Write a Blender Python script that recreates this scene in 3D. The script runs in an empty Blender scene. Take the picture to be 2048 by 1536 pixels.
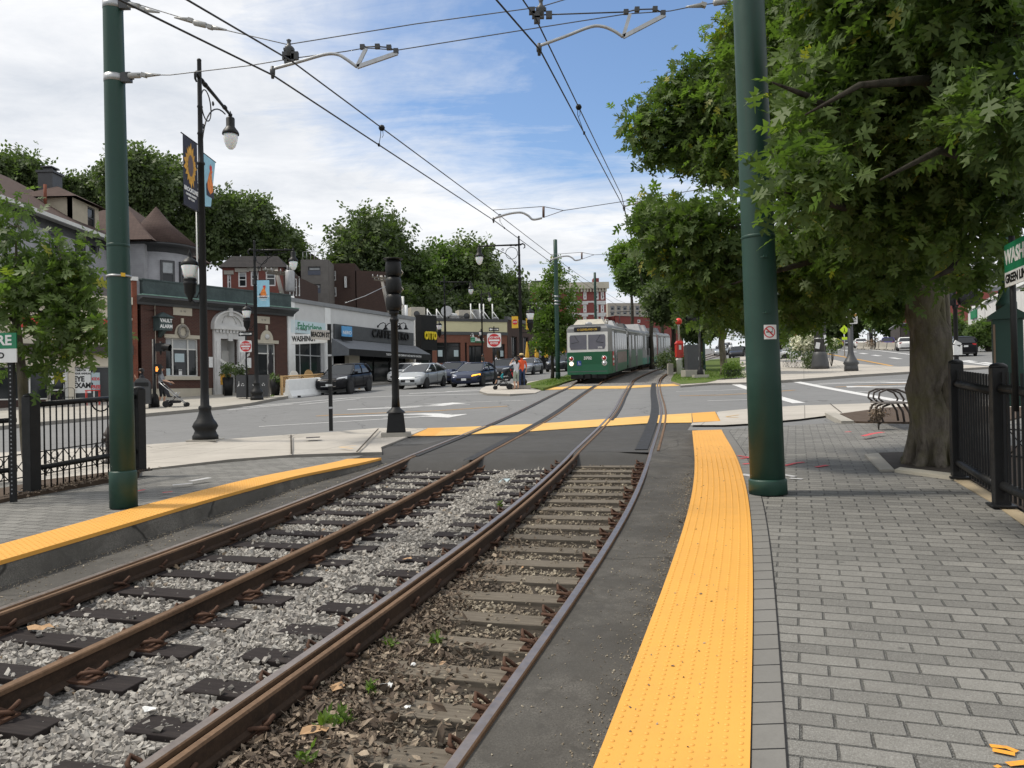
import bpy, bmesh, math, random
import numpy as np
from mathutils import Vector, Matrix, noise
rnd = random.Random(7)
SC = bpy.context.scene
COL = SC.collection
PI = math.pi
# ------------------------------------------------------------ survey of the place
F, ROLL, YH, CZ = 1600.0, .020, 782.0, 2.0
PT = math.atan((YH-768)/F)
FW = np.array([0, math.cos(PT), math.sin(PT)])
_u = np.array([0, -math.sin(PT), math.cos(PT)]); _r = np.array([1., 0, 0])
RT = _r*math.cos(ROLL)-_u*math.sin(ROLL); UP = _u*math.cos(ROLL)+_r*math.sin(ROLL)
GA, GB = .0125, .049                      # the street climbs away and a little to the right
def sstep(a, b, v):
 v = min(1, max(0, (v-a)/(b-a))); return v*v*(3-2*v)
def G(x, y):
 yy = y if y < 150 else 150+60*math.tanh((y-150)/60)
 return GA*max(-60, min(90, x))+GB*yy+.012*max(0, min(120, y-45))*sstep(18, 45, x)
def ray(x, y): return FW+RT*((x-1024)/F)-UP*((y-768)/F)
def gp(x, y, h=0.):
 d = ray(x, y); lo, hi = .5, 420.
 f = lambda t: CZ+d[2]*t-G(d[0]*t, d[1]*t)-h
 t = lo
 while t < hi and f(t) > 0: t *= 1.06
 a, b = t/1.06, t
 for _ in range(24):
  m = (a+b)/2
  if f(m) > 0: a = m
  else: b = m
 return (float(d[0]*a), float(d[1]*a))
def at(x, y, Y):
 d = ray(x, y)*(Y/ray(x, y)[1]); return Vector((float(d[0]), float(d[1]), float(d[2])+CZ))
def P3(x, y, h=0.): return Vector((x, y, G(x, y)+h))
def P2(q, h=0.): return P3(q[0], q[1], h)
# ------------------------------------------------------------ mesh builder
class MB:
 def __init__(s): s.v = []; s.f = []; s.m = []; s.cur = 0; s.sm = []; s.smooth = False
 def add(s, vs, fs):
  o = len(s.v); s.v += [tuple(v) for v in vs]
  for f in fs:
   s.f.append([o+i for i in f]); s.m.append(s.cur); s.sm.append(s.smooth)
  return s
 def box(s, c, d, rz=0, ry=0, rx=0, taper=1.0):
  M = Matrix.Translation(c) @ Matrix.Rotation(rz, 4, 'Z') @ Matrix.Rotation(ry, 4, 'Y') @ Matrix.Rotation(rx, 4, 'X')
  vs = []
  for k in (-1, 1):
   q = taper if k > 0 else 1
   for (i, j) in ((-1, -1), (1, -1), (1, 1), (-1, 1)):
    vs.append(M @ Vector((i*d[0]/2*q, j*d[1]/2*q, k*d[2]/2)))
  return s.add(vs, [(3, 2, 1, 0), (4, 5, 6, 7), (0, 1, 5, 4), (1, 2, 6, 5), (2, 3, 7, 6), (3, 0, 4, 7)])
 def bb(s, x0, x1, y0, y1, z0, z1):
  return s.box(((x0+x1)/2, (y0+y1)/2, (z0+z1)/2), (abs(x1-x0), abs(y1-y0), abs(z1-z0)))
 def cyl(s, a, b, r0, r1=None, n=12, cap=True):
  return s.tube([a, b], [r0, r0 if r1 is None else r1], n, cap)
 def tube(s, pts, r, n=8, cap=True, flat=1.0):
  pts = [Vector(p) for p in pts]; N = len(pts)
  rs = r if isinstance(r, (list, tuple)) else [r]*N
  o = len(s.v); up = None
  for i, p in enumerate(pts):
   t = (pts[min(i+1, N-1)]-pts[max(i-1, 0)])
   if t.length < 1e-9: t = Vector((0, 0, 1))
   t.normalize()
   if up is None:
    up = Vector((0, 0, 1)) if abs(t.z) < .95 else Vector((1, 0, 0))
   a = t.cross(up)
   if a.length < 1e-6: a = t.orthogonal()
   a.normalize(); b = a.cross(t); up = b
   for k in range(n):
    w = 2*PI*k/n
    s.v.append(tuple(p+a*math.cos(w)*rs[i]+b*math.sin(w)*rs[i]*flat))
  sm0 = s.smooth; s.smooth = True
  for i in range(N-1):
   for k in range(n):
    q = o+i*n; k2 = (k+1) % n
    s.f.append([q+k, q+k2, q+n+k2, q+n+k]); s.m.append(s.cur); s.sm.append(True)
  if cap:
   s.f.append([o+k for k in range(n)][::-1]); s.m.append(s.cur); s.sm.append(False)
   s.f.append([o+(N-1)*n+k for k in range(n)]); s.m.append(s.cur); s.sm.append(False)
  s.smooth = sm0
  return s
 def lathe(s, prof, n=16, c=(0, 0, 0), M=None, sharp=True):
  o = len(s.v); c = Vector(c)
  for (r, z) in prof:
   for k in range(n):
    w = 2*PI*k/n; q = Vector((r*math.cos(w), r*math.sin(w), z))
    s.v.append(tuple((M @ q if M else q)+c))
  for i in range(len(prof)-1):
   for k in range(n):
    q = o+i*n; k2 = (k+1) % n
    s.f.append([q+k, q+k2, q+n+k2, q+n+k]); s.m.append(s.cur); s.sm.append(True)
  if prof[0][0] > 1e-4: s.f.append([o+k for k in range(n)][::-1]); s.m.append(s.cur); s.sm.append(False)
  e = o+(len(prof)-1)*n
  if prof[-1][0] > 1e-4: s.f.append([e+k for k in range(n)]); s.m.append(s.cur); s.sm.append(False)
  return s
 def prism(s, poly, f0, f1):                      # poly of 2d points; f0, f1 map them to 3d (back, front)
  n = len(poly); a = [f0(p) for p in poly]; b = [f1(p) for p in poly]
  return s.add(a+b, [list(range(n))[::-1], list(range(n, 2*n))]+[(i, (i+1) % n, n+(i+1) % n, n+i) for i in range(n)])
 def plate(s, poly, y0, y1):                      # outline in local x,z with thickness in y
  return s.prism(poly, lambda p: (p[0], y1, p[1]), lambda p: (p[0], y0, p[1]))
 def quad(s, a, b, c, d): return s.add([a, b, c, d], [(0, 1, 2, 3)])
 def loft(s, rings, closed=True, cap=True):
  o = len(s.v); n = len(rings[0])
  for r in rings: s.v += [tuple(p) for p in r]
  for i in range(len(rings)-1):
   for k in range(n if closed else n-1):
    k2 = (k+1) % n; q = o+i*n
    s.f.append([q+k, q+k2, q+n+k2, q+n+k]); s.m.append(s.cur); s.sm.append(s.smooth)
  if cap and closed:
   s.f.append([o+k for k in range(n)][::-1]); s.m.append(s.cur); s.sm.append(False)
   e = o+(len(rings)-1)*n
   s.f.append([e+k for k in range(n)]); s.m.append(s.cur); s.sm.append(False)
  return s
 def mesh(s, name, mats):
  me = bpy.data.meshes.new(name)
  me.from_pydata(s.v, [], s.f)
  for m in (mats if isinstance(mats, (list, tuple)) else [mats]): me.materials.append(m)
  me.polygons.foreach_set('material_index', s.m)
  me.polygons.foreach_set('use_smooth', s.sm)
  me.update()
  return me
def fixn(me):
 bm = bmesh.new(); bm.from_mesh(me); bmesh.ops.recalc_face_normals(bm, faces=bm.faces); bm.to_mesh(me); bm.free()
def link(name, me, parent=None, loc=None, rz=None, bevel=0, M=None):
 o = bpy.data.objects.new(name, me); COL.objects.link(o)
 if parent: o.parent = parent
 if loc is not None: o.location = loc
 if rz is not None: o.rotation_euler = (0, 0, rz)
 if M is not None: o.matrix_local = M
 if bevel:
  b = o.modifiers.new('b', 'BEVEL'); b.width = bevel; b.segments = 2; b.limit_method = 'ANGLE'; b.angle_limit = .6
  b.harden_normals = False
 return o
def part(name, mb, mat, parent, bevel=0, label=None, loc=None, rz=None, M=None, rec=True):
 me = mb.mesh(name, mat)
 if rec: fixn(me)
 o = link(name, me, parent, loc, rz, bevel, M)
 if label: o['label'] = label
 return o
def tag(o, label, cat, group=None):
 o['label'] = label; o['category'] = cat
 if group: o['group'] = group
 return o
def thing(name, label, cat, loc=(0, 0, 0), rz=0, group=None):
 o = bpy.data.objects.new(name, None); COL.objects.link(o); o.location = loc; o.rotation_euler = (0, 0, rz)
 o.empty_display_size = .2
 return tag(o, label, cat, group)
def solo(name, mb, mat, label, cat, loc=(0, 0, 0), rz=0, group=None, bevel=0, rec=True):
 return tag(part(name, mb, mat, None, bevel, loc=loc, rz=rz, rec=rec), label, cat, group)
def struct(name, mb, mat, kind='structure', label=None, rec=True):
 o = part(name, mb, mat, None, rec=rec); o['kind'] = kind
 if label: o['label'] = label
 return o
def dup(root, loc, rz=None, label=None, group=None, scale=None):
 r = root.copy(); COL.objects.link(r); r.location = loc
 if rz is not None: r.rotation_euler = (0, 0, rz)
 if scale is not None: r.scale = (scale,)*3
 if label: r['label'] = label
 if group: r['group'] = group
 for ch in list(root.children):
  c = ch.copy(); COL.objects.link(c); c.parent = r
  for g in list(ch.children):
   d = g.copy(); COL.objects.link(d); d.parent = c
 return r
_tc = {}
def textmesh(s, size, depth=.002, bold=0.0, sx=1.0, align='CENTER', spacing=1.0):
 k = (s, size, depth, bold, sx, align)
 if k in _tc: return _tc[k]
 c = bpy.data.curves.new('lettering', 'FONT'); c.body = s; c.size = size; c.extrude = depth; c.offset = bold*size
 c.align_x = align; c.align_y = 'CENTER'; c.resolution_u = 3; c.space_character = spacing
 o = bpy.data.objects.new('lettering', c)
 me = bpy.data.meshes.new_from_object(o)
 bpy.data.objects.remove(o); bpy.data.curves.remove(c)
 me.transform(Matrix.Scale(sx, 4, (1, 0, 0)))
 me.transform(Matrix.Rotation(PI/2, 4, 'X'))      # stands upright, reads from -y
 _tc[k] = me
 return me
def text(s, size, mat, parent, pos, rz=0, depth=.002, bold=0.03, sx=1.0, align='CENTER', name='lettering', M=None, spacing=1.0):
 me = textmesh(s, size, depth, bold, sx, align, spacing).copy(); me.materials.clear(); me.materials.append(mat)
 return link(name, me, parent, pos, rz, M=M)
# ------------------------------------------------------------ materials
def lin(c):
 return tuple((v/12.92 if v <= .04045 else ((v+.055)/1.055)**2.4) for v in c)
def S(r, g, b): return lin((r/255, g/255, b/255))
class NT:
 def __init__(s, name):
  s.m = bpy.data.materials.new(name); s.m.use_nodes = True; s.t = s.m.node_tree
  s.b = s.t.nodes['Principled BSDF']; s.out = s.t.nodes['Material Output']
  s._co = None
 def n(s, typ, **k):
  x = s.t.nodes.new(typ)
  for a, v in k.items():
   if a == 'i':
    for kk, vv in v.items(): s.set(x, kk, vv)
   else: setattr(x, a, v)
  return x
 def set(s, x, key, v):
  if isinstance(v, bpy.types.NodeSocket): s.t.links.new(v, x.inputs[key])
  else: x.inputs[key].default_value = v
 def co(s, which='Object'):
  if not s._co: s._co = s.n('ShaderNodeTexCoord')
  return s._co.outputs[which]
 def noise(s, scale, detail=4, rough=.6, vec=None, dist=0):
  x = s.n('ShaderNodeTexNoise', i={'Scale': scale, 'Detail': detail, 'Roughness': rough, 'Distortion': dist})
  s.t.links.new(vec if vec is not None else s.co(), x.inputs['Vector']); return x.outputs['Fac']
 def vor(s, scale, feat='F1', vec=None, out='Distance', rnd=1.0):
  x = s.n('ShaderNodeTexVoronoi', feature=feat, i={'Scale': scale, 'Randomness': rnd})
  s.t.links.new(vec if vec is not None else s.co(), x.inputs['Vector']); return x.outputs[out]
 def ramp(s, fac, stops):
  x = s.n('ShaderNodeValToRGB'); e = x.color_ramp.elements
  while len(e) < len(stops): e.new(.5)
  for k, (p, c) in enumerate(stops):
   e[k].position = p; e[k].color = (*c, 1) if len(c) == 3 else c
  s.t.links.new(fac, x.inputs[0]); return x.outputs[0]
 def fr(s, fac, a, b, c=0., d=1.):
  x = s.n('ShaderNodeMapRange', i={1: a, 2: b, 3: c, 4: d}); s.t.links.new(fac, x.inputs[0]); return x.outputs[0]
 def mix(s, fac, a, b, blend='MIX'):
  x = s.n('ShaderNodeMix', data_type='RGBA', blend_type=blend)
  for k, v in ((0, fac), (6, a), (7, b)):
   if isinstance(v, (tuple, list)): v = (*v[:3], 1)
   s.set(x, k, v)
  return x.outputs[2]
 def math(s, op, a, b=0.):
  x = s.n('ShaderNodeMath', operation=op); s.set(x, 0, a); s.set(x, 1, b); return x.outputs[0]
 def bump(s, h, strength=.3, dist=.01):
  x = s.n('ShaderNodeBump', i={'Strength': strength, 'Distance': dist, 'Height': h}); s.set(s.b, 'Normal', x.outputs[0]); return x
 def done(s, col=None, rough=None, metal=None, spec=None, **k):
  if col is not None: s.set(s.b, 'Base Color', (*col[:3], 1) if isinstance(col, (tuple, list)) else col)
  if rough is not None: s.set(s.b, 'Roughness', rough)
  if metal is not None: s.set(s.b, 'Metallic', metal)
  if spec is not None: s.set(s.b, 'Specular IOR Level', spec)
  for a, v in k.items(): s.set(s.b, a.replace('_', ' '), v)
  return s.m
_plain = {}
def mul(c, f): return tuple(max(0, min(1, v*f)) for v in c)
def plain(name, col, rough=.6, metal=0., spec=.5, var=.12, scale=3., bump=0., **k):
 if name in _plain: return _plain[name]
 t = NT(name)
 f = t.noise(scale, 5, .65)
 c = t.mix(t.fr(f, .3, .7), mul(col, 1-var), mul(col, 1+var))
 r = t.fr(t.noise(scale*2.3, 3), .3, .7, max(0, rough-.08), min(1, rough+.08))
 if bump: t.bump(t.noise(scale*14, 4), bump, .01)
 _plain[name] = t.done(c, r, metal, spec, **k); return _plain[name]
def uv_xy(t):                                         # wall coordinates: along (x+y), up z
 s = t.n('ShaderNodeSeparateXYZ'); t.t.links.new(t.co(), s.inputs[0])
 c = t.n('ShaderNodeCombineXYZ'); t.t.links.new(t.math('ADD', s.outputs[0], s.outputs[1]), c.inputs[0]); t.t.links.new(s.outputs[2], c.inputs[1])
 return c.outputs[0]
def brick(name, c1, c2, mortar, rough=.85, bw=.21, bh=.075, ms=.012, fade=.25):
 t = NT(name); v = uv_xy(t)
 b = t.n('ShaderNodeTexBrick', i={'Color1': (*c1, 1), 'Color2': (*c2, 1), 'Mortar': (*mortar, 1), 'Scale': 1., 'Mortar Size': ms, 'Brick Width': bw, 'Row Height': bh, 'Bias': 0.})
 t.t.links.new(v, b.inputs['Vector'])
 c = t.mix(t.fr(t.noise(.8, 6, .7), .35, .75, 0, fade), b.outputs[0], mul(c1, .35))
 c = t.mix(t.fr(t.noise(2.5, 4), .4, .8, 0, .3), c, mul(c2, 1.3))
 t.bump(b.outputs['Fac'], -.25, .01)
 return t.done(c, rough, spec=.25)
def boards(name, col, h=.12, rough=.7, var=.1):
 t = NT(name)
 s = t.n('ShaderNodeSeparateXYZ'); t.t.links.new(t.co(), s.inputs[0])
 w = t.math('FRACT', t.math('DIVIDE', s.outputs[2], h))
 c = t.mix(t.fr(t.noise(1.7, 5), .35, .7), mul(col, 1-var), mul(col, 1+var))
 c = t.mix(t.fr(w, 0, .08, .6, 0), c, mul(col, .4))
 t.bump(w, .4, .012)
 return t.done(c, rough, spec=.3)
M = {}
M['black'] = plain('black_paint', (.008, .0085, .009), .5, 0, .3, var=.25, scale=5, bump=.08)
M['blackmatte'] = plain('black_rubber', (.018, .018, .019), .75, var=.2)
M['dkgrey'] = plain('dark_grey_paint', (.05, .052, .055), .5)
M['grey'] = plain('grey_paint', (.22, .23, .24), .55)
M['galv'] = plain('galvanised_steel', (.42, .43, .44), .45, .6, var=.15, scale=8)
M['alu'] = plain('sign_aluminium', (.55, .56, .57), .4, .7)
M['white'] = plain('white_paint', (.76, .77, .76), .5, var=.06)
M['offwhite'] = plain('off_white_paint', (.62, .62, .59), .6, var=.08)
M['red'] = plain('red_sign_paint', (.55, .02, .025), .4, var=.08)
M['redpaint'] = plain('red_enamel', (.5, .035, .025), .4, var=.15)
M['orange'] = plain('orange_cloth', (.72, .1, .03), .8)
M['gold'] = plain('yellow_banner_cloth', (.75, .46, .04), .7)
M['yellowtext'] = plain('yellow_lettering', (.8, .62, .02), .5)
M['signgreen'] = plain('green_sign_paint', (.01, .2, .09), .4, var=.06)
M['skin'] = plain('skin', (.52, .31, .21), .55, var=.06, scale=9)
M['hair'] = plain('dark_hair', (.02, .015, .012), .5)
M['glass'] = NT('window_glass').done((.018, .021, .023), .08, 0, .45)
M['glassdim'] = NT('dim_window_glass').done((.09, .10, .105), .12, 0, .6)
M['blind'] = plain('pale_window_blind', (.33, .35, .36), .3)
M['lampglass'] = NT('frosted_lamp_glass').done((.78, .79, .78), .25, 0, .5, Subsurface_Weight=.3)
M['chrome'] = NT('chrome').done((.7, .7, .7), .12, 1.)
def t_green():
 t = NT('green_pole_paint')
 f = t.noise(2.2, 6, .7)
 c = t.mix(t.fr(f, .3, .7), (.012, .044, .033), (.02, .062, .046))
 sp = t.fr(t.noise(38, 3, .7), .70, .78); c = t.mix(t.math('MULTIPLY', sp, .55), c, (.012, .02, .018))
 ch = t.fr(t.noise(7, 5, .75, dist=.6), .70, .73); c = t.mix(t.math('MULTIPLY', ch, .8), c, (.26, .30, .28)); st = t.n('ShaderNodeMapping', i={'Scale': (9, 9, .5)}); t.t.links.new(t.co(), st.inputs[0]); c = t.mix(t.fr(t.noise(1.5, 5, .75, st.outputs[0]), .55, .78, 0, .45), c, (.035, .04, .033))
 t.bump(t.noise(60, 4), .12, .004)
 return t.done(c, t.fr(f, .3, .7, .42, .58), spec=.4)
M['green'] = t_green()
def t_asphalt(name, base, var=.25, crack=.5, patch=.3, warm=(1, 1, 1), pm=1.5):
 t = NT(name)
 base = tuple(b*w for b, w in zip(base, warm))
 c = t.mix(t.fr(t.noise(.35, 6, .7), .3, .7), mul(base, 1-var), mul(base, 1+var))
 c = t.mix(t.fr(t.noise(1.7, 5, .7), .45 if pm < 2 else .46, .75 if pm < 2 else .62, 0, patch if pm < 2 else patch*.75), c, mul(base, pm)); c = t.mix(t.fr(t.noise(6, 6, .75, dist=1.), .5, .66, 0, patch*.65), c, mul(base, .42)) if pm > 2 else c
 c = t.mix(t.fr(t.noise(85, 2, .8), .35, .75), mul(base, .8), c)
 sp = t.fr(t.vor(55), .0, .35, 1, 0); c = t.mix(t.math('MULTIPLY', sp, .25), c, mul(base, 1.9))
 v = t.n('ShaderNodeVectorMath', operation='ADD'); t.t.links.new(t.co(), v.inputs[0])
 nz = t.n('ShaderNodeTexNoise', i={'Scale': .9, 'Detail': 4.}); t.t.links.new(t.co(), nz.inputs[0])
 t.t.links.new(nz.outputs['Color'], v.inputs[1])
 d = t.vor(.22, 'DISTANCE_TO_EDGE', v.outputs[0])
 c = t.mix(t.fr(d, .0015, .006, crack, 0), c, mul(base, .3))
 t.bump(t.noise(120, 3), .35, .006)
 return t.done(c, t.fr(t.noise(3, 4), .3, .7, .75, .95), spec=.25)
M['street'] = t_asphalt('street_asphalt', (.198, .199, .198), .17, .6, .45)
M['apron'] = t_asphalt('patched_asphalt', (.07, .068, .065), .35, .3, .7)
M['trackside'] = t_asphalt('trackside_asphalt', (.082, .077, .069), .6, .5, 1., (1, 1, 1), 2.2)
def t_conc(name, base, joint=None):
 t = NT(name)
 c = t.mix(t.fr(t.noise(.6, 6, .7), .3, .7), mul(base, .85), mul(base, 1.12))
 c = t.mix(t.fr(t.noise(5, 5, .8), .5, .8, 0, .35), c, mul(base, .62))
 c = t.mix(t.fr(t.noise(70, 2), .4, .7, 0, .3), c, mul(base, .8))
 if joint:
  v = t.n('ShaderNodeVectorRotate', rotation_type='Z_AXIS', i={'Angle': joint[1]}); t.t.links.new(t.co(), v.inputs[0])
  b = t.n('ShaderNodeTexBrick', offset=0., i={'Scale': 1., 'Mortar Size': .012, 'Brick Width': joint[0], 'Row Height': joint[0]}); t.t.links.new(v.outputs[0], b.inputs[0])
  c = t.mix(t.math('MULTIPLY', b.outputs['Fac'], .75), c, mul(base, .3))
 t.bump(t.noise(45, 4), .2, .006)
 return t.done(c, .85, spec=.25)
M['walk'] = t_conc('pavement_concrete', (.43, .4, .355), (2.4, .35))
M['conc'] = t_conc('worn_concrete', (.36, .34, .3))
M['kerbstone'] = t_conc('granite_kerb', (.25, .235, .21))
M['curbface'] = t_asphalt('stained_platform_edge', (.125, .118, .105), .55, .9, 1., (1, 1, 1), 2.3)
def t_yellow():
 t = NT('tactile_yellow'); b = (.70, .355, .068)
 c = t.mix(t.fr(t.noise(.9, 6, .7), .3, .7), mul(b, .94), mul(b, 1.05))
 c = t.mix(t.fr(t.noise(2.2, 7, .8), .5, .75, 0, .3), c, (.5, .27, .07)); c = t.mix(t.fr(t.noise(11, 6, .8), .58, .8, 0, .3), c, (.40, .23, .08))
 c = t.mix(t.fr(t.noise(30, 3, .7), .68, .74, 0, .6), c, (.2, .12, .04))
 t.bump(t.noise(150, 2), .15, .003)
 return t.done(c, .6, spec=.35)
M['tactile'] = t_yellow()
M['tactilefade'] = plain('faded_yellow_paint', (.66, .40, .115), .75, var=.12, scale=1.6, bump=.1)
def t_paint(name, base):
 t = NT(name)
 c = t.mix(t.fr(t.noise(22, 5, .8), .5, .72, 0, .85), base, (.15, .15, .15))
 return t.done(c, .7, spec=.3)
M['linewhite'] = t_paint('road_line_white', (.62, .62, .61)); M['lineyellow'] = t_paint('road_line_yellow', (.55, .29, .05))
M['spraypink'] = t_paint('pink_spray_paint', (.6, .07, .08)); M['sprayorange'] = t_paint('orange_spray_paint', (.75, .33, .04))
M['spraywhite'] = t_paint('white_spray_paint', (.5, .5, .5))
def t_rail(name, a, b):
 t = NT(name)
 c = t.mix(t.fr(t.noise(1.5, 5, .7), .3, .7), a, b)
 c = t.mix(t.fr(t.noise(25, 4, .75), .45, .75, 0, .5), c, mul(b, 1.6))
 t.bump(t.noise(70, 4), .3, .004)
 return t.done(c, .8, .1, .3)
M['rust'] = t_rail('rusty_rail_steel', (.022, .015, .011), (.055, .034, .022))
M['rusthead'] = t_rail('rusty_rail_shoulder', (.095, .058, .036), (.17, .105, .062))
M['railtop'] = plain('polished_rail_steel', (.30, .255, .23), .38, .8, var=.2, scale=9)
M['clip'] = t_rail('rusty_clip_steel', (.04, .022, .016), (.10, .052, .032))
def t_wood(name, a, b, c3):
 t = NT(name)
 mp = t.n('ShaderNodeMapping', i={'Scale': (1.5, 22, 22)}); t.t.links.new(t.co(), mp.inputs[0])
 f = t.noise(1.6, 6, .7, mp.outputs[0])
 c = t.ramp(f, [(.3, a), (.55, b), (.75, c3)])
 oi = t.n('ShaderNodeObjectInfo'); c = t.mix(t.fr(oi.outputs['Random'], 0, 1, 0, .35), c, mul(a, .9))
 t.bump(f, .5, .006)
 return t.done(c, .85, spec=.25)
M['tiedark'] = t_wood('dark_creosoted_timber', (.012, .009, .009), (.028, .022, .021), (.06, .048, .043))
M['tiegrey'] = t_wood('weathered_grey_timber', (.085, .072, .056), (.17, .146, .115), (.27, .24, .19))
M['trunk'] = None
def t_bark(name, a, b, moss):
 t = NT(name)
 mp = t.n('ShaderNodeMapping', i={'Scale': (1, 1, .28)}); t.t.links.new(t.co(), mp.inputs[0])
 f = t.noise(9, 7, .72, mp.outputs[0], .4)
 c = t.ramp(f, [(.3, a), (.62, b)])
 c = t.mix(t.fr(t.noise(2.2, 5, .7), .42, .66, 0, .75), c, moss)
 c = t.mix(t.fr(t.noise(16, 4, .8), .6, .75, 0, .4), c, mul(b, 1.5))
 t.bump(f, .9, .05)
 return t.done(c, .95, spec=.15)
M['bark'] = t_bark('oak_bark', (.045, .038, .03), (.17, .15, .125), (.12, .115, .055))
M['barkdark'] = t_bark('dark_bark', (.02, .017, .014), (.07, .06, .05), (.05, .05, .035))
def t_leaf(name, a, b, yellow, trans=.35, rough=.55):
 t = NT(name)
 at_ = t.n('ShaderNodeAttribute', attribute_name='leaf_hue')
 c = t.ramp(at_.outputs['Fac'], [(0., a), (.55, b), (.93, mul(b, 1.25)), (1., yellow)])
 t.done(c, rough, spec=.35)
 tr = t.n('ShaderNodeBsdfTranslucent'); t.t.links.new(t.mix(1., c, (1., 1.25, .45), 'MULTIPLY'), tr.inputs[0])
 ms = t.n('ShaderNodeMixShader', i={0: trans}); t.t.links.new(t.b.outputs[0], ms.inputs[1]); t.t.links.new(tr.outputs[0], ms.inputs[2])
 t.t.links.new(ms.outputs[0], t.out.inputs[0])
 return t.m
M['leafoak'] = t_leaf('oak_leaves', (.055, .092, .026), (.125, .178, .054), (.36, .34, .06), .48)
M['leafdark'] = t_leaf('dark_leaves', (.055, .08, .035), (.105, .14, .06), (.16, .19, .07), .4)
M['leaflight'] = t_leaf('light_green_leaves', (.07, .12, .022), (.13, .2, .04), (.26, .24, .04), .4)
M['leafbush'] = t_leaf('shrub_leaves', (.05, .085, .026), (.105, .16, .045), (.16, .2, .05), .4)
M['drymulch'] = t_asphalt('bark_mulch', (.085, .06, .042), .4, 0, .6)
M['soil'] = t_asphalt('bare_soil', (.055, .045, .035), .4, 0, .5)
def t_paver():
 t = NT('grey_unit_pavers')
 v = t.n('ShaderNodeVectorRotate', rotation_type='Z_AXIS', i={'Angle': .34}); t.t.links.new(t.co(), v.inputs[0])
 nz = t.n('ShaderNodeTexNoise', i={'Scale': 3., 'Detail': 3.}); t.t.links.new(t.co(), nz.inputs[0])
 w = t.n('ShaderNodeVectorMath', operation='SCALE', i={'Scale': .022}); t.t.links.new(nz.outputs['Color'], w.inputs[0])
 v2 = t.n('ShaderNodeVectorMath', operation='ADD'); t.t.links.new(v.outputs[0], v2.inputs[0]); t.t.links.new(w.outputs[0], v2.inputs[1])
 b = t.n('ShaderNodeTexBrick', i={'Color1': (.135, .130, .119, 1), 'Color2': (.245, .237, .216, 1), 'Mortar': (.022, .021, .018, 1), 'Scale': 1., 'Mortar Size': .0095, 'Mortar Smooth': .5, 'Brick Width': .31, 'Row Height': .155, 'Bias': -.1})
 t.t.links.new(v2.outputs[0], b.inputs[0])
 c = t.mix(t.fr(t.noise(.5, 6, .75), .38, .66, 0, .55), b.outputs[0], (.10, .098, .09))
 c = t.mix(t.fr(t.noise(170, 2, .8), .48, .68, 0, .6), c, (.40, .40, .38)); c = t.mix(t.fr(t.noise(95, 2, .8), .5, .7, 0, .5), c, (.06, .058, .055))
 c = t.mix(t.fr(t.noise(6, 5, .75), .55, .8, 0, .4), c, (.1, .095, .085))
 c = t.mix(t.fr(t.vor(1.7, rnd=1.), .03, .045, .55, 0), c, (.05, .05, .048))
 h = t.math('ADD', t.math('MULTIPLY', b.outputs['Fac'], -1.), t.math('MULTIPLY', t.noise(120, 3), .25))
 t.bump(h, .9, .012)
 return t.done(c, .8, spec=.3)
M['paver'] = t_paver()
def t_grass():
 t = NT('grass_turf')
 c = t.mix(t.fr(t.noise(3, 6, .7), .3, .7), (.05, .09, .02), (.13, .16, .045))
 return t.done(c, .95, spec=.1)
M['turf'] = t_grass()
M['brickbank'] = brick('dark_red_brick', (.098, .042, .032), (.068, .03, .026), (.10, .075, .062))
M['brickpier'] = brick('orange_red_brick', (.22, .065, .036), (.17, .05, .03), (.17, .085, .06), fade=.1)
M['brickred'] = brick('red_brick', (.21, .06, .045), (.16, .045, .036), (.16, .09, .075), fade=.15)
M['brickbrown'] = brick('brown_brick', (.075, .042, .034), (.05, .03, .026), (.07, .055, .047))
M['bricktd'] = brick('russet_brick', (.2, .082, .055), (.165, .068, .046), (.16, .085, .065), fade=.1)
M['brickfar'] = brick('far_red_brick', (.24, .07, .06), (.2, .055, .05), (.2, .08, .07), bw=.4, bh=.14, fade=.1)
M['limestone'] = t_conc('cream_limestone', (.52, .48, .39))
M['stonewhite'] = t_conc('white_stone', (.6, .6, .59))
def t_copper():
 t = NT('weathered_copper')
 c = t.mix(t.fr(t.noise(1.2, 6, .7), .3, .7), (.03, .045, .047), (.075, .105, .105))
 c = t.mix(t.fr(t.noise(7, 5, .8), .55, .8, 0, .6), c, (.12, .2, .175))
 s = t.n('ShaderNodeSeparateXYZ'); t.t.links.new(t.co(), s.inputs[0])
 w = t.math('FRACT', t.math('DIVIDE', s.outputs[0], 1.25)); c = t.mix(t.fr(w, 0, .02, .7, 0), c, (.02, .025, .027))
 return t.done(c, .6, .2, .4)
M['copper'] = t_copper()
M['coppergreen'] = plain('green_copper_edge', (.17, .3, .25), .6, var=.25, scale=5)
M['cream'] = plain('cream_stucco', (.58, .53, .43), .8, var=.07, scale=1)
M['creamtd'] = plain('pale_yellow_render', (.56, .53, .34), .8, var=.05, scale=1)
M['siding'] = boards('grey_shingle_siding', (.36, .36, .375), .16)
M['sidingcream'] = boards('cream_clapboard', (.45, .40, .31), .11)
M['panelwhite'] = boards('white_metal_panels', (.58, .585, .58), 3.1, .55, .05)
def t_shing(name, a, b):
 t = NT(name)
 bt = t.n('ShaderNodeTexBrick', i={'Color1': (*a, 1), 'Color2': (*b, 1), 'Mortar': (*mul(a, .5), 1), 'Scale': 1., 'Mortar Size': .015, 'Brick Width': .3, 'Row Height': .16}); t.t.links.new(uv_xy(t), bt.inputs[0])
 c = t.mix(t.fr(t.noise(1.1, 5, .7), .35, .7, 0, .5), bt.outputs[0], mul(b, 1.4))
 return t.done(c, .9, spec=.2)
M['shingle'] = t_shing('brown_roof_shingles', (.088, .060, .052), (.072, .05, .044))
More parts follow.
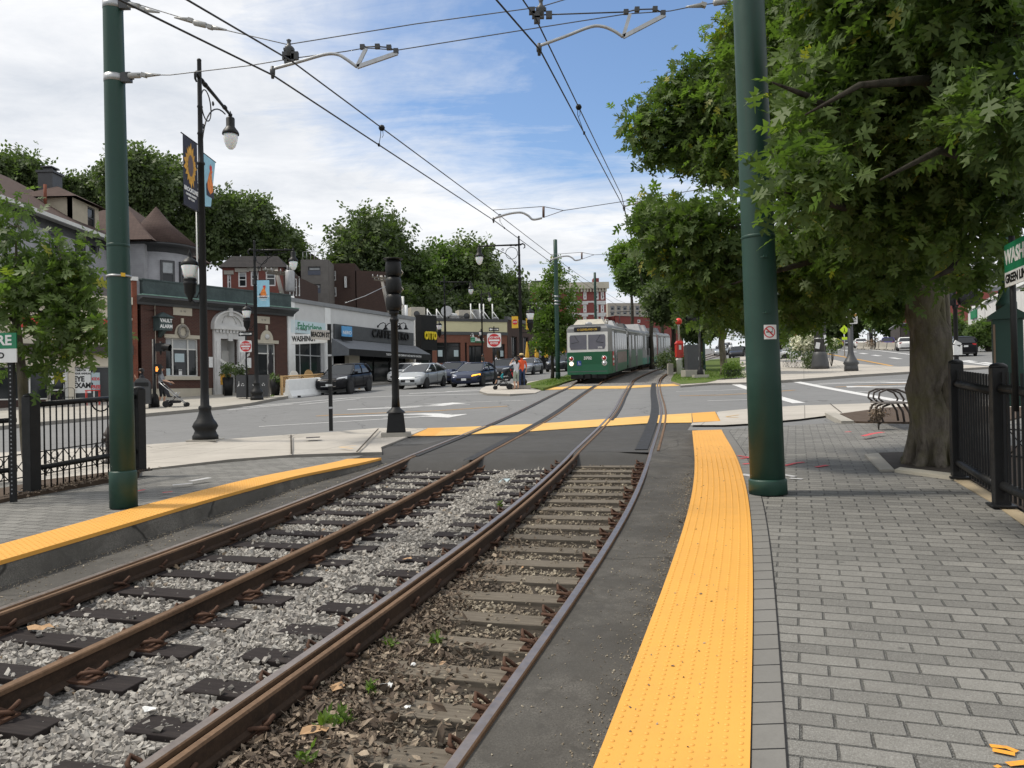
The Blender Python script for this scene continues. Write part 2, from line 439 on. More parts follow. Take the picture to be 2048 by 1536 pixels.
M['shingledark'] = t_shing('dark_roof_shingles', (.05, .045, .045), (.035, .033, .034))
M['flatroof'] = plain('roof_membrane', (.12, .12, .12), .9)
M['awning'] = plain('grey_awning_canvas', (.15, .16, .175), .85)
M['fascia'] = plain('charcoal_fascia', (.06, .065, .07), .55)
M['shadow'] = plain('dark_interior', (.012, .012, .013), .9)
M['wood'] = t_wood('pine_lattice', (.35, .22, .1), (.5, .34, .17), (.6, .43, .24))
M['stain'] = plain('dark_stained_timber', (.05, .04, .035), .7)
M['hvac'] = plain('grey_sheet_metal', (.35, .355, .36), .5, .3)
M['tan'] = plain('tan_sheet_metal', (.46, .43, .36), .6)
M['insul'] = plain('porcelain_insulator', (.35, .35, .34), .4)
M['wire'] = plain('dark_wire', (.02, .02, .021), .5)
M['wiregrey'] = plain('grey_span_wire', (.12, .125, .13), .45, .5)
M['wirebrown'] = plain('brown_insulator', (.1, .055, .04), .5)
M['paper'] = plain('paper_white', (.72, .73, .72), .8, var=.04)
M['poster'] = plain('pale_blue_poster', (.42, .52, .55), .7, var=.06)
def box_thing(*a): pass
# ------------------------------------------------------------ camera, sky, sun
cam = bpy.data.cameras.new('camera'); co = bpy.data.objects.new('camera', cam); COL.objects.link(co)
cam.sensor_width = 36; cam.lens = 36*F/2048; cam.clip_start = .05; cam.clip_end = 4000
Mc = Matrix((tuple(RT), tuple(UP), tuple(-FW))).transposed().to_4x4(); Mc.translation = (0, 0, CZ)
co.matrix_world = Mc; SC.camera = co
SUN_EL, SUN_AZ = math.radians(56), math.radians(-82)      # azimuth from +Y towards +X
w = bpy.data.worlds.new('World'); SC.world = w; w.use_nodes = True
nt = w.node_tree; bg = nt.nodes['Background']; L = nt.links.new
def wn(t, **k):
 x = nt.nodes.new(t)
 for a, v in k.items(): setattr(x, a, v)
 return x
sky = wn('ShaderNodeTexSky', sky_type='NISHITA', sun_disc=False, sun_elevation=SUN_EL, sun_rotation=SUN_AZ, air_density=1.0, dust_density=.6, ozone_density=1.6)
sk = wn('ShaderNodeMix', data_type='RGBA', blend_type='MULTIPLY'); sk.inputs[0].default_value = 1; L(sky.outputs[0], sk.inputs[6]); sk.inputs[7].default_value = (.125, .135, .145, 1)
tc = wn('ShaderNodeTexCoord'); sp = wn('ShaderNodeSeparateXYZ'); L(tc.outputs['Generated'], sp.inputs[0])
def wm(op, a, b=0.):
 x = wn('ShaderNodeMath', operation=op)
 for k, v in ((0, a), (1, b)):
  if isinstance(v, (int, float)): x.inputs[k].default_value = v
  else: L(v, x.inputs[k])
 return x.outputs[0]
def wr(f, a, b, c=0., d=1.):
 x = wn('ShaderNodeMapRange'); L(f, x.inputs[0])
 for k, v in ((1, a), (2, b), (3, c), (4, d)): x.inputs[k].default_value = v
 return x.outputs[0]
zz = wm('MAXIMUM', wm('ADD', sp.outputs[2], .10), .03)
cv = wn('ShaderNodeCombineXYZ'); L(wm('DIVIDE', sp.outputs[0], zz), cv.inputs[0]); L(wm('DIVIDE', sp.outputs[1], zz), cv.inputs[1])
def wnoise(scale, detail, rough, loc, sx=1., sy=1., rot=0., dist=0.):
 mp = wn('ShaderNodeMapping'); mp.inputs['Location'].default_value = loc; mp.inputs['Scale'].default_value = (sx, sy, 1); mp.inputs['Rotation'].default_value = (0, 0, rot)
 L(cv.outputs[0], mp.inputs[0]); x = wn('ShaderNodeTexNoise'); L(mp.outputs[0], x.inputs['Vector'])
 for k, v in (('Scale', scale), ('Detail', detail), ('Roughness', rough), ('Distortion', dist)): x.inputs[k].default_value = v
 return x.outputs['Fac']
big = wnoise(.55, 7, .62, (3.1, 1.7, 0), 1, .8, .5, .6)
wisp = wnoise(1.3, 9, .68, (7.3, 2.2, 0), .55, 1.7, .35, .9)
fine = wnoise(3.2, 8, .7, (1.2, 9.1, 0), .8, 1.2, .3, .5)
az_ = wm('DIVIDE', sp.outputs[0], wm('MAXIMUM', sp.outputs[1], .05))
azl = wm('ADD', wm('ADD', wr(az_, -.42, .12, .34, -.06), wr(az_, .5, 1.2, 0, .40)), wr(sp.outputs[2], .5, .75, 0, .30))     # heavier cloud left (west); unseen cloud added right and overhead whitens the light
low = wr(sp.outputs[2], .17, .31, .24, -.02)                                                    # and down towards the horizon
cover = wm('ADD', wm('ADD', wm('ADD', wm('MULTIPLY', big, .55), wm('MULTIPLY', wisp, .42)), wm('MULTIPLY', fine, .12)), wm('ADD', azl, low))
mask = wr(cover, .53, .75)
shade = wr(wm('ADD', wm('MULTIPLY', wnoise(.9, 6, .6, (4.4, 8.8, 0)), .7), wm('MULTIPLY', fine, .3)), .32, .62)
cc = wn('ShaderNodeMix', data_type='RGBA'); L(shade, cc.inputs[0]); cc.inputs[6].default_value = (.56, .60, .66, 1); cc.inputs[7].default_value = (.93, .93, .935, 1)
sm = wn('ShaderNodeMix', data_type='RGBA'); L(wm('MULTIPLY', mask, .97), sm.inputs[0]); L(sk.outputs[2], sm.inputs[6]); L(cc.outputs[2], sm.inputs[7])
L(sm.outputs[2], bg.inputs[0]); bg.inputs[1].default_value = 1.0
sl = bpy.data.lights.new('sun', 'SUN'); sl.energy = 2.9; sl.angle = math.radians(7); sl.color = (1, .93, .82)
so = bpy.data.objects.new('sun', sl); COL.objects.link(so)
sd = Vector((math.cos(SUN_EL)*math.sin(SUN_AZ), math.cos(SUN_EL)*math.cos(SUN_AZ), math.sin(SUN_EL)))
so.rotation_euler = sd.to_track_quat('Z', 'Y').to_euler(); so.location = sd*80
vs = SC.view_settings; vs.view_transform = 'Standard'; vs.look = 'None'; vs.gamma = 1; vs.exposure = 0.2; vs.use_curve_mapping = False
SC.cycles.use_denoising = True; SC.cycles.max_bounces = 6; SC.cycles.transparent_max_bounces = 8
# ------------------------------------------------------------ track alignment
_ky = np.array([-30, -8, 4, 9.7, 15.6, 23.5, 32.6, 39.7, 45, 55, 63.5, 81, 110, 150, 220], float)
_kx = np.array([-12.0, -4.9, -1.09, .57, 1.93, 3.6, 5.2, 6.45, 7.45, 9.75, 11.95, 17.0, 27, 44, 82], float)
def _spl():
 n = len(_ky); h = np.diff(_ky); A = np.zeros((n, n)); b = np.zeros(n); A[0, 0] = A[-1, -1] = 1
 for i in range(1, n-1):
  A[i, i-1] = h[i-1]; A[i, i] = 2*(h[i-1]+h[i]); A[i, i+1] = h[i]
  b[i] = 3*((_kx[i+1]-_kx[i])/h[i]-(_kx[i]-_kx[i-1])/h[i-1])
 return np.linalg.solve(A, b)
_kc = _spl()
def cR(y):
 i = int(min(max(np.searchsorted(_ky, y)-1, 0), len(_ky)-2)); h = _ky[i+1]-_ky[i]; d = y-_ky[i]
 b = (_kx[i+1]-_kx[i])/h-h*(2*_kc[i]+_kc[i+1])/3
 return float(_kx[i]+b*d+_kc[i]*d*d+(_kc[i+1]-_kc[i])/(3*h)*d**3)
def cL(y): return cR(y)-3.25
def tdir(y):
 v = Vector((cR(y+.2)-cR(y-.2), .4)); v.normalize(); return v
def tpt(c, y, u):                                   # point u metres right of a track's centre line
 t = tdir(y); return (c(y)+u*t.y, y-u*t.x)
def cLp(y): return cL(y)+.42*sstep(12.3, 15.2, y)
def hplat(y): return .2-.15*sstep(12, 19, y)
def sheet(name, fl, fr_, y0, y1, mat, h, dy=1., nx=1, kind='structure', hv=None):
 mb = MB(); n = max(1, int(round((y1-y0)/dy))); R = []
 for i in range(n+1):
  y = y0+(y1-y0)*i/n; a, b = fl(y), fr_(y); hh = hv(y) if hv else h
  R.append([P3(a+(b-a)*k/nx, y, hh) for k in range(nx+1)])
 mb.loft(R, closed=False); return struct(name, mb, mat, kind)
mb = MB(); xs = [-900, -300, -160]+list(range(-100, 141, 10))+[200, 400, 900]; ys = [-60, -30]+list(range(-10, 301, 10))+[360, 500, 900, 1500]
mb.loft([[P3(x, y, -.5) for x in xs] for y in ys], closed=False); struct('ground', mb, M['turf'])
rxs = list(range(-90, 121, 10)); e0 = 15.2; e1 = 15.75
mb = MB(); mb.loft([[P3(x, y, 0) for x in rxs] for y in [e1, 18, 22]+list(range(30, 301, 10))], closed=False); struct('road', mb, M['street'])
sheet('road', lambda y: -90, lambda y: cL(y)-1.6, -12, e1, M['street'], -.003, 2)
sheet('road', lambda y: cR(y)+2.2, lambda y: 90, -12, e1, M['street'], -.003, 2)
sheet('trackside_asphalt', lambda y: cL(y)-1.62, lambda y: cL(y)-.80, -8, e0, M['trackside'], -.03, .8)
sheet('trackside_asphalt', lambda y: cR(y)+.80, lambda y: cR(y)+1.7, -8, 19, M['trackside'], 0, .8, hv=lambda y: -.03+.037*sstep(12, 15, y))
def t_bed():
 t = NT('crushed_stone_bed')
 e = t.vor(30, 'F1', out='Color'); s = t.n('ShaderNodeSeparateColor'); t.t.links.new(e, s.inputs[0])
 c = t.ramp(s.outputs[0], [(0, (.08, .076, .07)), (.5, (.24, .23, .215)), (1, (.42, .40, .37))])
 d = t.vor(30, 'DISTANCE_TO_EDGE'); c = t.mix(t.fr(d, 0, .12, .85, 0), c, (.02, .018, .016))
 t.bump(t.vor(30), -1.0, .03)
 return t.done(c, .9, spec=.2)
M['bed'] = t_bed()
sheet('track_bed', lambda y: cL(y)-.85, lambda y: cR(y)-.78, -8, e0+.3, M['bed'], -.205, .8)
sheet('track_bed', lambda y: cR(y)-.80, lambda y: cR(y)+.85, -8, e0+.3, M['soil'], -.2, .8)
mb = MB()
for k in range(60):                                   # rounded near lip of the asphalt apron
 pass
R = []
for (dy, h) in ((-.62, -.21), (-.45, -.16), (-.25, -.08), (-.08, -.03), (.1, .003), (2.3, .0045)):
 row = []
 for k in range(41):
  u = -5.3+k*(6.18/40); y = e0+.1+dy+.14*noise.noise(Vector((u*1.3, 0, 3)))*(1 if dy < .3 else 0)
  y += .25*max(0, -u-2.6)*0
  row.append(P3(cR(y)+u, y, h))
 R.append(row)
mb.smooth = True; mb.loft(R, closed=False); struct('crossing_apron', mb, M['apron'])
def polyslab(name, pts, mat, h, bottom=-.3, kind='structure', px=True, side=None):
 """pts: pixel or plane points, optional own height; a slab with real sides"""
 q = []
 for p in pts:
  hh = p[2] if len(p) > 2 else h
  g = gp(p[0], p[1], hh) if px else p[:2]
  q.append((g[0], g[1], hh))
 n = len(q); mb = MB()
 a = sum(q[i][0]*q[(i+1) % n][1]-q[(i+1) % n][0]*q[i][1] for i in range(n))
 if a < 0: q = q[::-1]
 top = [P3(*p) for p in q]; bot = [P3(p[0], p[1], bottom) for p in q]
 mb.add(top, [list(range(n))])
 if bottom < h:
  mb.cur = 1
  mb.add(top+bot, [(i, n+i, n+(i+1) % n, (i+1) % n) for i in range(n)])
 o = struct(name, mb, [mat, side or mat], kind, rec=False); return o
def flat(name, pts, mat, h, px=True, kind='structure'): return polyslab(name, pts, mat, h, bottom=h, px=px, kind=kind)
flat('crossing_apron', [(700, 921, 0), (818, 874, 0), (869, 872, 0), (935, 869, 0), (1068, 862, 0), (1197, 853, 0), (1302, 846, 0), (1384, 846, 0)] + [(1384-8*k, 846+12*k) for k in range(1, 5)]+[(1308, 905), (1190, 903), (1050, 904), (905, 904), (860, 908), (780, 917)], M['apron'], .006)
sheet('track_bed', lambda y: cL(y)-1.5, lambda y: cR(y)+1.5, 44.2, 130, M['bed'], 0, 2, hv=lambda y: .03*sstep(44.2, 45, y)+.004)
flat('tactile_band', [(822, 872), (854, 856), (890, 855), (869, 872)], M['tactile'], .014)
flat('tactile_band', [(869, 872), (890, 855), (959, 852.5), (1063, 848), (1207, 838), (1304, 831), (1383, 826), (1384, 845), (1302, 846), (1197, 853), (1068, 862), (935, 869)], M['tactilefade'], .014)
flat('tactile_band', [(1384, 826), (1430, 823), (1441, 842), (1386, 844.5)], M['tactile'], .016)
flat('tactile_band', [(1081, 780.5), (1084, 775), (1138, 773), (1250, 771.5), (1304, 769.5), (1359, 767), (1361, 771.5), (1304, 773.5), (1249, 777), (1133, 778.5)], M['tactilefade'], .012)
nb = int(19/.9)
PR = [(cR(y)+2.25, y, hplat(y)) for y in np.linspace(-8, 18.2, 40)]
mb = MB(); R = []
for x, y, h in PR: R.append([P3(x+(14-x)*k/6, y+(2.2*k/6+.25 if y > 18.1 else (1.2*k/6 if y > 15 else 0)), h-.004) for k in range(7)])
mb.loft(R, closed=False); struct('platform_paving', mb, M['paver'])
sheet('platform_paving', lambda y: cL(y)-8.5, lambda y: cLp(y)-2.1, -8, 15.8, M['paver'], 0, .6, 4, hv=lambda y: hplat(y+2.5)-.004)
M['paverplain'] = t_conc('grey_border_pavers', (.19, .185, .173))
sheet('paving_border', lambda y: cR(y)+2.25, lambda y: cR(y)+2.41, -4, 18.2, M['paverplain'], 0, .5, hv=lambda y: hplat(y)+.0005)
mb = MB(); y = 2.4
while y < 18:
 mb.quad(*[P3(cR(yy)+u, yy, hplat(yy)+.0025) for u, yy in ((2.255, y), (2.41, y), (2.41, y+.007), (2.255, y+.007))]); y += .232
for u, w_ in ((2.245, .012), (2.405, .010)):
 mb.loft([[P3(cR(yy)+u, yy, hplat(yy)+.0022), P3(cR(yy)+u+w_, yy, hplat(yy)+.0022)] for yy in np.linspace(-4, 18.1, 50)], closed=False)
struct('paving_joint', mb, M['shadow'], rec=False)
def strip(c, ua, ub, y0, y1, hf, name):
 mb = MB(); mb2 = MB(); N = int((y1-y0)/.3); R = []
 for i in range(N+1):
  y = y0+(y1-y0)*i/N; R.append([P3(c(y)+ua, y, hf(y)-.03), P3(c(y)+ua, y, hf(y)+.012), P3(c(y)+ub, y, hf(y)+.012), P3(c(y)+ub, y, hf(y)-.03)])
 mb.loft(R, closed=False)
 L_ = y1-max(y0, 2.2)
 y = max(y0, 2.4); j = 0                      # truncated domes in rows of nine
 while y < min(y1, 12.5):
  for k in range(9):
   f = (k+.55)/9.1; p = P3(c(y)+ua+(ub-ua)*f, y-.0*f, hf(y)+.012); n = 8 if y < 7 else 5
   o = len(mb.v)
   for (r, z) in ((.013, 0), (.0105, .004), (.006, .0055)):
    for q in range(n): mb.v.append((p.x+r*math.cos(2*PI*q/n), p.y+r*math.sin(2*PI*q/n), p.z+z))
   for lv in range(2):
    for q in range(n):
     a = o+lv*n; mb.f.append([a+q, a+(q+1) % n, a+n+(q+1) % n, a+n+q]); mb.m.append(0); mb.sm.append(True)
   mb.f.append([o+2*n+q for q in range(n)]); mb.m.append(0); mb.sm.append(True)
  y += .06; j += 1
 for k in range(9):                               # fine ribs that carry the rows further off
  f = (k+.55)/9.1
  if y1 > 13 and c is cR:
   mb.tube([P3(c(yy)+ua+(ub-ua)*f, yy, hf(yy)+.009) for yy in np.linspace(min(12.5, y1-.2), y1-.02, 10)], .009, 6)
 struct(name, mb, M['tactile'], rec=False)
strip(cR, 1.58, 2.25, -8, 18.3, hplat, 'tactile_strip')
strip(cLp, -2.14, -1.5, -8, 15.15, lambda y: hplat(y+2.5), 'tactile_strip')
mb = MB(); mb.smooth = False                          # broken concrete face under the left strip
R = []
for i in range(120):
 y = -8+i*(23.15/119); hh = hplat(y+2.5)-.03
 n1 = noise.noise(Vector((y*2.1, 1, 0))); n2 = noise.noise(Vector((y*5, 4, 0)))
 e_ = cLp(y); R.append([P3(e_-1.45+.05*n1+.08*max(0, n2), y, -.2), P3(e_-1.48+.035*n1, y, -.02+.05*n2), P3(e_-1.50+.012*n2, y, hh-.04), P3(e_-1.51, y, hh)])
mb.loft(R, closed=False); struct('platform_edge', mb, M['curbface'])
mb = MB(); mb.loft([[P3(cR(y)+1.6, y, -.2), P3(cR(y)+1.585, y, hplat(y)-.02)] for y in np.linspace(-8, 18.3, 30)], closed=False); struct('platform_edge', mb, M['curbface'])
polyslab('pavement', [(-260, 935), (0, 905), (230, 893), (440, 879), (582, 868.7), (662, 864, .1), (755, 855.7, .09), (855, 856.5, .02), (820, 872, .02), (790, 884, .03), (762, 894, .05), (764, 904, .06), (712, 905, .075), (590, 909, .09), (460, 918.5), (282, 939), (0, 975), (-260, 1012)], M['walk'], .11, side=M['kerbstone'])
polyslab('planting_bed', [(-260, 1005, .09), (0, 970, .12), (282, 936, .13), (277, 945, .2), (150, 968, .22), (40, 990, .23), (-260, 1060, .23)], M['drymulch'], .2, -.3)
FAC = [(-31.6, 31.5), (-24.1, 37.7), (-19.35, 41.7), (-13.8, 49.7), (-7.45, 65.0), (-8.2, 88), (.5, 91), (6, 108)]
kerb = [(-160, 868), (0, 852), (67, 845), (223, 831), (278, 828), (379, 819), (450, 812), (500, 806), (536, 799)]
pv = [gp(x, y, .13) for x, y in kerb]
polyslab('pavement', [(*q,) for q in pv]+[(-11.2, 50.5), (-5.3, 63.5), (-4.0, 78), (6, 86), (13, 104), (-9, 112)]+[(-13, 88), (-12.0, 65), (-18, 50.2), (-24, 42), (-30, 37), (-40, 26)], M['conc'], .13, px=False, side=M['kerbstone'])
polyslab('median', [(959, 782, .1), (962, 777, .1), (972, 772.5, .1), (1054, 764, .1), (1110, 755.5, .1), (1140, 751, .1), (1150, 755, .1), (1084, 780, .02), (1070, 786, .04), (1020, 788, .1), (975, 787, .1)], M['walk'], .1, side=M['kerbstone'])
gl = [gp(*q, .12) for q in [(1049, 770.5), (1056, 766), (1088, 758.5), (1119, 753.5)]]
polyslab('grass_verge', gl+[(cL(y)-2.7, y) for y in (58, 75, 100)]+[(cL(y)-1.55, y) for y in (100, 75, 58, 50, 46.3)]+[gp(1086, 776.8, .12), gp(1060, 774.5, .12)], M['turf'], .12, px=False)
polyslab('grass_verge', [(cR(y)+1.5, y) for y in (43.5, 46, 50, 55, 62, 75, 100)]+[(cR(y)+9, y) for y in (100, 75, 62)]+[gp(1462, 750, .12), gp(1430, 761, .12), gp(1412, 765, .12), gp(1362, 768, .12)], M['turf'], .12, px=False, side=M['kerbstone'])
polyslab('pavement', [(1361, 771), (1419, 766.5), (1497, 764.5), (1500, 756), (1430, 760.5), (1412, 764), (1362, 767)], M['walk'], .10, side=M['kerbstone'])
polyslab('pavement', [(1497, 765, .03), (1561, 760.5), (1594, 758.5), (1713, 749.5), (1822, 743), (1920, 737), (1985, 733), (1920, 729), (1800, 733), (1700, 727), (1655, 716), (1600, 712), (1480, 712), (1480, 745)], M['walk'], .14, side=M['kerbstone'])
flat('pavement', [(1382, 850, .05), (1384, 845.5, .05), (1441, 842, .05), (1432, 823.5, .05), (1500, 817, .05), (1600, 811, .05), (1720, 807, .05), (1830, 803, .05), (2200, 792, .05), (2300, 812, .05), (1830, 826, .05), (1685, 827, .05), (1600, 838, .05), (1500, 847, .05), (1446, 850, .05)], M['walk'], .05)
polyslab('planting_bed', [(1680, 827), (1712, 842.5), (1850, 845), (2000, 845), (2100, 815), (1850, 811), (1770, 815)], M['drymulch'], .1, 0)
for a, b in (((1672, 827), (1708, 844)), ):
 p, q = gp(*a, .09), gp(*b, .09); d = Vector(q)-Vector(p); nn = Vector((-d.y, d.x)).normalized()*.28
 polyslab('planting_kerb', [p, q, (q[0]-nn.x, q[1]-nn.y), (p[0]-nn.x, p[1]-nn.y)], M['conc'], .12, 0, px=False)
polyslab('tree_pit', [(1757, 905), (1800, 904), (1960, 900), (2000, 950), (1915, 949), (1788, 938)], M['soil'], .2, .1)
polyslab('planting_kerb', [(1730, 908), (1757, 906), (1789, 939), (1760, 939)], M['conc'], .225, .1)
polyslab('planting_kerb', [(1789, 939), (1912, 955), (1912, 947), (1800, 934)], M['limestone'], .235, .1)
polyslab('fence_footing', [(1905, 958), (1925, 950), (2200, 1120), (2200, 1180), (2048, 1050), (1985, 1005)], t_conc('tan_concrete', (.36, .29, .19)), .205, .1)
flat('planting_bed', [(1925, 949), (2200, 1110), (2600, 1110), (2300, 900), (1990, 890)], M['drymulch'], .215)
# ------------------------------------------------------------ road markings
def mark(pts, w_, mat, h=.007, name='road_marking'):
 q = [Vector(gp(*p, h)) for p in pts]; mb = MB(); R = []
 for i, p in enumerate(q):
  d = (q[min(i+1, len(q)-1)]-q[max(i-1, 0)]).normalized(); n = Vector((-d.y, d.x))*w_/2
  R.append([P3(p.x+n.x, p.y+n.y, h), P3(p.x-n.x, p.y-n.y, h)])
 mb.loft(R, closed=False); return struct(name, mb, mat, rec=False)
W_, Y_ = M['linewhite'], M['lineyellow']
for pts, wd, m in [
 ([(518, 853), (645, 845.5), (767, 838), (933, 828)], .12, W_), ([(767, 836), (860, 832.5), (903, 828)], .1, W_),
 ([(632, 832), (664, 830), (770, 825.5), (864, 822), (940, 817), (1015, 812)], .14, Y_),
 ([(770, 812.7), (860, 811), (940, 809)], .12, W_), ([(849, 808), (950, 804), (1047, 800.5)], .12, W_),
 ([(485, 814), (585, 806), (694, 796), (803, 791.5), (994, 787)], .22, W_), ([(600, 809), (720, 797)], .16, W_), ([(818, 787), (961, 781)], .3, W_), ([(880, 784.5), (958, 778.5)], .2, W_),
 ([(455, 820), (585, 808)], .18, W_),
 ([(1464, 766), (1499, 778), (1562, 796), (1598, 806)], .42, W_), ([(1577, 760.5), (1650, 775), (1771, 797), (1822, 806)], .42, W_),
 ([(1352, 783), (1440, 781), (1500, 777), (1570, 772)], .12, W_), ([(1359, 791.5), (1440, 790), (1497, 787), (1590, 780)], .14, Y_), ([(1415, 801.5), (1500, 799), (1570, 794)], .12, W_),
 ([(1638, 767), (1720, 763), (1800, 759.5), (1920, 754), (2048, 748)], .13, W_), ([(1671, 774), (1800, 768), (1920, 762.5), (2048, 756)], .15, Y_), ([(1712, 784), (1771, 781), (1900, 775)], .12, W_),
 ([(1655, 707.7), (1706.5, 717), (1785.6, 732)], .3, Y_), ([(1690, 694), (1760, 701.5), (1822, 709), (1900, 719), (2000, 733)], .35, W_)]:
 mark(pts, wd, m)
for (x, y, dx) in ((1678.6, 699.6, 7), (1691, 701.2, 9), (1706, 703.5, 10), (1727, 707, 12), (1753, 711, 14), (1791, 716.5, 18), (1940, 722, 18), (1975, 726, 20)):
 mark([(x-dx/2, y-dx*.07), (x+dx/2, y+dx*.07)], .5, W_)
def arrow(c, ang, s=1.0, left=1):
 x0, y0 = gp(*c); ca, sa = math.cos(ang), math.sin(ang)
 pl = [(-1.9, -.09), (-.2, -.09), (.15, .25*left), (.4, .62*left), (.05, .62*left), (.75, 1.35*left), (1.15, .62*left), (.8, .62*left), (.55, .1*left), (.2, .13), (-1.9, .11)]
 flat('road_arrow', [(x0+s*(u*ca-v*sa), y0+s*(u*sa+v*ca)) for u, v in pl], W_, .008, px=False)
arrow((845, 814), .06, 1.5, 1); arrow((832, 828.5), .06, 1.5, -1); arrow((1735, 765), .15, 1.4, -1); arrow((1782, 774), PI+.15, 1.3, -1)
for pts, wd in (([(582, 869.5), (583, 908)], .035), ([(757, 857), (713, 904)], .04), ([(1660, 807), (1683, 825)], .03), ([(430, 881), (300, 900)], .02), ([(300, 901), (740, 899)], .012)): mark(pts, wd, M['soil'], .108 if pts[0][0] > 700 and pts[0][0] < 800 else (.058 if pts[0][0] > 1000 else .128), 'paving_joint')
pass
mark([(612, 875.5), (640, 874)], .3, M['stain'], .126, 'drain_grate')
for pts, wd, m in [([(1475, 911), (1505, 915)], .05, 0), ([(1480, 917), (1506, 914)], .05, 0), ([(1486, 928), (1506, 926)], .07, 0), ([(1570, 931), (1590, 926), (1608, 924)], .06, 0), ([(1632, 934), (1655, 930)], .07, 0), ([(1690, 864), (1702, 863)], .06, 0), ([(1726, 872), (1745, 867), (1766, 864)], .1, 0), ([(273, 982), (290, 979)], .06, 0), ([(325, 985), (345, 983)], .05, 0),
                   ([(1980, 1491), (2012, 1494), (2035, 1503)], .03, 1), ([(1985, 1499), (2030, 1508)], .035, 1), ([(2015, 1528), (2070, 1522)], .035, 1), ([(1990, 1534), (2000, 1531)], .02, 1),
                   ([(1483, 948), (1505, 952)], .12, 2), ([(1566, 949), (1590, 953)], .1, 2), ([(1580, 956), (1605, 958)], .08, 2), ([(380, 962), (420, 955)], .1, 2), ([(345, 970), (385, 966)], .08, 2),
                   ([(1452, 833), (1478, 829.5)], .05, 3), ([(1452, 833.5), (1476, 835)], .05, 3), ([(680, 894), (712, 891)], .04, 3), ([(678, 894), (706, 897)], .04, 3)]:
 h_ = .206 if m != 3 else .119
 if m == 3 and pts[0][0] > 1400: h_ = .057
 mark(pts, wd, (M['spraypink'], M['sprayorange'], M['spraywhite'], M['tactilefade'])[m], h_, 'spray_mark')
# ------------------------------------------------------------ rails
def hrail(y): return .019*sstep(14.5, 15.6, y)+.11*sstep(43.8, 46, y)
def rail_prof(hw=.037, foot=.07, H=.17):
 return [(-foot, -H), (foot, -H), (foot, -H+.012), (.014, -H+.035), (.010, -.05), (hw, -.036), (hw, -.008), (hw-.008, 0), (-hw+.008, 0), (-hw, -.008), (-hw, -.036), (-.010, -.05), (-.014, -H+.035), (-foot, -H+.012)]
def sweep(c, u, y0, y1, prof, mats, pick, dy=.5):
 mb = MB(); n = int((y1-y0)/dy); k = len(prof); R = []
 for i in range(n+1):
  y = y0+(y1-y0)*i/n; t = tdir(y); x, yy = tpt(c, y, u)
  R.append([P3(x+a*t.y, yy-a*t.x, z+hrail(y)) for a, z in prof])
 o = 0; mb.smooth = False; mb.loft(R, closed=True)
 for fi in range(len(mb.f)-2): mb.m[fi] = pick(fi % k)
 return mb
RM = [M['rust'], M['rusthead'], M['railtop']]
pk = lambda j: 2 if j in (7,) else (1 if j in (5, 6, 8, 9) else 0)
pkl = lambda j: 1 if j in (5, 6, 7, 8, 9) else 0
rails = [(cL, -.7525, 'polished outer rail of the left track beside the platform with the broken edge', pk), (cL, .7525, 'brown unpolished inner rail of the left track beside the strip of pale stones', pkl),
         (cR, -.7525, 'bright polished left rail of the right track above the dead leaves', pk), (cR, .7525, 'thin polished right rail of the right track sunk beside dark asphalt', pk)]
for c, u, lb, p_ in rails:
 solo('rail', sweep(c, u, -6, 130, rail_prof(), RM, p_, .6), RM, lb, 'rail', group='running rails of the two tracks')
gpf = [(-.03, -.15), (.045, -.15), (.045, -.125), (.028, -.1), (.028, -.012), (.02, 0.004), (-.02, .004), (-.028, -.012), (-.028, -.1)]
for c, u, lb, y1 in ((cL, -.63, 'rusty guard rail inside the outer rail of the left track', 15.6), (cR, -.63, 'rusty brown guard rail hugging the polished left rail of the right track', 120), (cR, .88, 'rusty second rail bolted along the right track through the crossing', 60)):
 y0 = -6 if u < .8 else 15.5
 solo('guard_rail', sweep(c, u, y0, y1, gpf, RM, lambda j: 1 if j in (4, 5, 6) else 0, .6), RM, lb, 'rail', group='guard rails bolted beside the running rails')
for c, u, w_, y0, y1, lb in ((cL, .62, .17, 15.0, 44, 'rubber flangeway panel beside the inner rail of the left track'), (cL, -.62, .12, 15.6, 44, 'rubber flangeway panel beside the outer rail of the left track'), (cR, -.60, .13, 22, 44.2, 'rubber flangeway panel beside the left rail of the right track'), (cR, .55, .24, 15.7, 44.2, 'wide rubber flangeway panel beside the right rail of the right track')):
 mb = MB(); R = []
 for y in np.linspace(y0, y1, 30):
  a = tpt(c, y, u-w_/2); b = tpt(c, y, u+w_/2)
  R.append([P2(a, .004), P2(a, .02), P2(b, .02), P2(b, .004)])
 mb.loft(R, closed=False); struct('flangeway_panel', mb, M['blackmatte'], rec=False)
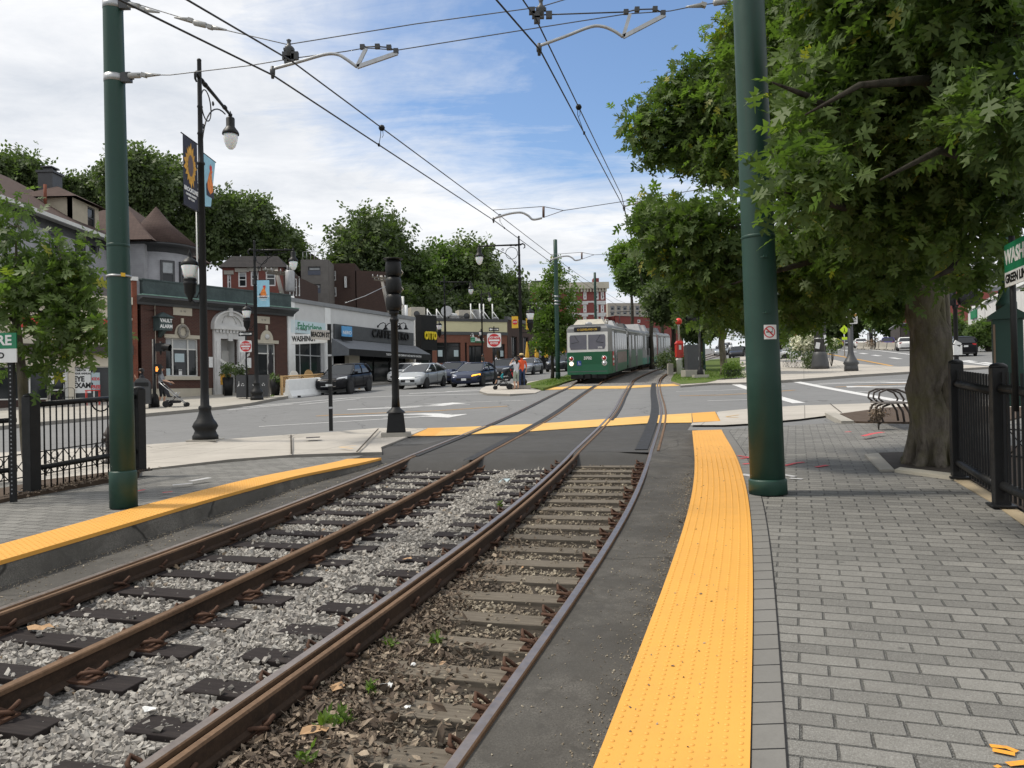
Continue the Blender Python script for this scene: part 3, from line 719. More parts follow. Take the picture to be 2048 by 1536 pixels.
# ------------------------------------------------------------ ties with plates and spring clips
def tie_root(old):
 r = thing('railway_tie', 'x', 'railway tie', (0, 0, 0), 0, 'wooden ties of the two tracks')
 mb = MB()
 if old:
  mb.box((.30, 0, -.09), (2.08-.36, .225, .18)); mb.cur = 1; mb.box((-1.0, 0, -.088), (.9, .228, .176))
 else: mb.box((0, 0, -.09), (2.5, .23, .18))
 part('timber', mb, [M['tiegrey'] if old else M['tiedark'], M['tiedark']], r, bevel=.006)
 for u in (-.7525, .7525):
  p_ = MB(); p_.box((u, 0, .008), (.36, .19, .016)); p_.box((u+.12, 0, .02), (.03, .12, .02)); p_.box((u-.12, 0, .02), (.03, .12, .02)); part('tie_plate', p_, M['clip'], r)
  for sgn in (-1, 1):
   k = MB(); x = u+sgn*.115
   k.tube([(x-sgn*.05, -.055, .035), (x-sgn*.02, -.05, .06), (x+sgn*.03, -.035, .065), (x+sgn*.08, 0, .055), (x+sgn*.07, .04, .035), (x+sgn*.0, .05, .035), (x-sgn*.03, .02, .06), (x-sgn*.04, -.01, .045)], .0145, 6)
   k.tube([(x-sgn*.01, .07, .03), (x+sgn*.05, .09, .065), (x+sgn*.09, .065, .10), (x+sgn*.08, .03, .075), (x+sgn*.05, .02, .05)], .0145, 6)
   part('spring_clip', k, M['clip'], r)
 return r
TIES = {0: [], 1: []}
def lay_ties():
 for which, c, y0, step in ((0, cL, 3.4, .62), (1, cR, 2.3, .56)):
  base = tie_root(which == 1); y = y0; first = True; i = 0; seq = []
  while y < 15.0:
   t = tdir(y); seq.append(y); y += step*t.y
  for y in seq:
   t = tdir(y); a = math.atan2(-t.x, t.y)+rnd.uniform(-.02, .02)
   p = P3(c(y)+rnd.uniform(-.04, .04), y, -.158-rnd.uniform(0, .008))
   n = len(seq)
   k = i+1
   sd_ = 'dark ' if which == 0 else 'weathered grey '
   o = base if first else dup(base, p)
   o.location = p; o.rotation_euler = (math.atan(GB)*.9, 0, a)
   ordn = ['nearest', 'second', 'third', 'fourth', 'fifth', 'sixth', 'seventh', 'eighth', 'ninth', 'tenth', 'eleventh', 'twelfth', 'thirteenth', 'fourteenth', 'fifteenth', 'sixteenth', 'seventeenth', 'eighteenth', 'nineteenth', 'twentieth', 'twenty-first', 'twenty-second', 'twenty-third', 'twenty-fourth', 'twenty-fifth', 'twenty-sixth']
   o['label'] = f"{sd_}timber tie of the {'left' if which == 0 else 'right'} track, {ordn[i] if i < len(ordn) else 'last'} counting away from the viewer"
   TIES[which].append((y, a)); first = False; i += 1
lay_ties()
# ------------------------------------------------------------ ballast stones, soil crumbs, leaf litter (stuff)
def scatter(name, pts, sizes, mat, seed, hue=None, flatn=.75, smooth=False):
 r = np.random.RandomState(seed); n = len(pts); pts = np.array(pts); sizes = np.array(sizes)
 base = np.array([(-1, -1, -1), (1, -1, -1), (1, 1, -1), (-1, 1, -1), (-1, -1, 1), (1, -1, 1), (1, 1, 1), (-1, 1, 1)], float)*.55
 v = base[None]*(1+r.uniform(-.75, .45, (n, 8, 3)))*(r.uniform(.6, 1.35, (n, 1, 3)))*sizes[:, None, None]; v[:, :, 2] *= flatn
 a = r.uniform(0, 2*PI, (n, 3)); a[:, :2] = r.normal(0, .5, (n, 2))
 def rot(v, k, i, j):
  c_, s_ = np.cos(a[:, k])[:, None], np.sin(a[:, k])[:, None]; x, y = v[:, :, i].copy(), v[:, :, j].copy()
  v[:, :, i] = x*c_-y*s_; v[:, :, j] = x*s_+y*c_
 rot(v, 0, 1, 2); rot(v, 1, 0, 2); rot(v, 2, 0, 1)
 v = (v+pts[:, None, :]).reshape(-1, 3)
 fq = np.array([(3, 2, 1, 0), (4, 5, 6, 7), (0, 1, 5, 4), (1, 2, 6, 5), (2, 3, 7, 6), (3, 0, 4, 7)])
 f = (fq[None]+8*np.arange(n)[:, None, None]).reshape(-1, 4)
 return npmesh(name, v, f, mat, np.repeat(r.uniform(0, 1, n) if hue is None else np.array(hue), 6))
def npmesh(name, v, f, mat, hue=None):
 me = bpy.data.meshes.new(name); nv, nf, k = len(v), len(f), f.shape[1]
 me.vertices.add(nv); me.vertices.foreach_set('co', np.ascontiguousarray(v, dtype=np.float32).ravel())
 me.loops.add(nf*k); me.loops.foreach_set('vertex_index', np.ascontiguousarray(f, dtype=np.int32).ravel())
 me.polygons.add(nf); me.polygons.foreach_set('loop_start', np.arange(nf, dtype=np.int32)*k)
 if hue is not None:
  at_ = me.attributes.new('leaf_hue', 'FLOAT', 'FACE'); at_.data.foreach_set('value', np.ascontiguousarray(hue, dtype=np.float32))
 me.polygons.foreach_set('use_smooth', np.zeros(nf, dtype=bool)); me.materials.append(mat); me.update(calc_edges=True); me.validate()
 return me
def t_stone(name, stops, r=.85):
 t = NT(name); at_ = t.n('ShaderNodeAttribute', attribute_name='leaf_hue')
 c = t.ramp(at_.outputs['Fac'], stops); c = t.mix(t.fr(t.noise(60, 4), .35, .7, 0, .35), c, (.12, .11, .10))
 return t.done(c, r, spec=.25)
M['stone'] = t_stone('crushed_granite', [(0, (.17, .158, .142)), (.25, (.30, .28, .255)), (.6, (.39, .368, .33)), (.86, (.49, .47, .43)), (1, (.30, .22, .14))])
M['crumb'] = t_stone('sandy_grit', [(0, (.10, .08, .06)), (.5, (.27, .225, .165)), (1, (.43, .38, .29))])
M['litter'] = t_stone('dead_leaves', [(0, (.06, .042, .03)), (.35, (.15, .112, .08)), (.7, (.28, .22, .16)), (.93, (.42, .34, .25)), (1, (.48, .24, .09))], .8)
def tie_hit(which, y, pad=.0):
 for ty, a in TIES[which]:
  if abs(ty-y) < .118+pad: return True
 return False
def lay_ballast():
 r = np.random.RandomState(3); P = []; Z = []; HU = []
 def put(c, which, ua, ub, dens, y0, y1, smin, smax, keep=.06):
  k = int((ub-ua)*(y1-y0)*dens)
  for _ in range(k):
   y = r.uniform(y0, y1); u = r.uniform(ua, ub)
   if min(abs(u-.7525), abs(u+.7525)) < .085: continue
   on = False
   t = tdir(y); u2 = u-3.25*t.y if which == 0 else u+3.25*t.y
   for wq, uq in ((which, u), (1-which, u2)):
    if abs(uq) < 1.26 and tie_hit(wq, y+uq*t.x+(0 if wq == which else (3.25*t.x*t.y if which == 0 else -3.25*t.x*t.y))*0): on = True
   if on and r.rand() > keep: continue
   if u2 > -.80 and which == 0 and u2 < .8: continue
   s = r.uniform(smin, smax); x, yy = tpt(c, y, u)
   h = -.205+r.uniform(-.012, .022) + (.0 if not on else .04)
   P.append(P3(x, yy, h)); Z.append(s); dr_ = min(abs(u-.7525), abs(u+.7525)); HU.append(r.uniform(.86, 1) if r.rand() < .75*math.exp(-dr_/.16) else r.uniform(0, .9)**1.1)
 for y0, y1, d, a, b in ((2.4, 6.5, 1900, .018, .040), (6.5, 10.5, 1250, .021, .044), (10.5, 15.1, 760, .027, .052)):
  put(cL, 0, -.85, 2.02, d, y0, y1, a, b, .03)
  put(cR, 1, -1.30, -.80, d*.6, y0, y1, a, b, .03)
 me = scatter('ballast', P, Z, M['stone'], 5, HU); o = link('ballast', me); o['kind'] = 'stuff'; o['label'] = 'pale crushed granite ballast between and around the left track ties'
 P = []; Z = []; H = []
 for y0, y1, d in ((2.4, 8, 900), (8, 15.1, 520)):
  for _ in range(int(1.5*(y1-y0)*d)):
   y = r.uniform(y0, y1); u = r.uniform(-.72, .72); t = tdir(y)
   if tie_hit(1, y+u*t.x, -.02) and r.rand() > .10: continue
   x, yy = tpt(cR, y, u); n = noise.noise(Vector((x*1.6, yy*1.6, 0)))
   P.append(P3(x, yy, -.19+r.uniform(-.01, .012)+(.03 if tie_hit(1, y+u*t.x, -.02) else 0))); Z.append(r.uniform(.008, .03)); H.append(min(1, max(0, .45+n*.9+r.uniform(-.3, .3))))
 for _ in range(5200):                               # crumbs blown onto the trackside asphalt
  y = r.uniform(2.4, 15); a = r.rand(); t = tdir(y)
  if a < .45: x, yy = tpt(cR, y, 1.5-abs(r.normal(0, .11))); h = -.026
  elif a < .6: x, yy = tpt(cR, y, r.uniform(.85, 1.5)); h = -.026
  elif a < .9: x, yy = tpt(cL, y, -1.42+abs(r.normal(0, .1))); h = -.024
  else: x, yy = tpt(cL, y, r.uniform(-1.45, -.85)); h = -.026
  P.append(P3(x, yy, h)); Z.append(r.uniform(.003, .010)*(1.6 if a > .88 else 1)); H.append(r.uniform(.2, 1))
 me = scatter('grit', P, Z, M['crumb'], 8, H); o = link('grit', me); o['kind'] = 'stuff'; o['label'] = 'sandy grit and crumbs between the grey ties and along the asphalt'
 V = []; Fc = []; H = []
 def leafat(p, s, h):
  a = r.uniform(0, 2*PI); M3 = Matrix.Rotation(a, 3, 'Z') @ Matrix.Rotation(r.normal(0, .55), 3, 'X') @ Matrix.Rotation(r.normal(0, .5), 3, 'Y')
  o = len(V)
  for (x, y, z) in ((0, -1, 0), (.45, -.2, .22), (.3, .4, .18), (0, 1, .05), (-.3, .5, .2), (-.45, -.1, .25)):
   V.append(tuple(p+M3 @ Vector((x*s*r.uniform(.7, 1.3), y*s, z*s*r.uniform(-.6, 1.6)))))
  Fc.extend([(o, o+1, o+2, o+3), (o, o+3, o+4, o+5)]); H.extend([h, h])
 for _ in range(8500):
  y = 2.3+abs(r.normal(0, 2.5)); u = -.56+abs(r.normal(0, .34))*(1.25 if y < 6 else .55)
  if y > 14 or u > .66: continue
  x, yy = tpt(cR, y, u); leafat(P3(x, yy, -.165+r.uniform(-.015, .03)), r.uniform(.012, .036)*(1 if r.rand() < .93 else 2.0), min(1, r.beta(1.5, 2.2)))
 for _ in range(700):
  y = r.uniform(3, 14.5); x, yy = tpt(cR, y, r.choice([.62, 1.5])+r.normal(0, .05)); leafat(P3(x, yy, -.17 if abs(x-tpt(cR, y, .62)[0]) < .25 else -.02), r.uniform(.01, .025), r.beta(2, 2))
 for _ in range(900):
  y = r.uniform(8.5, 14); f_ = r.uniform(0, 1); x = -7.0+.7*f_+r.normal(0, .13); yy = 11.3+2.1*f_+r.normal(0, .2); leafat(P3(x, yy, .225), r.uniform(.015, .04), r.beta(2, 2)*.7)
 me = npmesh('leaf_litter', np.array(V), np.array(Fc), M['litter'], np.array(H)); o = link('leaf_litter', me); o['kind'] = 'stuff'; o['label'] = 'brown dead leaves heaped along the inner side of the rusty rail'
 P = []; Z = []
 for _ in range(170):
  y = r.uniform(2.6, 15); P.append(P3(cR(y)+1.6+r.uniform(0, .6), y, hplat(y)+.016)); Z.append(r.uniform(.004, .011))
 o = link('grit', scatter('grit', P, Z, M['litter'], 9, None, .3)); o['kind'] = 'stuff'; o['label'] = 'tiny brown specks fallen on the yellow tactile strip'
lay_ballast()
# ------------------------------------------------------------ green catenary poles
def catpole(loc, H, r0, r1, label, seams=(), clamps=(), sleeve=.45):
 r = thing('catenary_pole', label, 'pole', loc, 0, 'green catenary poles')
 mb = MB(); prof = [(r0, 0)]+[(r0+(r1-r0)*z/H, z) for z in [H*k/6 for k in range(1, 7)]]+[(r1*.7, H+.02), (0, H+.03)]
 mb.lathe(prof, 28); part('shaft', mb, M['green'], r)
 mb = MB(); q = r0*1.09; mb.lathe([(q*1.005, 0), (q, sleeve-.01), (q-.004, sleeve), (r0*.99, sleeve+.012)], 28); part('base_sleeve', mb, M['green'], r)
 for z in seams:
  q = r0+(r1-r0)*z/H; mb = MB(); mb.lathe([(q*1.0, z-.02), (q*1.025, z-.015), (q*1.025, z+.012), (q*1.0, z+.02)], 28); part('seam_ring', mb, M['green'], r)
 for z in clamps:
  q = r0+(r1-r0)*z/H; mb = MB(); mb.lathe([(q*1.0, z-.045), (q*1.03, z-.045), (q*1.03, z+.045), (q*1.0, z+.045)], 28); part('clamp_band', mb, M['galv'], r)
  mb = MB(); mb.box((q+.05, -.04, z), (.12, .07, .12)); mb.box((q+.09, -.04, z), (.1, .03, .05)); part('clamp_lug', mb, M['dkgrey'], r)
 return r
pl = P3(-4.93, 10.11, .2); prr = P3(3.05, 9.62, .2)
cp = catpole(pl, 9.2, .150, .105, 'green catenary pole on the left platform at the edge of the yellow strip', (3.30,), (5.42, 6.35))
mb = MB(); mb.lathe([(.145, 2.9), (.147, 2.9), (.147, 2.925), (.145, 2.925)], 24); part('metal_band', mb, M['galv'], cp)
mb = MB(); mb.box((.105, -.105, 2.92), (.05, .012, .045), rz=.78); part('yellow_tag', mb, M['gold'], cp)
cp.rotation_euler = (0, -.006, 0)
cp = catpole(prr, 9.2, .205, .172, 'thick green catenary pole on the right platform carrying a no smoking sign', (3.08,), (6.95, 6.62), .17)
cp.rotation_euler = (0, -.017, 0)
sg = MB(); R = []
for a in np.linspace(-.52, .52, 9): R.append((a, .196*math.sin(a), -.199*math.cos(a)))
sg = MB()
def curved(mb, a0, a1, z0, z1, rr, n=8):
 mb.loft([[(rr*math.sin(a0+(a1-a0)*k/n), -rr*math.cos(a0+(a1-a0)*k/n), z) for k in range(n+1)] for z in (z0, z1)], closed=False)
Ms = Matrix.Rotation(-.16, 4, 'Z')
sgn = solo('no_smoking_sign', (lambda m: (curved(m, -.42, .42, -.085, .085, .206), m)[1])(MB()), M['white'], 'small square no smoking sign wrapped on the right green pole', 'sign', loc=(prr.x, prr.y, prr.z+1.925), rz=-.02, rec=False)
mb = MB(); n = 28
def cpt(u, v, rr): return (rr*math.sin(u/rr), -rr*math.cos(u/rr), v)
mb.loft([[cpt(ra*math.cos(2*PI*k/n), ra*math.sin(2*PI*k/n), .2085) for k in range(n+1)] for ra in (.056, .068)], closed=False)
d = .0085; mb.loft([[cpt(-.043+s*.086-o*d*.7, .043-s*.086-o*d*.7, .2092) for s in np.linspace(0, 1, 6)] for o in (-1, 1)], closed=False); part('prohibition_ring', mb, M['red'], sgn, rec=False)
mb = MB(); mb.loft([[cpt(u, v, .2080) for u in np.linspace(-.042, .036, 5)] for v in (-.006, .006)], closed=False); part('cigarette', mb, M['black'], sgn, rec=False)
mb = MB(); mb.loft([[cpt(.026+.018*math.sin(v*60)*.4+o, v, .2078) for v in np.linspace(.012, .046, 7)] for o in (-.003, .003)], closed=False); part('smoke_squiggle', mb, M['black'], sgn, rec=False)
for z in (2.82, 2.16):
 mb = MB(); mb.box((0, -.21, z), (.035, .03, .028)); mb.cyl((-.05, -.205, z-.01), (.05, -.205, z-.01), .005, n=6); o = part('lashing_bolt', mb, M['green'], cp); o.rotation_euler = (0, 0, .03)
for x, y, hx, r_, lb in ((3.0, 52, 9.1, .15, 'green catenary pole on the grass verge in front of the tram'), (10.1, 95, 11, .17, 'dark catenary pole rising behind the front tram car'), (17.0, 112, 10, .2, 'dark catenary pole rising behind the rear tram car'), (13.9, 58, 8.5, .16, 'green catenary pole among the trees behind the red call box')):
 catpole(P3(x, y, .1), hx, r_, r_*.85, lb, (), (5.4, 5.1, 4.9) if y == 52 else ())
# ------------------------------------------------------------ overhead wires
def wire(pts, r, label, mat='wire', group='overhead line wires', cat='wire', name='overhead_wire', sag=0):
 q = [Vector(p) for p in pts]
 if sag:
  a, b = q[0], q[-1]; q = [a.lerp(b, t)-Vector((0, 0, sag*4*t*(1-t))) for t in np.linspace(0, 1, 14)]
 mb = MB(); mb.tube(q, r, 6); return solo(name, mb, M[mat], label, cat, group=group)
def ext(a, b, Y):
 t = (Y-a.y)/(b.y-a.y); return a+(b-a)*t
YS = 9.3
a0, a1 = at(240, 0, 6.9), at(545, 150, 9.15)
lc = [ext(a0, a1, -14), a1, at(991, 443, 20), at(1100, 523, 30), at(1166, 565, 45), P3(cL(62), 62, 5.3), P3(cL(80), 80, 5.3), P3(cL(110), 110, 5.3)]
b0, b1 = at(375, 0, 6.7), at(583, 122, 9.15)
lm = [ext(b0, b1, -14), b1, at(985, 420, 20), at(1101, 509, 30), at(1166, 556, 45), P3(cL(62), 62, 5.75), P3(cL(80), 80, 5.7), P3(cL(110), 110, 5.7)]
c0, c1 = at(993, 0, 8.05), at(1080, 100, 9.2)
rc = [ext(c0, c1, -14), c1, at(1248, 416, 20), P3(cR(32), 32, 5.4), P3(cR(46), 46, 5.4), P3(cR(64), 64, 5.4), P3(cR(90), 90, 5.4)]
d0, d1 = at(1046, 0, 8.7), at(1072, 38, 9.2)
rm = [ext(d0, d1, -14), d1, at(1243, 391, 20), P3(cR(32)-.05, 32, 5.75), P3(cR(46), 46, 5.75), P3(cR(64), 64, 5.75), P3(cR(90), 90, 5.75)]
wire(lc, .0105, 'contact wire over the left track'); wire(lm, .0095, 'messenger wire running above the left track contact wire')
wire(rc, .0105, 'contact wire over the right track'); wire(rm, .0095, 'messenger wire running above the right track contact wire')
def along(w_, Y):
 for a, b in zip(w_[:-1], w_[1:]):
  if a.y <= Y <= b.y: return ext(a, b, Y)
for (m_, c_, Ys, nm) in ((lm, lc, (12.1, 20.9, 37), 'left'), (rm, rc, (12.6,), 'right')):
 for k, Y in enumerate(Ys):
  p, q = along(m_, Y), along(c_, Y+.25)
  mb = MB(); mb.lathe([(0, -.05), (.035, -.035), (.05, 0), (.035, .035), (0, .05)], 12, p); mb.tube([p-Vector((.015, 0, .03)), p-Vector((.02, 0, .12)), q], .005, 5); mb.tube([p+Vector((.015, 0, -.03)), p-Vector((-.02, 0, .12)), p-Vector((.0, 0, .15))], .004, 5); mb.box(q, (.03, .05, .04))
  solo('dropper', mb, M['black'], f"{['black ball dropper nearest the viewer', 'black ball dropper beyond the curved arm', 'small far dropper above the crossing'][k]} on the {nm} track wires", 'wire hanger', group='droppers of the overhead line')
def insul(mb, p, d, L_=.16, r=.035):
 d = d.normalized(); mb.tube([p-d*L_/2, p-d*L_*.42, p+d*L_*.42, p+d*L_/2], [r*.7, r, r, r*.8], 10)
def cone(mb, p, d, s=.9):
 d = d.normalized(); mb.tube([p-d*.10*s, p+d*.12*s], [.036*s, .01], 8); mb.box(p-d*.11*s, (.07*s, .07*s, .05*s), ry=.3)
def spanwire(pts, lab, ins=(), cones=(), clamps=(), r=.006):
 t = thing('span_wire', lab, 'wire', pts[0], 0, 'cross span wires'); o = Vector(pts[0])
 mb = MB(); mb.tube([Vector(p)-o for p in pts], r, 6); part('cable', mb, M['wiregrey'], t)
 for p, d in ins:
  mb = MB(); insul(mb, Vector(p)-o, Vector(d)); part('insulator', mb, M['insul'], t)
 for p, d in cones:
  mb = MB(); cone(mb, Vector(p)-o, Vector(d)); part('wire_grip', mb, M['insul'], t)
 for p in clamps:
  mb = MB(); p = Vector(p)-o; mb.lathe([(0, -.1), (.03, -.1), (.035, -.05), (.05, -.02), (.05, .01), (.025, .03), (.02, .07), (.03, .09), (0, .11)], 12, p); mb.box(p-Vector((0, 0, .02)), (.12, .05, .03)); part('messenger_clamp', mb, M['dkgrey'], t)
 return t
L0 = Vector((pl.x+.12, pl.y-.03, pl.z+6.33)); A_ = lambda x, y: at(x, y, YS)
spanwire([at(258, 3, 10.0), at(372, 38, 9.8), at(450, 60, 9.6), A_(575, 89), A_(830, 48), A_(1080, 14), A_(1140, -4), A_(1330, -60)], 'upper cross span wire hung from the left pole above both messenger wires', [(at(268, 11, 10.0), (1, 0, -.2)), (at(400, 48, 9.7), (1, 0, -.25))], [(at(302, 22, 9.9), (1, 0, -.2)), (at(366, 38, 9.8), (-1, 0, .2)), (at(436, 57, 9.65), (1, 0, -.2))], [A_(578, 96), A_(1082, 16)])
spanwire([at(247, 147, 10.05), at(300, 150, 9.9), at(340, 150, 9.8), at(500, 131, 9.5), A_(590, 116), A_(690, 103), A_(730, 96), A_(796, 100), A_(1060, 58), A_(1252, 28), A_(1340, 22), A_(1395, 11), A_(1462, 2)], 'lower cross span wire from the left pole to the right pole holding the steady arms', [(at(269, 151, 10.0), (1, 0, 0)), (A_(1440, 4), (1, 0, .15))], [(at(304, 150, 9.9), (1, 0, 0)), (A_(1390, 12), (-1, 0, -.1))])
def steady(pts, V, lab, Y, r=.019, top=None, bar=True):
 t = thing('steady_arm', lab, 'steady arm', at(*pts[0], Y), 0, 'steady arms of the overhead line'); o = t.location.copy()
 mb = MB(); mb.tube([at(*p, Y)-o for p in pts], r, 8); part('curved_tube', mb, M['galv'], t)
 p = at(*pts[0], Y)-o; mb = MB(); mb.lathe([(0, -.075), (.018, -.07), (.02, -.03), (.03, -.025), (.032, .03), (.022, .04), (.02, .07), (0, .075)], 10, p-Vector((0, 0, .04))); part('wire_clamp', mb, M['dkgrey'], t)
 if bar:
  e = at(*pts[-1], Y)-o
  for k, q in enumerate(V):
   v = at(*q, Y)-o; mb = MB(); d = v-e; mb.box((e+v)/2, (d.length, .03, .045 if k == 0 else .04), ry=-math.atan2(d.z, d.x)); part('strut', mb, M['galv'], t)
  mb = MB()
  for q in top: mb.box(at(*q, Y)-o, (.055, .05, .05))
  mb.tube([at(*q, Y)-o for q in top], .008, 6); part('clamp_bar', mb, M['dkgrey'], t)
 return t
def bez(ps, n=5):
 R = []
 for i in range(len(ps)-1):
  p0 = ps[max(i-1, 0)]; p1, p2 = ps[i], ps[i+1]; p3 = ps[min(i+2, len(ps)-1)]
  for k in range(n):
   s = k/n; R.append(tuple(.5*((2*p1[j])+(-p0[j]+p2[j])*s+(2*p0[j]-5*p1[j]+4*p2[j]-p3[j])*s*s+(-p0[j]+3*p1[j]-3*p2[j]+p3[j])*s**3) for j in range(2)))
 return R+[ps[-1]]
steady(bez([(545, 138), (600, 123), (650, 109), (675, 109), (692, 118), (714, 134)]), [(795, 106), (732, 97)], 'grey curved steady arm of the left track contact wire at the near span', 9.25, top=[(725, 94), (755, 93), (778, 95), (792, 102)])
steady(bez([(1078, 92), (1130, 73), (1180, 54), (1205, 53), (1228, 62), (1246, 74)]), [(1330, 30), (1260, 28)], 'grey curved steady arm of the right track contact wire at the near span', 9.25, top=[(1252, 24), (1274, 19), (1310, 18), (1326, 26)])
mb = MB()
for p in ((572, 112), (576, 120), (582, 116), (590, 112)): mb.box(A_(*p), (.08, .05, .09))
mb.tube([A_(578, 96), A_(577, 118)], .015, 6); solo('messenger_bracket', mb, M['dkgrey'], 'dark bracket clamping the left messenger wire to the near span', 'bracket', group='messenger wire brackets')
mb = MB()
for p in ((1064, 22), (1070, 30), (1074, 40), (1082, 30), (1098, 30)): mb.box(A_(*p), (.07, .05, .08))
mb.tube([A_(1080, 16), A_(1076, 34)], .015, 6); mb.tube([A_(1076, 30), A_(1250, 24)], .008, 6); solo('messenger_bracket', mb, M['dkgrey'], 'dark bracket clamping the right messenger wire to the near span', 'bracket', group='messenger wire brackets')
for (x0, y0, s, Y, lb, far) in ((986, 420, 1., 20., 'second span', 1245), (1101, 509, .62, 30., 'third span', 1300)):
 q = lambda dx, dy: at(x0+dx*s, y0+dy*s, Y)
 spanwire([q(0, 0), q(100, -7), q(141, 1), q(260, -17 if s == 1 else -4), q(420, -42 if s == 1 else -12)], f'cross wire of the {lb} seen past the near one' if s == 1 else f'thin cross wire of the {lb} above the crossing', [], [], [], .009)
 steady(bez([(x0+1*s, y0+17*s), (x0+30*s, y0+8*s), (x0+55*s, y0+5*s), (x0+70*s, y0+11*s), (x0+80*s, y0+19*s), (x0+98*s, y0+16*s)]), [], f'small curved steady arm at the {lb} over the left track', Y, .028, bar=False)
 mb = MB(); mb.tube([q(101, -7), q(101, 15)], .035, 6); mb.tube([q(101, 15), q(141, 1)], .008, 5); solo('spacer_bar', mb, M['wirebrown'], f'brown upright insulator bar of the {lb}', 'insulator', group='brown spacer bars')
steady([(1248, 413), (1285, 402), (1330, 390)], [], 'grey steady arm of the right track reaching into the oak leaves', 20., .022, bar=False)
# ------------------------------------------------------------ ornate street lamps
def lampprof(H):
 return [(.30, 0), (.30, .10), (.27, .14), (.24, .22), (.27, .28), (.30, .33), (.26, .42), (.20, .50), (.155, .62), (.135, .72), (.15, .75), (.15, .80), (.105, .84), (.095, 1.2), (.075, H*.72), (.095, H*.72+.02), (.095, H*.72+.06), (.07, H*.72+.09), (.062, H*.80), (.078, H*.80+.02), (.06, H*.80+.08), (.055, H*.87), (.07, H*.87+.03), (.055, H*.87+.08), (.05, H-.06), (.055, H-.03), (.04, H), (0, H+.01)]
def lantern(par, x, z, s=1.0):
 mb = MB(); mb.lathe([(0, .28*s), (.015*s, .26*s), (.03*s, .2*s), (.055*s, .19*s), (.055*s, .13*s), (.03*s, .11*s), (.10*s, .085*s), (.115*s, .06*s), (.115*s, -.16*s), (.14*s, -.20*s), (.20*s, -.28*s), (.225*s, -.34*s), (.225*s, -.38*s), (.19*s, -.385*s)], 18, (x, 0, z)); h = part('lamp_head', mb, M['black'], par)
 mb = MB(); mb.lathe([(.195*s, -.38*s), (.19*s, -.48*s), (.165*s, -.60*s), (.12*s, -.71*s), (.06*s, -.775*s), (0, -.79*s)], 18, (x, 0, z)); part('glass_globe', mb, M['lampglass'], h)
def acorn(par, dx, z, s=1., side=0):
 mb = MB(); k = math.copysign(1, dx)
 mb.tube([(k*.06, 0, z-.62*s), (dx*.6, 0, z-.62*s), (dx, 0, z-.52*s)], .02, 6); mb.tube([(k*.06, 0, z-.3*s), (dx*.5, 0, z-.5*s), (dx, 0, z-.45*s)], .014, 6); part('lantern_bracket', mb, M['black'], par)
 mb = MB(); mb.lathe([(0, -.6*s), (.04*s, -.58*s), (.06*s, -.5*s), (.13*s, -.38*s), (.135*s, -.2*s), (.155*s, -.18*s), (.155*s, -.13*s), (.13*s, -.11*s), (.155*s, -.08*s), (.15*s, -.04*s), (.12*s, -.02*s)], 16, (dx, 0, z)); h = part('lantern_body', mb, M['black'], par)
 mb = MB(); mb.lathe([(.13*s, -.03*s), (.15*s, .08*s), (.19*s, .24*s), (.185*s, .28*s)], 16, (dx, 0, z)); part('lantern_glass', mb, M['lampglass'], h)
 mb = MB(); mb.lathe([(.19*s, .27*s), (.205*s, .3*s), (.18*s, .36*s), (.12*s, .42*s), (.05*s, .46*s), (.03*s, .5*s), (.045*s, .54*s), (.02*s, .6*s), (0, .68*s)], 16, (dx, 0, z)); part('lantern_lid', mb, M['black'], h)
def lamp(loc, H, arm, rz, label, ac=None, acz=3.9, acs=1.):
 t = thing('street_lamp', label, 'street lamp', loc, rz, 'ornate black street lamps')
 mb = MB(); mb.lathe(lampprof(H), 20); part('post', mb, M['black'], t)
 mb = MB(); z = H-.5
 mb.tube([(-.05, 0, z+.04), (arm*.5, 0, z+.03), (arm, 0, z)], [.05, .042, .035], 10)
 for x in (.16, .42, arm*.8): mb.tube([(x-.05, 0, z+.03), (x+.05, 0, z+.03)], .06, 10)
 mb.tube([(-.05, 0, z+.04), (-.2, 0, z+.1), (-.3, 0, z+.03), (-.3, 0, z-.1), (-.22, 0, z-.14)], [.05, .04, .035, .03, .02], 8)
 part('arm', mb, M['black'], t)
 mb = MB(); R_ = arm*.78
 mb.tube([(.08+R_*(1-math.cos(a)), 0, z-R_*.95+R_*.88*math.sin(a)) for a in np.linspace(0, PI/2, 14)], .019, 6)
 c = (R_*.24, z-R_*.24); rr = R_*.19
 mb.tube([(c[0]+rr*math.cos(a), 0, c[1]+rr*math.sin(a)) for a in np.linspace(0, 2*PI, 22)], .016, 6)
 for (x, zz, q) in ((R_*.52, z-R_*.12, .07), (R_*.12, z-R_*.55, .07), (.02, z-R_*1.02, .08)):
  mb.tube([(x+q*(1-s*.6)*math.cos(s*7), 0, zz+q*(1-s*.6)*math.sin(s*7)) for s in np.linspace(0, 1, 14)], .014, 6)
 part('scroll_bracket', mb, M['black'], t)
 lantern(t, arm, z-.16)
 if ac: acorn(t, ac, acz, acs)
 return t
l1 = lamp(P3(-7.44, 19.36, .11), 9.25, 2.5, math.radians(93), 'tall black street lamp with a sunflower banner on the near left corner')
mb = MB(); mb.bb(-.35, .35, -.35, .35, -.02, .015); part('base_plate', mb, M['conc'], l1)
ac1 = thing('pedestrian_lantern', 'black acorn lantern bracketed low on the nearest lamp post', 'lantern', l1.location, PI); acorn(ac1, .31, 3.95, 1.02)
l2 = lamp(P3(.50, 41.1, .1), 7.85, 2.05, PI, 'black street lamp between two yellow banners beside the stroller', -.5, 3.55, 1.1)
mb = MB(); mb.bb(-.45, .5, -.4, .4, 0, .16); part('plinth', mb, M['conc'], l2)
lamp(P3(-12.0, 37.6, .13), 7.5, 1.85, -.05, 'black street lamp with a rooster banner in front of the copper parapet', -.42, 3.9, 1.1)
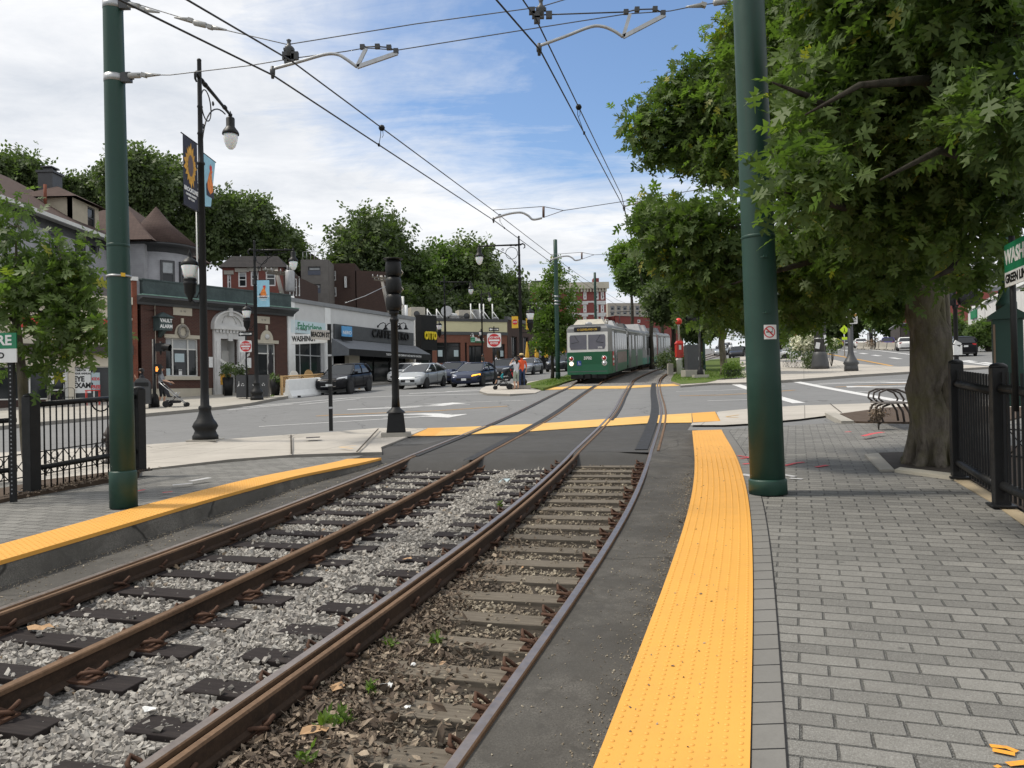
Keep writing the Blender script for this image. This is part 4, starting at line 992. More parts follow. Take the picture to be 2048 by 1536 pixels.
lamp(P3(-5.1, 62, .13), 7.9, 2.05, 0, 'far black street lamp standing before the bank with the cream band', -.45, 3.8, 1.1)
lamp(P3(-3.1, 86, .13), 8.6, 2.0, -1.1, 'farthest black street lamp with a short looking arm before the dark trees', -.3, 3.8, 1.1)
# ------------------------------------------------------------ banners
def flower(par, cx, cz, s, y):
 mb = MB()
 for lay, (n, r0, r1, w_) in enumerate(((17, .09, .29, .045), (13, .09, .25, .04))):
  for k in range(n):
   a = 2*PI*(k+.5*lay)/n; c, q = math.cos(a), math.sin(a); e = r1*(1+.15*math.sin(k*5))*s
   mb.add([(cx+r0*s*c-w_*s*q, y-.001*lay, cz+r0*s*q+w_*s*c), (cx+e*.65*c-w_*1.1*s*q, y-.001*lay, cz+e*.65*q+w_*1.1*s*c), (cx+e*c, y-.001*lay, cz+e*q), (cx+e*.65*c+w_*1.1*s*q, y-.001*lay, cz+e*.65*q-w_*1.1*s*c), (cx+r0*s*c+w_*s*q, y-.001*lay, cz+r0*s*q-w_*s*c)], [(0, 1, 2, 3, 4)])
 part('sunflower_petals', mb, M['petal'], par, rec=False)
 mb = MB(); n = 20; mb.add([(cx+.12*s*math.cos(2*PI*k/n), y-.004, cz+.15*s*math.sin(2*PI*k/n)) for k in range(n)], [list(range(n))]); part('sunflower_centre', mb, M['wirebrown'], par, rec=False)
M['petal'] = plain('sunflower_yellow', (.62, .33, .045), .7, var=.3, scale=7); M['bannerdark'] = plain('banner_dark_blue', (.02, .022, .04), .7); M['bannersky'] = plain('banner_sky_blue', (.3, .55, .68), .7, var=.15)
M['rooster'] = plain('rooster_orange', (.72, .22, .04), .7, var=.35, scale=9); M['comb'] = plain('rooster_red', (.62, .04, .03), .7)
def rooster(par, cx, cz, s, y):
 mb = MB(); mb.add([(cx+u*s, y, cz+v*s) for u, v in [(-.22, -.42), (-.2, -.1), (-.1, .1), (.0, .25), (.02, .33), (.13, .34), (.2, .28), (.14, .2), (.16, .05), (.22, -.15), (.2, -.42)]], [list(range(11))]); part('rooster_body', mb, M['rooster'], par, rec=False)
 mb = MB(); mb.add([(cx+u*s, y-.001, cz+v*s) for u, v in [(-.02, .3), (-.02, .42), (.03, .38), (.06, .48), (.1, .4), (.15, .46), (.16, .33), (.1, .3), (.13, .2), (.08, .16), (.05, .28)]], [list(range(11))]); part('rooster_comb', mb, M['comb'], par, rec=False)
 mb = MB(); mb.add([(cx+u*s, y-.0008, cz+v*s) for u, v in [(-.28, -.5), (-.3, -.2), (-.22, -.1), (-.18, -.3), (0, -.42), (.2, -.3), (.27, -.2), (.28, -.5)]], [list(range(8))]); part('rooster_tail', mb, M['bannerdark'], par, rec=False)
def banner(loc, rz, w_, h, mat, label, art=None, words=(), x0=.1, drop=0., sw=0., tc='white'):
 t = thing('street_banner', label, 'banner', loc, rz, 'cloth banners hung on the street lamps')
 mb = MB(); N = 8
 mb.loft([[(x0+w_*k/N*(1-sw*v), .02*math.sin(k*.9+v*2)*v*0, -h*v-drop*(k/N)*v) for k in range(N+1)] for v in (0, .5, 1)], closed=False); part('cloth', mb, mat, t, rec=False)
 mb = MB(); ex = x0+w_+.04 if x0 > 0 else x0-.04; e2 = x0+w_*(1-sw)+.04 if x0 > 0 else x0-.04
 mb.cyl((math.copysign(.04, x0), .012, .02), (ex, .012, .02), .014, n=8); mb.lathe([(0, -.02), (.022, 0), (0, .02)], 8, (ex, .012, .02)); part('banner_rod', mb, M['black'], t)
 mb = MB(); mb.cyl((math.copysign(.04, x0), .012, -h-.01), (e2, .012, -h-.01-drop), .014, n=8); part('banner_rod', mb, M['black'], t)
 if art == 'flower':
  flower(t, x0+w_/2, -h*.39, w_*1.5, -.006)
  for ch in t.children:
   if ch.name.startswith('sunflower'): ch.scale = (1, 1, 1.45); ch.location = (0, 0, h*.39*.45)
 if art == 'rooster': rooster(t, x0+w_/2, -h*.42, w_*1.12, -.004)
 if art == 'disc':
  mb = MB(); n = 24; mb.add([(x0+w_/2+w_*.36*math.cos(2*PI*k/n), -.004, -h*.48+w_*.36*math.sin(2*PI*k/n)) for k in range(n)], [list(range(n))]); part('red_disc', mb, M['red'], t, rec=False)
 for s_, sz, dz in words: text(s_, sz, M[tc], t, (x0+w_/2, -.012, -dz), bold=.04)
 return t
u1 = l1.location
banner(u1+Vector((-.02, -.06, 7.12)), math.radians(88), .78, 1.62, M['bannerdark'], 'sunflower banner hanging on the camera side of the nearest lamp post', 'flower', [('BROOKLINE', .135, 1.22), ('FARMERS MARKET', .07, 1.34), ('VISIT TODAY', .06, 1.43)], x0=-.88)
banner(u1+Vector((.0, .08, 7.0)), math.radians(90), .78, 1.3, M['bannersky'], 'wind blown blue rooster banner on the far side of the nearest lamp post', 'rooster', [], drop=-.1, sw=.45)
q = P3(-12.0, 37.6, .13)
banner(q+Vector((.02, -.02, 5.62)), .02, .58, 1.25, M['bannersky'], 'blue banner with an orange rooster before the copper parapet', 'rooster', [('BROOKLINE', .1, .76), ('FARMERS MARKET', .05, .86), ('IN SEASON', .05, .94)], .08)
q = P3(.5, 41.1, .1)
banner(q+Vector((-.02, -.02, 3.72)), PI-.0, .33, .62, M['gold'], 'yellow banner with a red disc left of the second lamp post', None, [], .1)
o = COL.objects[-3] if False else None
bt = thing('banner_emblem', 'red disc emblem with white lettering on the left yellow banner', 'emblem', q+Vector((-.285, -.045, 3.42)), 0)
mb = MB(); mb.add([(.13*math.cos(2*PI*k/24), 0, .13*math.sin(2*PI*k/24)) for k in range(24)], [list(range(24))]); part('red_disc', mb, M['red'], bt, rec=False); text('LOCAL', .07, M['white'], bt, (0, -.006, 0), bold=.05)
banner(q+Vector((.18, -.02, 3.6)), 0, .3, .58, M['gold'], 'yellow banner hanging below the lantern of the second lamp post', None, [('SHOP', .09, .2), ('LOCAL', .08, .34)], .1, tc='black')
# ------------------------------------------------------------ traffic signals
def ballsignal(loc, label, rz=0, n=3, H=4.15, r=.21, group='black traffic signals'):
 t = thing('traffic_signal', label, 'traffic signal', loc, rz, group)
 mb = MB(); mb.box((0, 0, .05), (.72, .62, .1)); part('concrete_pad', mb, M['conc'], t)
 mb = MB(); mb.box((0, 0, .13), (.46, .46, .06)); mb.box((0, 0, .36), (.45, .45, .42), taper=.82); mb.lathe([(.24, .57), (.2, .62), (.12, .68), (.105, .72)], 16); part('base', mb, M['black'], t, .01)
 mb = MB(); mb.lathe([(.105, .7), (.09, .95), (.085, H-.28), (.11, H-.26), (.11, H-.2), (.085, H-.18), (.085, H-.1), (.12, H-.08), (.12, H)], 18); part('post', mb, M['black'], t)
 for k in range(n):
  mb = MB(); zc = H+.21+k*.42
  prof = [(.10, -.208), (.168, -.195), (.192, -.12), (.198, -.02), (.192, .1), (.168, .18), (.12, .205)]
  mb.lathe(prof, 22, (0, .02, zc)); mb.box((0, .14, zc), (.36, .14, .38)); h = part('signal_head', mb, M['black'], t)
  mb = MB(); mb.tube([(0, .2, zc), (0, .5, zc-.04)], .15, 16, cap=False); part('visor', mb, M['black'], h)
  mb = MB(); mb.tube([(.16, .26, zc+.02), (.23, .40, zc-.05), (.17, .5, zc-.12)], [.02, .014, .006], 6); part('visor_edge', mb, M['offwhite'], h)
 mb = MB(); mb.lathe([(.09, H+n*.42-.01), (.24, H+n*.42+.0), (.24, H+n*.42+.02), (.05, H+n*.42+.05)], 20); part('cap', mb, M['black'], t)
 return t
ballsignal(P3(-2.86, 19.62, .02), 'black three ball traffic signal seen from behind beside the yellow band', .12, 3, 3.08)
def postsignal(loc, label, H, heads, rz=0):
 t = thing('traffic_signal', label, 'traffic signal', loc, rz, 'black traffic signals')
 mb = MB(); mb.lathe([(.2, 0), (.2, .25), (.14, .5), (.07, .6), (.065, H)], 14); part('post', mb, M['black'], t)
 for (x, z, n, a) in heads:
  mb = MB()
  for k in range(n): mb.box((x, 0, z-k*.36), (.34, .24, .35)); mb.tube([(x+.1*math.cos(a), .1*math.sin(a), z-k*.36+.02), (x+.42*math.cos(a), .42*math.sin(a), z-k*.36-.03)], .15, 12, cap=False)
  mb.lathe([(.0, z-.36*n), (.04, z-.36*n+.1), (.04, z+.25)], 8, (x, 0, 0)); part('signal_head', mb, M['black'], t)
 return t
cs = postsignal(P3(-15.25, 34.1, .13), 'black corner signal post with an orange hand beside the mailbox', 2.9, [(.3, 2.55, 1, -.1)])
mb = MB(); mb.box((.18, -.06, 1.62), (.26, .2, .42)); h = part('pedestrian_head', mb, M['black'], cs)
M['handglow'] = NT('lit_orange_hand').done((.9, .35, .08), .5, Emission_Color=(1, .32, .05, 1), Emission_Strength=1.2)
mb = MB()
mb.box((.19, -.165, 1.58), (.09, .006, .12))
for k in range(4): mb.box((.155+k*.024, -.165, 1.68), (.017, .006, .11-.02*abs(k-1.5)))
mb.box((.245, -.165, 1.61), (.02, .006, .08), ry=.5); part('lit_hand', mb, M['handglow'], h)
ps = postsignal(P3(11.05, 46.9, .16), 'black signal post with a white topped visor beside the red call box', 4.3, [(-.35, 4.2, 3, 3.3)])
mb = MB(); mb.box((-.45, -.15, 4.27), (.4, .2, .09)); part('visor_lining', mb, M['white'], ps)
mb = MB(); mb.box((0, 0, .05), (.85, .7, .18)); part('plinth', mb, M['conc'], ps)
ts = thing('traffic_signal', 'twin headed black signal seen from behind right of the oak trunk', 'traffic signal', P3(13.35, 24, .1), 0, 'black traffic signals')
mb = MB(); mb.lathe([(.13, 0), (.07, .3), (.06, 2.75), (.08, 2.78), (.08, 2.85)], 14); mb.cyl((-.1, 0, 3.32), (.1, 0, 3.32), .02); mb.cyl((-.1, 0, 2.86), (.1, 0, 2.86), .02); mb.box((0, 0, 3.1), (.05, .05, .5)); part('post', mb, M['black'], ts)
for sx, ln in ((-.23, .1), (.25, .42)):
 mb = MB(); mb.lathe([(.04, -.2), (.14, -.19), (.17, -.1), (.17, .08), (.13, .17), (.05, .2)], 18, (sx, 0, 3.07)); mb.box((sx+ln/2+.06, .1, 3.07), (ln, .34, .42)); mb.box((sx+ln, .1, 3.2), (ln*.7, .34, .02)); part('signal_head', mb, M['black'], ts)
mb = MB(); mb.box((.0, -.07, 1.52), (.26, .04, .3)); mb.box((0, -.07, 1.71), (.2, .04, .12), ry=.5); part('paper_notice', mb, M['paper'], ts)
# ------------------------------------------------------------ sign posts
def square_sign(par, z, s, mat, y=-.03, w_=None, r=.1, rz=0, name='sign_plate', x=0):
 w_ = w_ or s; mb = MB(); n = 5; pts = []
 for cx, cz, a0 in ((w_/2-r*s, s/2-r*s, 0), (-w_/2+r*s, s/2-r*s, 90), (-w_/2+r*s, -s/2+r*s, 180), (w_/2-r*s, -s/2+r*s, 270)):
  for k in range(n): a = math.radians(a0+90*k/(n-1)); pts.append((cx+r*s*math.cos(a), cz+r*s*math.sin(a)))
 mb.plate(pts, -.004, .004); return part(name, mb, mat, par, loc=(x, y, z), rz=rz)
def dne(loc, rz, z, s, label, oz, ow, orz, backplate=0):
 t = thing('do_not_enter_sign', label, 'road sign', loc, rz, 'do not enter signs')
 mb = MB(); mb.box((0, 0, (z+s)/2), (.06, .06, z+s)); part('post', mb, M['black'], t)
 p = square_sign(t, z, s, M['white'], -.05)
 mb = MB(); n = 32; mb.plate([(s*.46*math.cos(2*PI*k/n), s*.46*math.sin(2*PI*k/n)) for k in range(n)], -.003, .003); part('red_disc', mb, M['red'], p, loc=(0, -.008, 0))
 mb = MB(); mb.box((0, -.014, -.005*s), (s*.76, .004, s*.13)); part('white_bar', mb, M['white'], p)
 text('DO NOT', s*.21, M['white'], p, (0, -.014, s*.20), bold=.03, sx=.9); text('ENTER', s*.21, M['white'], p, (0, -.014, -s*.215), bold=.03, sx=.9)
 mb = MB(); mb.box((0, 0, 0), (ow, .008, ow*.34)); b = part('one_way_blade', mb, M['black'], t, loc=(0, -.07 if orz == 0 else 0, oz), M=None); b.rotation_euler = (0, 0, orz)
 mb = MB(); q = ow; mb.plate([(-.46*q, 0), (-.33*q, .13*q), (-.33*q, .06*q), (.44*q, .06*q), (.44*q, -.06*q), (-.33*q, -.06*q), (-.33*q, -.13*q)], -.002, .002); a = part('arrow', mb, M['white'], b, loc=(0, -.006, 0)); text('ONE WAY', q*.105, M['black'], b, (.06*q, -.011, 0), bold=.03)
 return t
dne(P3(-12.8, 38.6, .13), .05, 2.55, .56, 'do not enter sign with one way blade beside the dark bins', 3.15, .66, 0)
dne(P3(-.96, 45.2, .1), .02, 2.58, .79, 'larger do not enter sign on the median behind the stroller', 3.2, .6, .35)
t = thing('street_name_sign', 'black post with Washington and Beacon street name blades', 'street sign', P3(-4.69, 20.65, .11), 0)
mb = MB(); mb.box((0, 0, 1.38), (.085, .085, 2.76)); part('post', mb, M['black'], t)
mb = MB()
for z in (1.95, 1.18, .6): mb.box((0, -.045, z), (.1, .02, .05)); mb.box((.05, -.05, z), (.03, .03, .03))
part('clamp', mb, M['galv'], t)
mb = MB(); mb.box((-.47, .02, 2.39), (1.04, .012, .25), ry=-.03); b = part('name_blade', mb, M['alu'], t, .02)
mb = MB(); mb.box((-.47, .012, 2.39), (1.02, .004, .235), ry=-.03); part('blade_face', mb, M['white'], b); text('WASHINGT', .19, M['black'], b, (-.66, .006, 2.39), bold=.035, sx=.62)
b2 = part('name_blade', (lambda m: m.box((-.25, 0, 0), (.62, .012, .25)))(MB()), M['alu'], t, .02, loc=(-.02, -.08, 2.47)); b2.rotation_euler = (0, 0, .93)
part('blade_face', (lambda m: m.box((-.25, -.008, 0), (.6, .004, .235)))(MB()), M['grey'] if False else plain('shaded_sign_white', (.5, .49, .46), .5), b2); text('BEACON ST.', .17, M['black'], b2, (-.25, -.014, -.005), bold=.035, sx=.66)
t = thing('sign_post', 'fluted black post with a no turn sign above a notice plate', 'road sign', P3(20.88, 49.2, .14), 0)
mb = MB(); mb.lathe([(.42, 0), (.40, .25), (.38, .35), (.46, .48), (.40, .6), (.26, .85), (.2, 1.0), (.16, 1.2), (.15, 4.2)], 16); part('post', mb, M['dkgrey'], t)
s1 = square_sign(t, 3.95, .72, M['white'], -.2)
mb = MB(); n = 28; mb.loft([[(r_*math.cos(2*PI*k/n), -.01, r_*math.sin(2*PI*k/n)) for k in range(n+1)] for r_ in (.25, .31)], closed=False); mb.box((.0, -.01, .0), (.55, .004, .06), ry=.8); part('prohibition_ring', mb, M['red'], s1, rec=False)
mb = MB(); mb.tube([(.1, -.012, -.16), (.1, -.012, .05), (.02, -.012, .12), (-.12, -.012, .1)], .03, 6); part('turn_arrow', mb, M['black'], s1)
s2 = square_sign(t, 3.22, .68, M['offwhite'], -.2, .74)
mb = MB(); mb.box((0, -.01, .19), (.6, .006, .17)); part('notice_band', mb, M['petal'], s2); text('NOTICE', .14, M['black'], s2, (0, -.016, .19), bold=.03)
for k, w_ in enumerate(('THIS AREA IS', 'UNDER VIDEO', 'SURVEILLANCE')): text(w_, .085, M['dkgrey'], s2, (0, -.012, .02-.11*k), bold=.02)
t = thing('crossing_sign', 'yellow green diamond pedestrian sign by the right road', 'road sign', P3(35.0, 84, .1), 0)
mb = MB(); mb.cyl((0, 0, 0), (0, 0, 2.9), .05); part('post', mb, M['galv'], t)
M['fluo'] = plain('fluorescent_yellow_green', (.62, .85, .02), .5, var=.05)
mb = MB(); mb.box((0, -.06, 2.75), (.7, .01, .7), ry=PI/4); d = part('diamond', mb, M['fluo'], t); mb = MB(); mb.box((0, -.06, 1.85), (.55, .01, .28)); part('arrow_plate', mb, M['fluo'], t)
mb = MB(); mb.box((0, -.075, 2.72), (.07, .004, .22)); mb.box((.06, -.075, 2.55), (.05, .004, .2), ry=-.4); mb.box((-.06, -.075, 2.55), (.05, .004, .2), ry=.4); mb.lathe([(0, -.05), (.05, 0), (0, .05)], 8, (0, -.075, 2.9)); part('walker', mb, M['black'], d)
t = thing('stop_sign', 'small red stop sign showing left of the white hydrangea', 'road sign', P3(30.5, 85, .1), 0)
mb = MB(); mb.cyl((0, 0, 0), (0, 0, 2.6), .05); part('post', mb, M['galv'], t)
mb = MB(); mb.plate([(.38*math.cos(PI/8+PI/4*k), .38*math.sin(PI/8+PI/4*k)) for k in range(8)], -.01, .01); p = part('plate', mb, M['red'], t, loc=(0, -.06, 2.3)); text('STOP', .24, M['white'], p, (0, -.016, 0))
t = thing('station_sign', 'green and white station sign ending in RE on a perforated post', 'station sign', P3(-6.72, 10.75, .2), 0, 'station name signs')
mb = MB(); mb.box((.0, 0, 1.0), (.065, .065, 2.0)); part('post', mb, M['black'], t)
mb = MB()
for k in range(34): mb.cyl((-.0, -.034, .12+k*.055), (0, -.0335, .12+k*.055), .011, n=8)
part('punched_holes', mb, M['grey'], t)
mb = MB(); mb.box((-.52, -.045, 2.165), (1.24, .02, .21)); g = part('green_panel', mb, M['signgreen'], t); text('SQUARE', .185, M['white'], g, (-.50+.54, -.058, 2.165), bold=.03, align='RIGHT')
mb = MB(); mb.box((-.52, -.045, 1.965), (1.24, .02, .185)); g = part('white_panel', mb, M['white'], t); text('GREEN LINE INBOUND', .11, M['black'], g, (-.06, -.058, 1.965), bold=.03, align='RIGHT')
t = thing('station_sign', 'green and white station sign hung among the oak leaves at right', 'station sign', at(2011, 548, 7.3), math.radians(-106), 'station name signs'); t.scale = (.66, .66, .66)
mb = MB(); mb.box((.65, 0, .2), (1.3, .02, .38)); g = part('green_panel', mb, M['signgreen'], t); text('WASHINGTON SQ', .27, M['white'], g, (.03, -.014, .2), bold=.035, align='LEFT')
mb = MB(); mb.box((.65, 0, -.09), (1.3, .02, .2)); g = part('white_panel', mb, M['white'], t); text('GREEN LINE', .165, M['black'], g, (.04, -.014, -.09), bold=.03, align='LEFT')
mb = MB(); mb.cyl((.12, .05, -1.9), (.12, .05, .5), .04); part('post', mb, M['black'], t)
t = thing('station_cabinet', 'dark green gabled cabinet with an ornate column behind the right fence', 'cabinet', at(2016, 735, 10.4)-Vector((0, 0, .5)), -.5); t.scale = (.8, .8, .92)
mb = MB(); mb.box((0, 0, .62), (.42, .4, 1.24)); mb.box((0, 0, .03), (.5, .48, .06)); part('body', mb, M['green'], t, .012)
mb = MB(); mb.prism([(-.27, 1.22), (.27, 1.22), (.27, 1.27), (0, 1.43), (-.27, 1.27)], lambda p: (p[0], .25, p[1]), lambda p: (p[0], -.25, p[1])); part('gable_roof', mb, M['green'], t)
mb = MB(); mb.lathe([(.15, 1.36), (.15, 1.46), (.12, 1.5), (.13, 1.54), (.11, 1.58), (.12, 1.62), (.075, 1.66), (.07, 3.4)], 18); part('column', mb, M['green'], t)
mb = MB(); mb.box((-.19, -.215, .6), (.03, .02, 1.1)); part('edge_trim', mb, plain('worn_brass_edge', (.2, .14, .09), .6), t)
# ------------------------------------------------------------ fences
def picketfence(A, B, hA, label, H=1.28, lo=.30, step=.1, post=(1, 1), pr_=.09, pr2=None, rr=.035, rings=False, pk=.009, flatp=False, pexc=.08, name='picket_fence', group='black platform fences', base=None):
 A3, B3 = P3(A[0], A[1], hA), P3(B[0], B[1], hA); d = Vector((B3.x-A3.x, B3.y-A3.y, 0)); L_ = d.length; rz = math.atan2(d.y, d.x); sl = (B3.z-A3.z)/L_
 t = thing(name, label, 'fence', A3, rz, group)
 for k, x in enumerate((0, L_)):
  if post[k]:
   mb = MB(); z0 = sl*x; mb.box((x, 0, z0+(H+pexc)/2), (pr_, pr_, H+pexc)); mb.lathe([(pr_*.62, z0+H+pexc), (pr_*.55, z0+H+pexc+.025), (pr_*.3, z0+H+pexc+.045), (0, z0+H+pexc+.05)], 12, (x, 0, 0)); mb.box((x, 0, z0+.012), (pr_*1.9, pr_*1.6, .024)); part('fence_post', mb, M['black'], t, .008)
 for z in (lo, H-.12 if flatp else H):
  mb = MB(); mb.tube([(pr_*.5, 0, z), (L_-pr_*.5, 0, z+sl*L_)], rr, 12); part('rail', mb, M['black'], t)
 n = int(L_/step); mb = MB()
 for k in range(1, n):
  x = L_*k/n; z0 = sl*x
  if flatp: mb.box((x, 0, z0+(H+.05)/2+.05), (.022, .022, H-.04))
  else: mb.cyl((x, 0, z0+.02), (x, 0, z0+H), pk, n=6)
 if rings:
  for q in rings: mb.tube([(L_*q+.18*math.cos(a), 0, H-.03+sl*L_*q-.16*abs(math.sin(a))) for a in np.linspace(0, PI, 12)], .012, 6)
 part('pickets', mb, M['black'], t)
 return t
picketfence((-6.95, 11.55), (-6.28, 13.42), .2, 'black picket fence panel right of the young tree beside the left green pole', 1.26, .34, .1, (1, 1), .17, rings=(.62, .86), rr=.04, pk=.012, pexc=.12)
picketfence((-9.2, 9.4), (-7.0, 11.4), .2, 'black picket fence panel running out of the picture at far left', 1.06, .36, .11, (1, 0), .12, rr=.035, pk=.011)
FR0, FR1, FR2 = (5.66, 10.2), (5.12, 8.42), (4.75, 6.6)
picketfence(FR1, FR0, .21, 'black bar fence panel right of the oak trunk', 1.32, .2, .112, (1, 1), .15, rr=.05, flatp=True, pexc=.14)
picketfence(FR2, FR1, .21, 'black bar fence panel at the right edge nearest the viewer', 1.36, .22, .112, (1, 0), .15, rr=.05, flatp=True, pexc=.14)
def lowfence(A, B, h0, label, n):
 A3, B3 = P3(*A, h0), P3(*B, h0); d = B3-A3; L_ = Vector((d.x, d.y)).length; sl = d.z/L_
 t = thing('low_garden_fence', label, 'fence', A3, math.atan2(d.y, d.x), 'low ornamental garden fences')
 mb = MB()
 for z in (.03, .42): mb.tube([(0, 0, z), (L_, 0, z+sl*L_)], .012, 6)
 part('rail', mb, M['black'], t); mb = MB(); w_ = L_/n
 for k in range(n):
  x = k*w_; z = sl*x
  mb.cyl((x, 0, z-.1), (x, 0, z+.44), .01, n=6)
  if k % 3 == 1:
   for zz in (.11, .34): mb.tube([(x+w_/2+.07*math.cos(a), 0, z+zz+.07*math.sin(a)) for a in np.linspace(0, 2*PI, 14)], .008, 5)
   mb.tube([(x+.02, 0, z+.225), (x+w_*.5, 0, z+.3), (x+w_-.02, 0, z+.225), (x+w_*.5, 0, z+.15), (x+.02, 0, z+.225)], .007, 5)
  mb.cyl((x, 0, z+.03), (x+w_, 0, z+.42), .009, n=5); mb.cyl((x, 0, z+.42), (x+w_, 0, z+.03), .009, n=5)
 part('ornamental_panel', mb, M['black'], t); return t
lowfence((-8.6, 12.6), (-7.55, 15.6), .12, 'low ornamental fence behind the left picket fence', 9)
lowfence((-11, 11.9), (-8.7, 12.5), .12, 'low ornamental fence at the left picture edge', 8)
lowfence((7.3, 11.8), (8.7, 9.4), .2, 'low ornamental fence behind the right bar fence', 9)
# ------------------------------------------------------------ buildings
class Fac:
 """a facade: local x runs along it (left to right as seen), y goes inwards, z is measured from the root"""
 def __init__(s, root, P0, P1, zb):
  s.P0 = Vector((P0[0], P0[1])); d = Vector((P1[0]-P0[0], P1[1]-P0[1])); s.L = d.length; s.d = d/s.L; s.zb = zb
  s.rz = math.atan2(d.y, d.x); s.root = root
  s.M = Matrix.Translation((P0[0], P0[1], zb)) @ Matrix.Rotation(s.rz, 4, 'Z')
  if root is not None: s.M = root.matrix_basis.inverted() @ s.M
 def px(s, x, y):
  r = ray(x, y); n = Vector((s.d.y, -s.d.x)); t = (s.P0.dot(n))/(r[0]*n.x+r[1]*n.y)
  q = Vector((r[0]*t, r[1]*t)); return ((q-s.P0).dot(s.d), r[2]*t+CZ-s.zb)
 def rect(s, x0, y0, x1, y1):
  a = s.px(x0, (y0+y1)/2)[0]; b = s.px(x1, (y0+y1)/2)[0]; m = (x0+x1)/2
  return (a, b, s.px(m, y1)[1], s.px(m, y0)[1])
 def part(s, name, mb, mat, bevel=0, parent=None, **k):
  if parent is not None: return part(name, mb, mat, parent, bevel, **k)
  return part(name, mb, mat, s.root, bevel, M=s.M.copy(), **k)
 def wall(s, x0, x1, z0, z1, holes, mat, depth=.2, name='wall', y=0., thick=.35):
  xs = sorted(set([x0, x1]+[v for h in holes for v in h[:2] if x0 < v < x1])); zs = sorted(set([z0, z1]+[v for h in holes for v in h[2:4] if z0 < v < z1]))
  mb = MB()
  inh = lambda x, z: any(h[0] < x < h[1] and h[2] < z < h[3] for h in holes)
  for i in range(len(xs)-1):
   for j in range(len(zs)-1):
    if not inh((xs[i]+xs[i+1])/2, (zs[j]+zs[j+1])/2):
     mb.quad((xs[i], y, zs[j]), (xs[i+1], y, zs[j]), (xs[i+1], y, zs[j+1]), (xs[i], y, zs[j+1]))
  for (a, b, c, d) in [h[:4] for h in holes]:
   e = y+depth
   mb.quad((a, y, c), (b, y, c), (b, e, c), (a, e, c)); mb.quad((a, y, d), (a, e, d), (b, e, d), (b, y, d)); mb.quad((a, y, c), (a, e, c), (a, e, d), (a, y, d)); mb.quad((b, y, c), (b, y, d), (b, e, d), (b, e, c))
  mb.quad((x0, y, z0), (x0, y, z1), (x0, y+thick, z1), (x0, y+thick, z0)); mb.quad((x1, y, z0), (x1, y+thick, z0), (x1, y+thick, z1), (x1, y, z1)); mb.quad((x0, y, z1), (x1, y, z1), (x1, y+thick, z1), (x0, y+thick, z1))
  return s.part(name, mb, mat, rec=False)
 def window(s, r, y=.14, fw=.07, nx=1, nz=2, mat='white', pane='glass', blind=0., name='window', mun=.035, zs=None):
  a, b, c, d = r; mb = MB(); g = .06
  mb.bb(a, a+fw, y-g, y, c, d); mb.bb(b-fw, b, y-g, y, c, d); mb.bb(a+fw, b-fw, y-g, y, c, c+fw); mb.bb(a+fw, b-fw, y-g, y, d-fw, d)
  for k in range(1, nx): x = a+fw+(b-a-2*fw)*k/nx; mb.bb(x-mun, x+mun, y-g*.8, y-.002, c+fw, d-fw)
  for z in (zs if zs is not None else [c+(d-c)*k/nz for k in range(1, nz)]): mb.bb(a+fw, b-fw, y-g*.75, y-.004, z-mun, z+mun)
  f = s.part(name, mb, M[mat]); f.matrix_basis = s.M.copy()
  p = MB(); p.quad((a, y+.01, c), (b, y+.01, c), (b, y+.01, d), (a, y+.01, d)); part('pane', p, M[pane], f, rec=False)
  if blind:
   p = MB(); zc = d-(d-c)*blind; p.quad((a+fw, y+.004, zc), (b-fw, y+.004, zc), (b-fw, y+.004, d), (a+fw, y+.004, d)); part('blind', p, M['blind'], f, rec=False)
  return f
 def box(s, name, x0, x1, y0, y1, z0, z1, mat, bevel=0, parent=None, label=None):
  mb = MB(); mb.bb(x0, x1, y0, y1, z0, z1)
  return s.part(name, mb, M[mat] if isinstance(mat, str) else mat, bevel, parent, label=label)
 def text(s, t, size, mat, x, y, z, parent=None, **k):
  MM = s.M @ Matrix.Translation((x, y, z)) if parent is None else None
  return text(t, size, M[mat], parent or s.root, (x, y, z), M=MM, **k)
def building(label, loc, rz=0, cat='building', group=None, name='building'): return thing(name, label, cat, loc, rz, group)
def shell(f, x0, x1, y0, y1, z0, z1, mat, name='wall', roof='flatroof'):
 mb = MB(); mb.quad((x0, y0, z0), (x0, y0, z1), (x0, y1, z1), (x0, y1, z0)); mb.quad((x1, y0, z0), (x1, y1, z0), (x1, y1, z1), (x1, y0, z1)); mb.quad((x0, y1, z0), (x0, y1, z1), (x1, y1, z1), (x1, y1, z0)); f.part(name, mb, mat)
 mb = MB(); mb.quad((x0, y0, z1-.3), (x1, y0, z1-.3), (x1, y1, z1-.3), (x0, y1, z1-.3)); f.part('roof', mb, M[roof])
def gooseneck(f, x, z, mat, s=1., par=None, y=0.):
 mb = MB(); mb.tube([(x-.05*s, y, z), (x-.02*s, y-.25*s, z+.22*s), (x+.02*s, y-.5*s, z+.3*s), (x+.05*s, y-.68*s, z+.2*s), (x+.05*s, y-.7*s, z+.02*s)], .035*s, 8); mb.lathe([(.04*s, .1*s), (.07*s, .04*s), (.10*s, -.12*s), (.24*s, -.28*s)], 14, (x+.05*s, y-.7*s, z)); mb.lathe([(.1*s, -.02), (.1*s, .02)], 10, (x-.05*s, y-.02, z), M=Matrix.Rotation(PI/2, 3, 'X')); return f.part('gooseneck_light', mb, M[mat], parent=par)
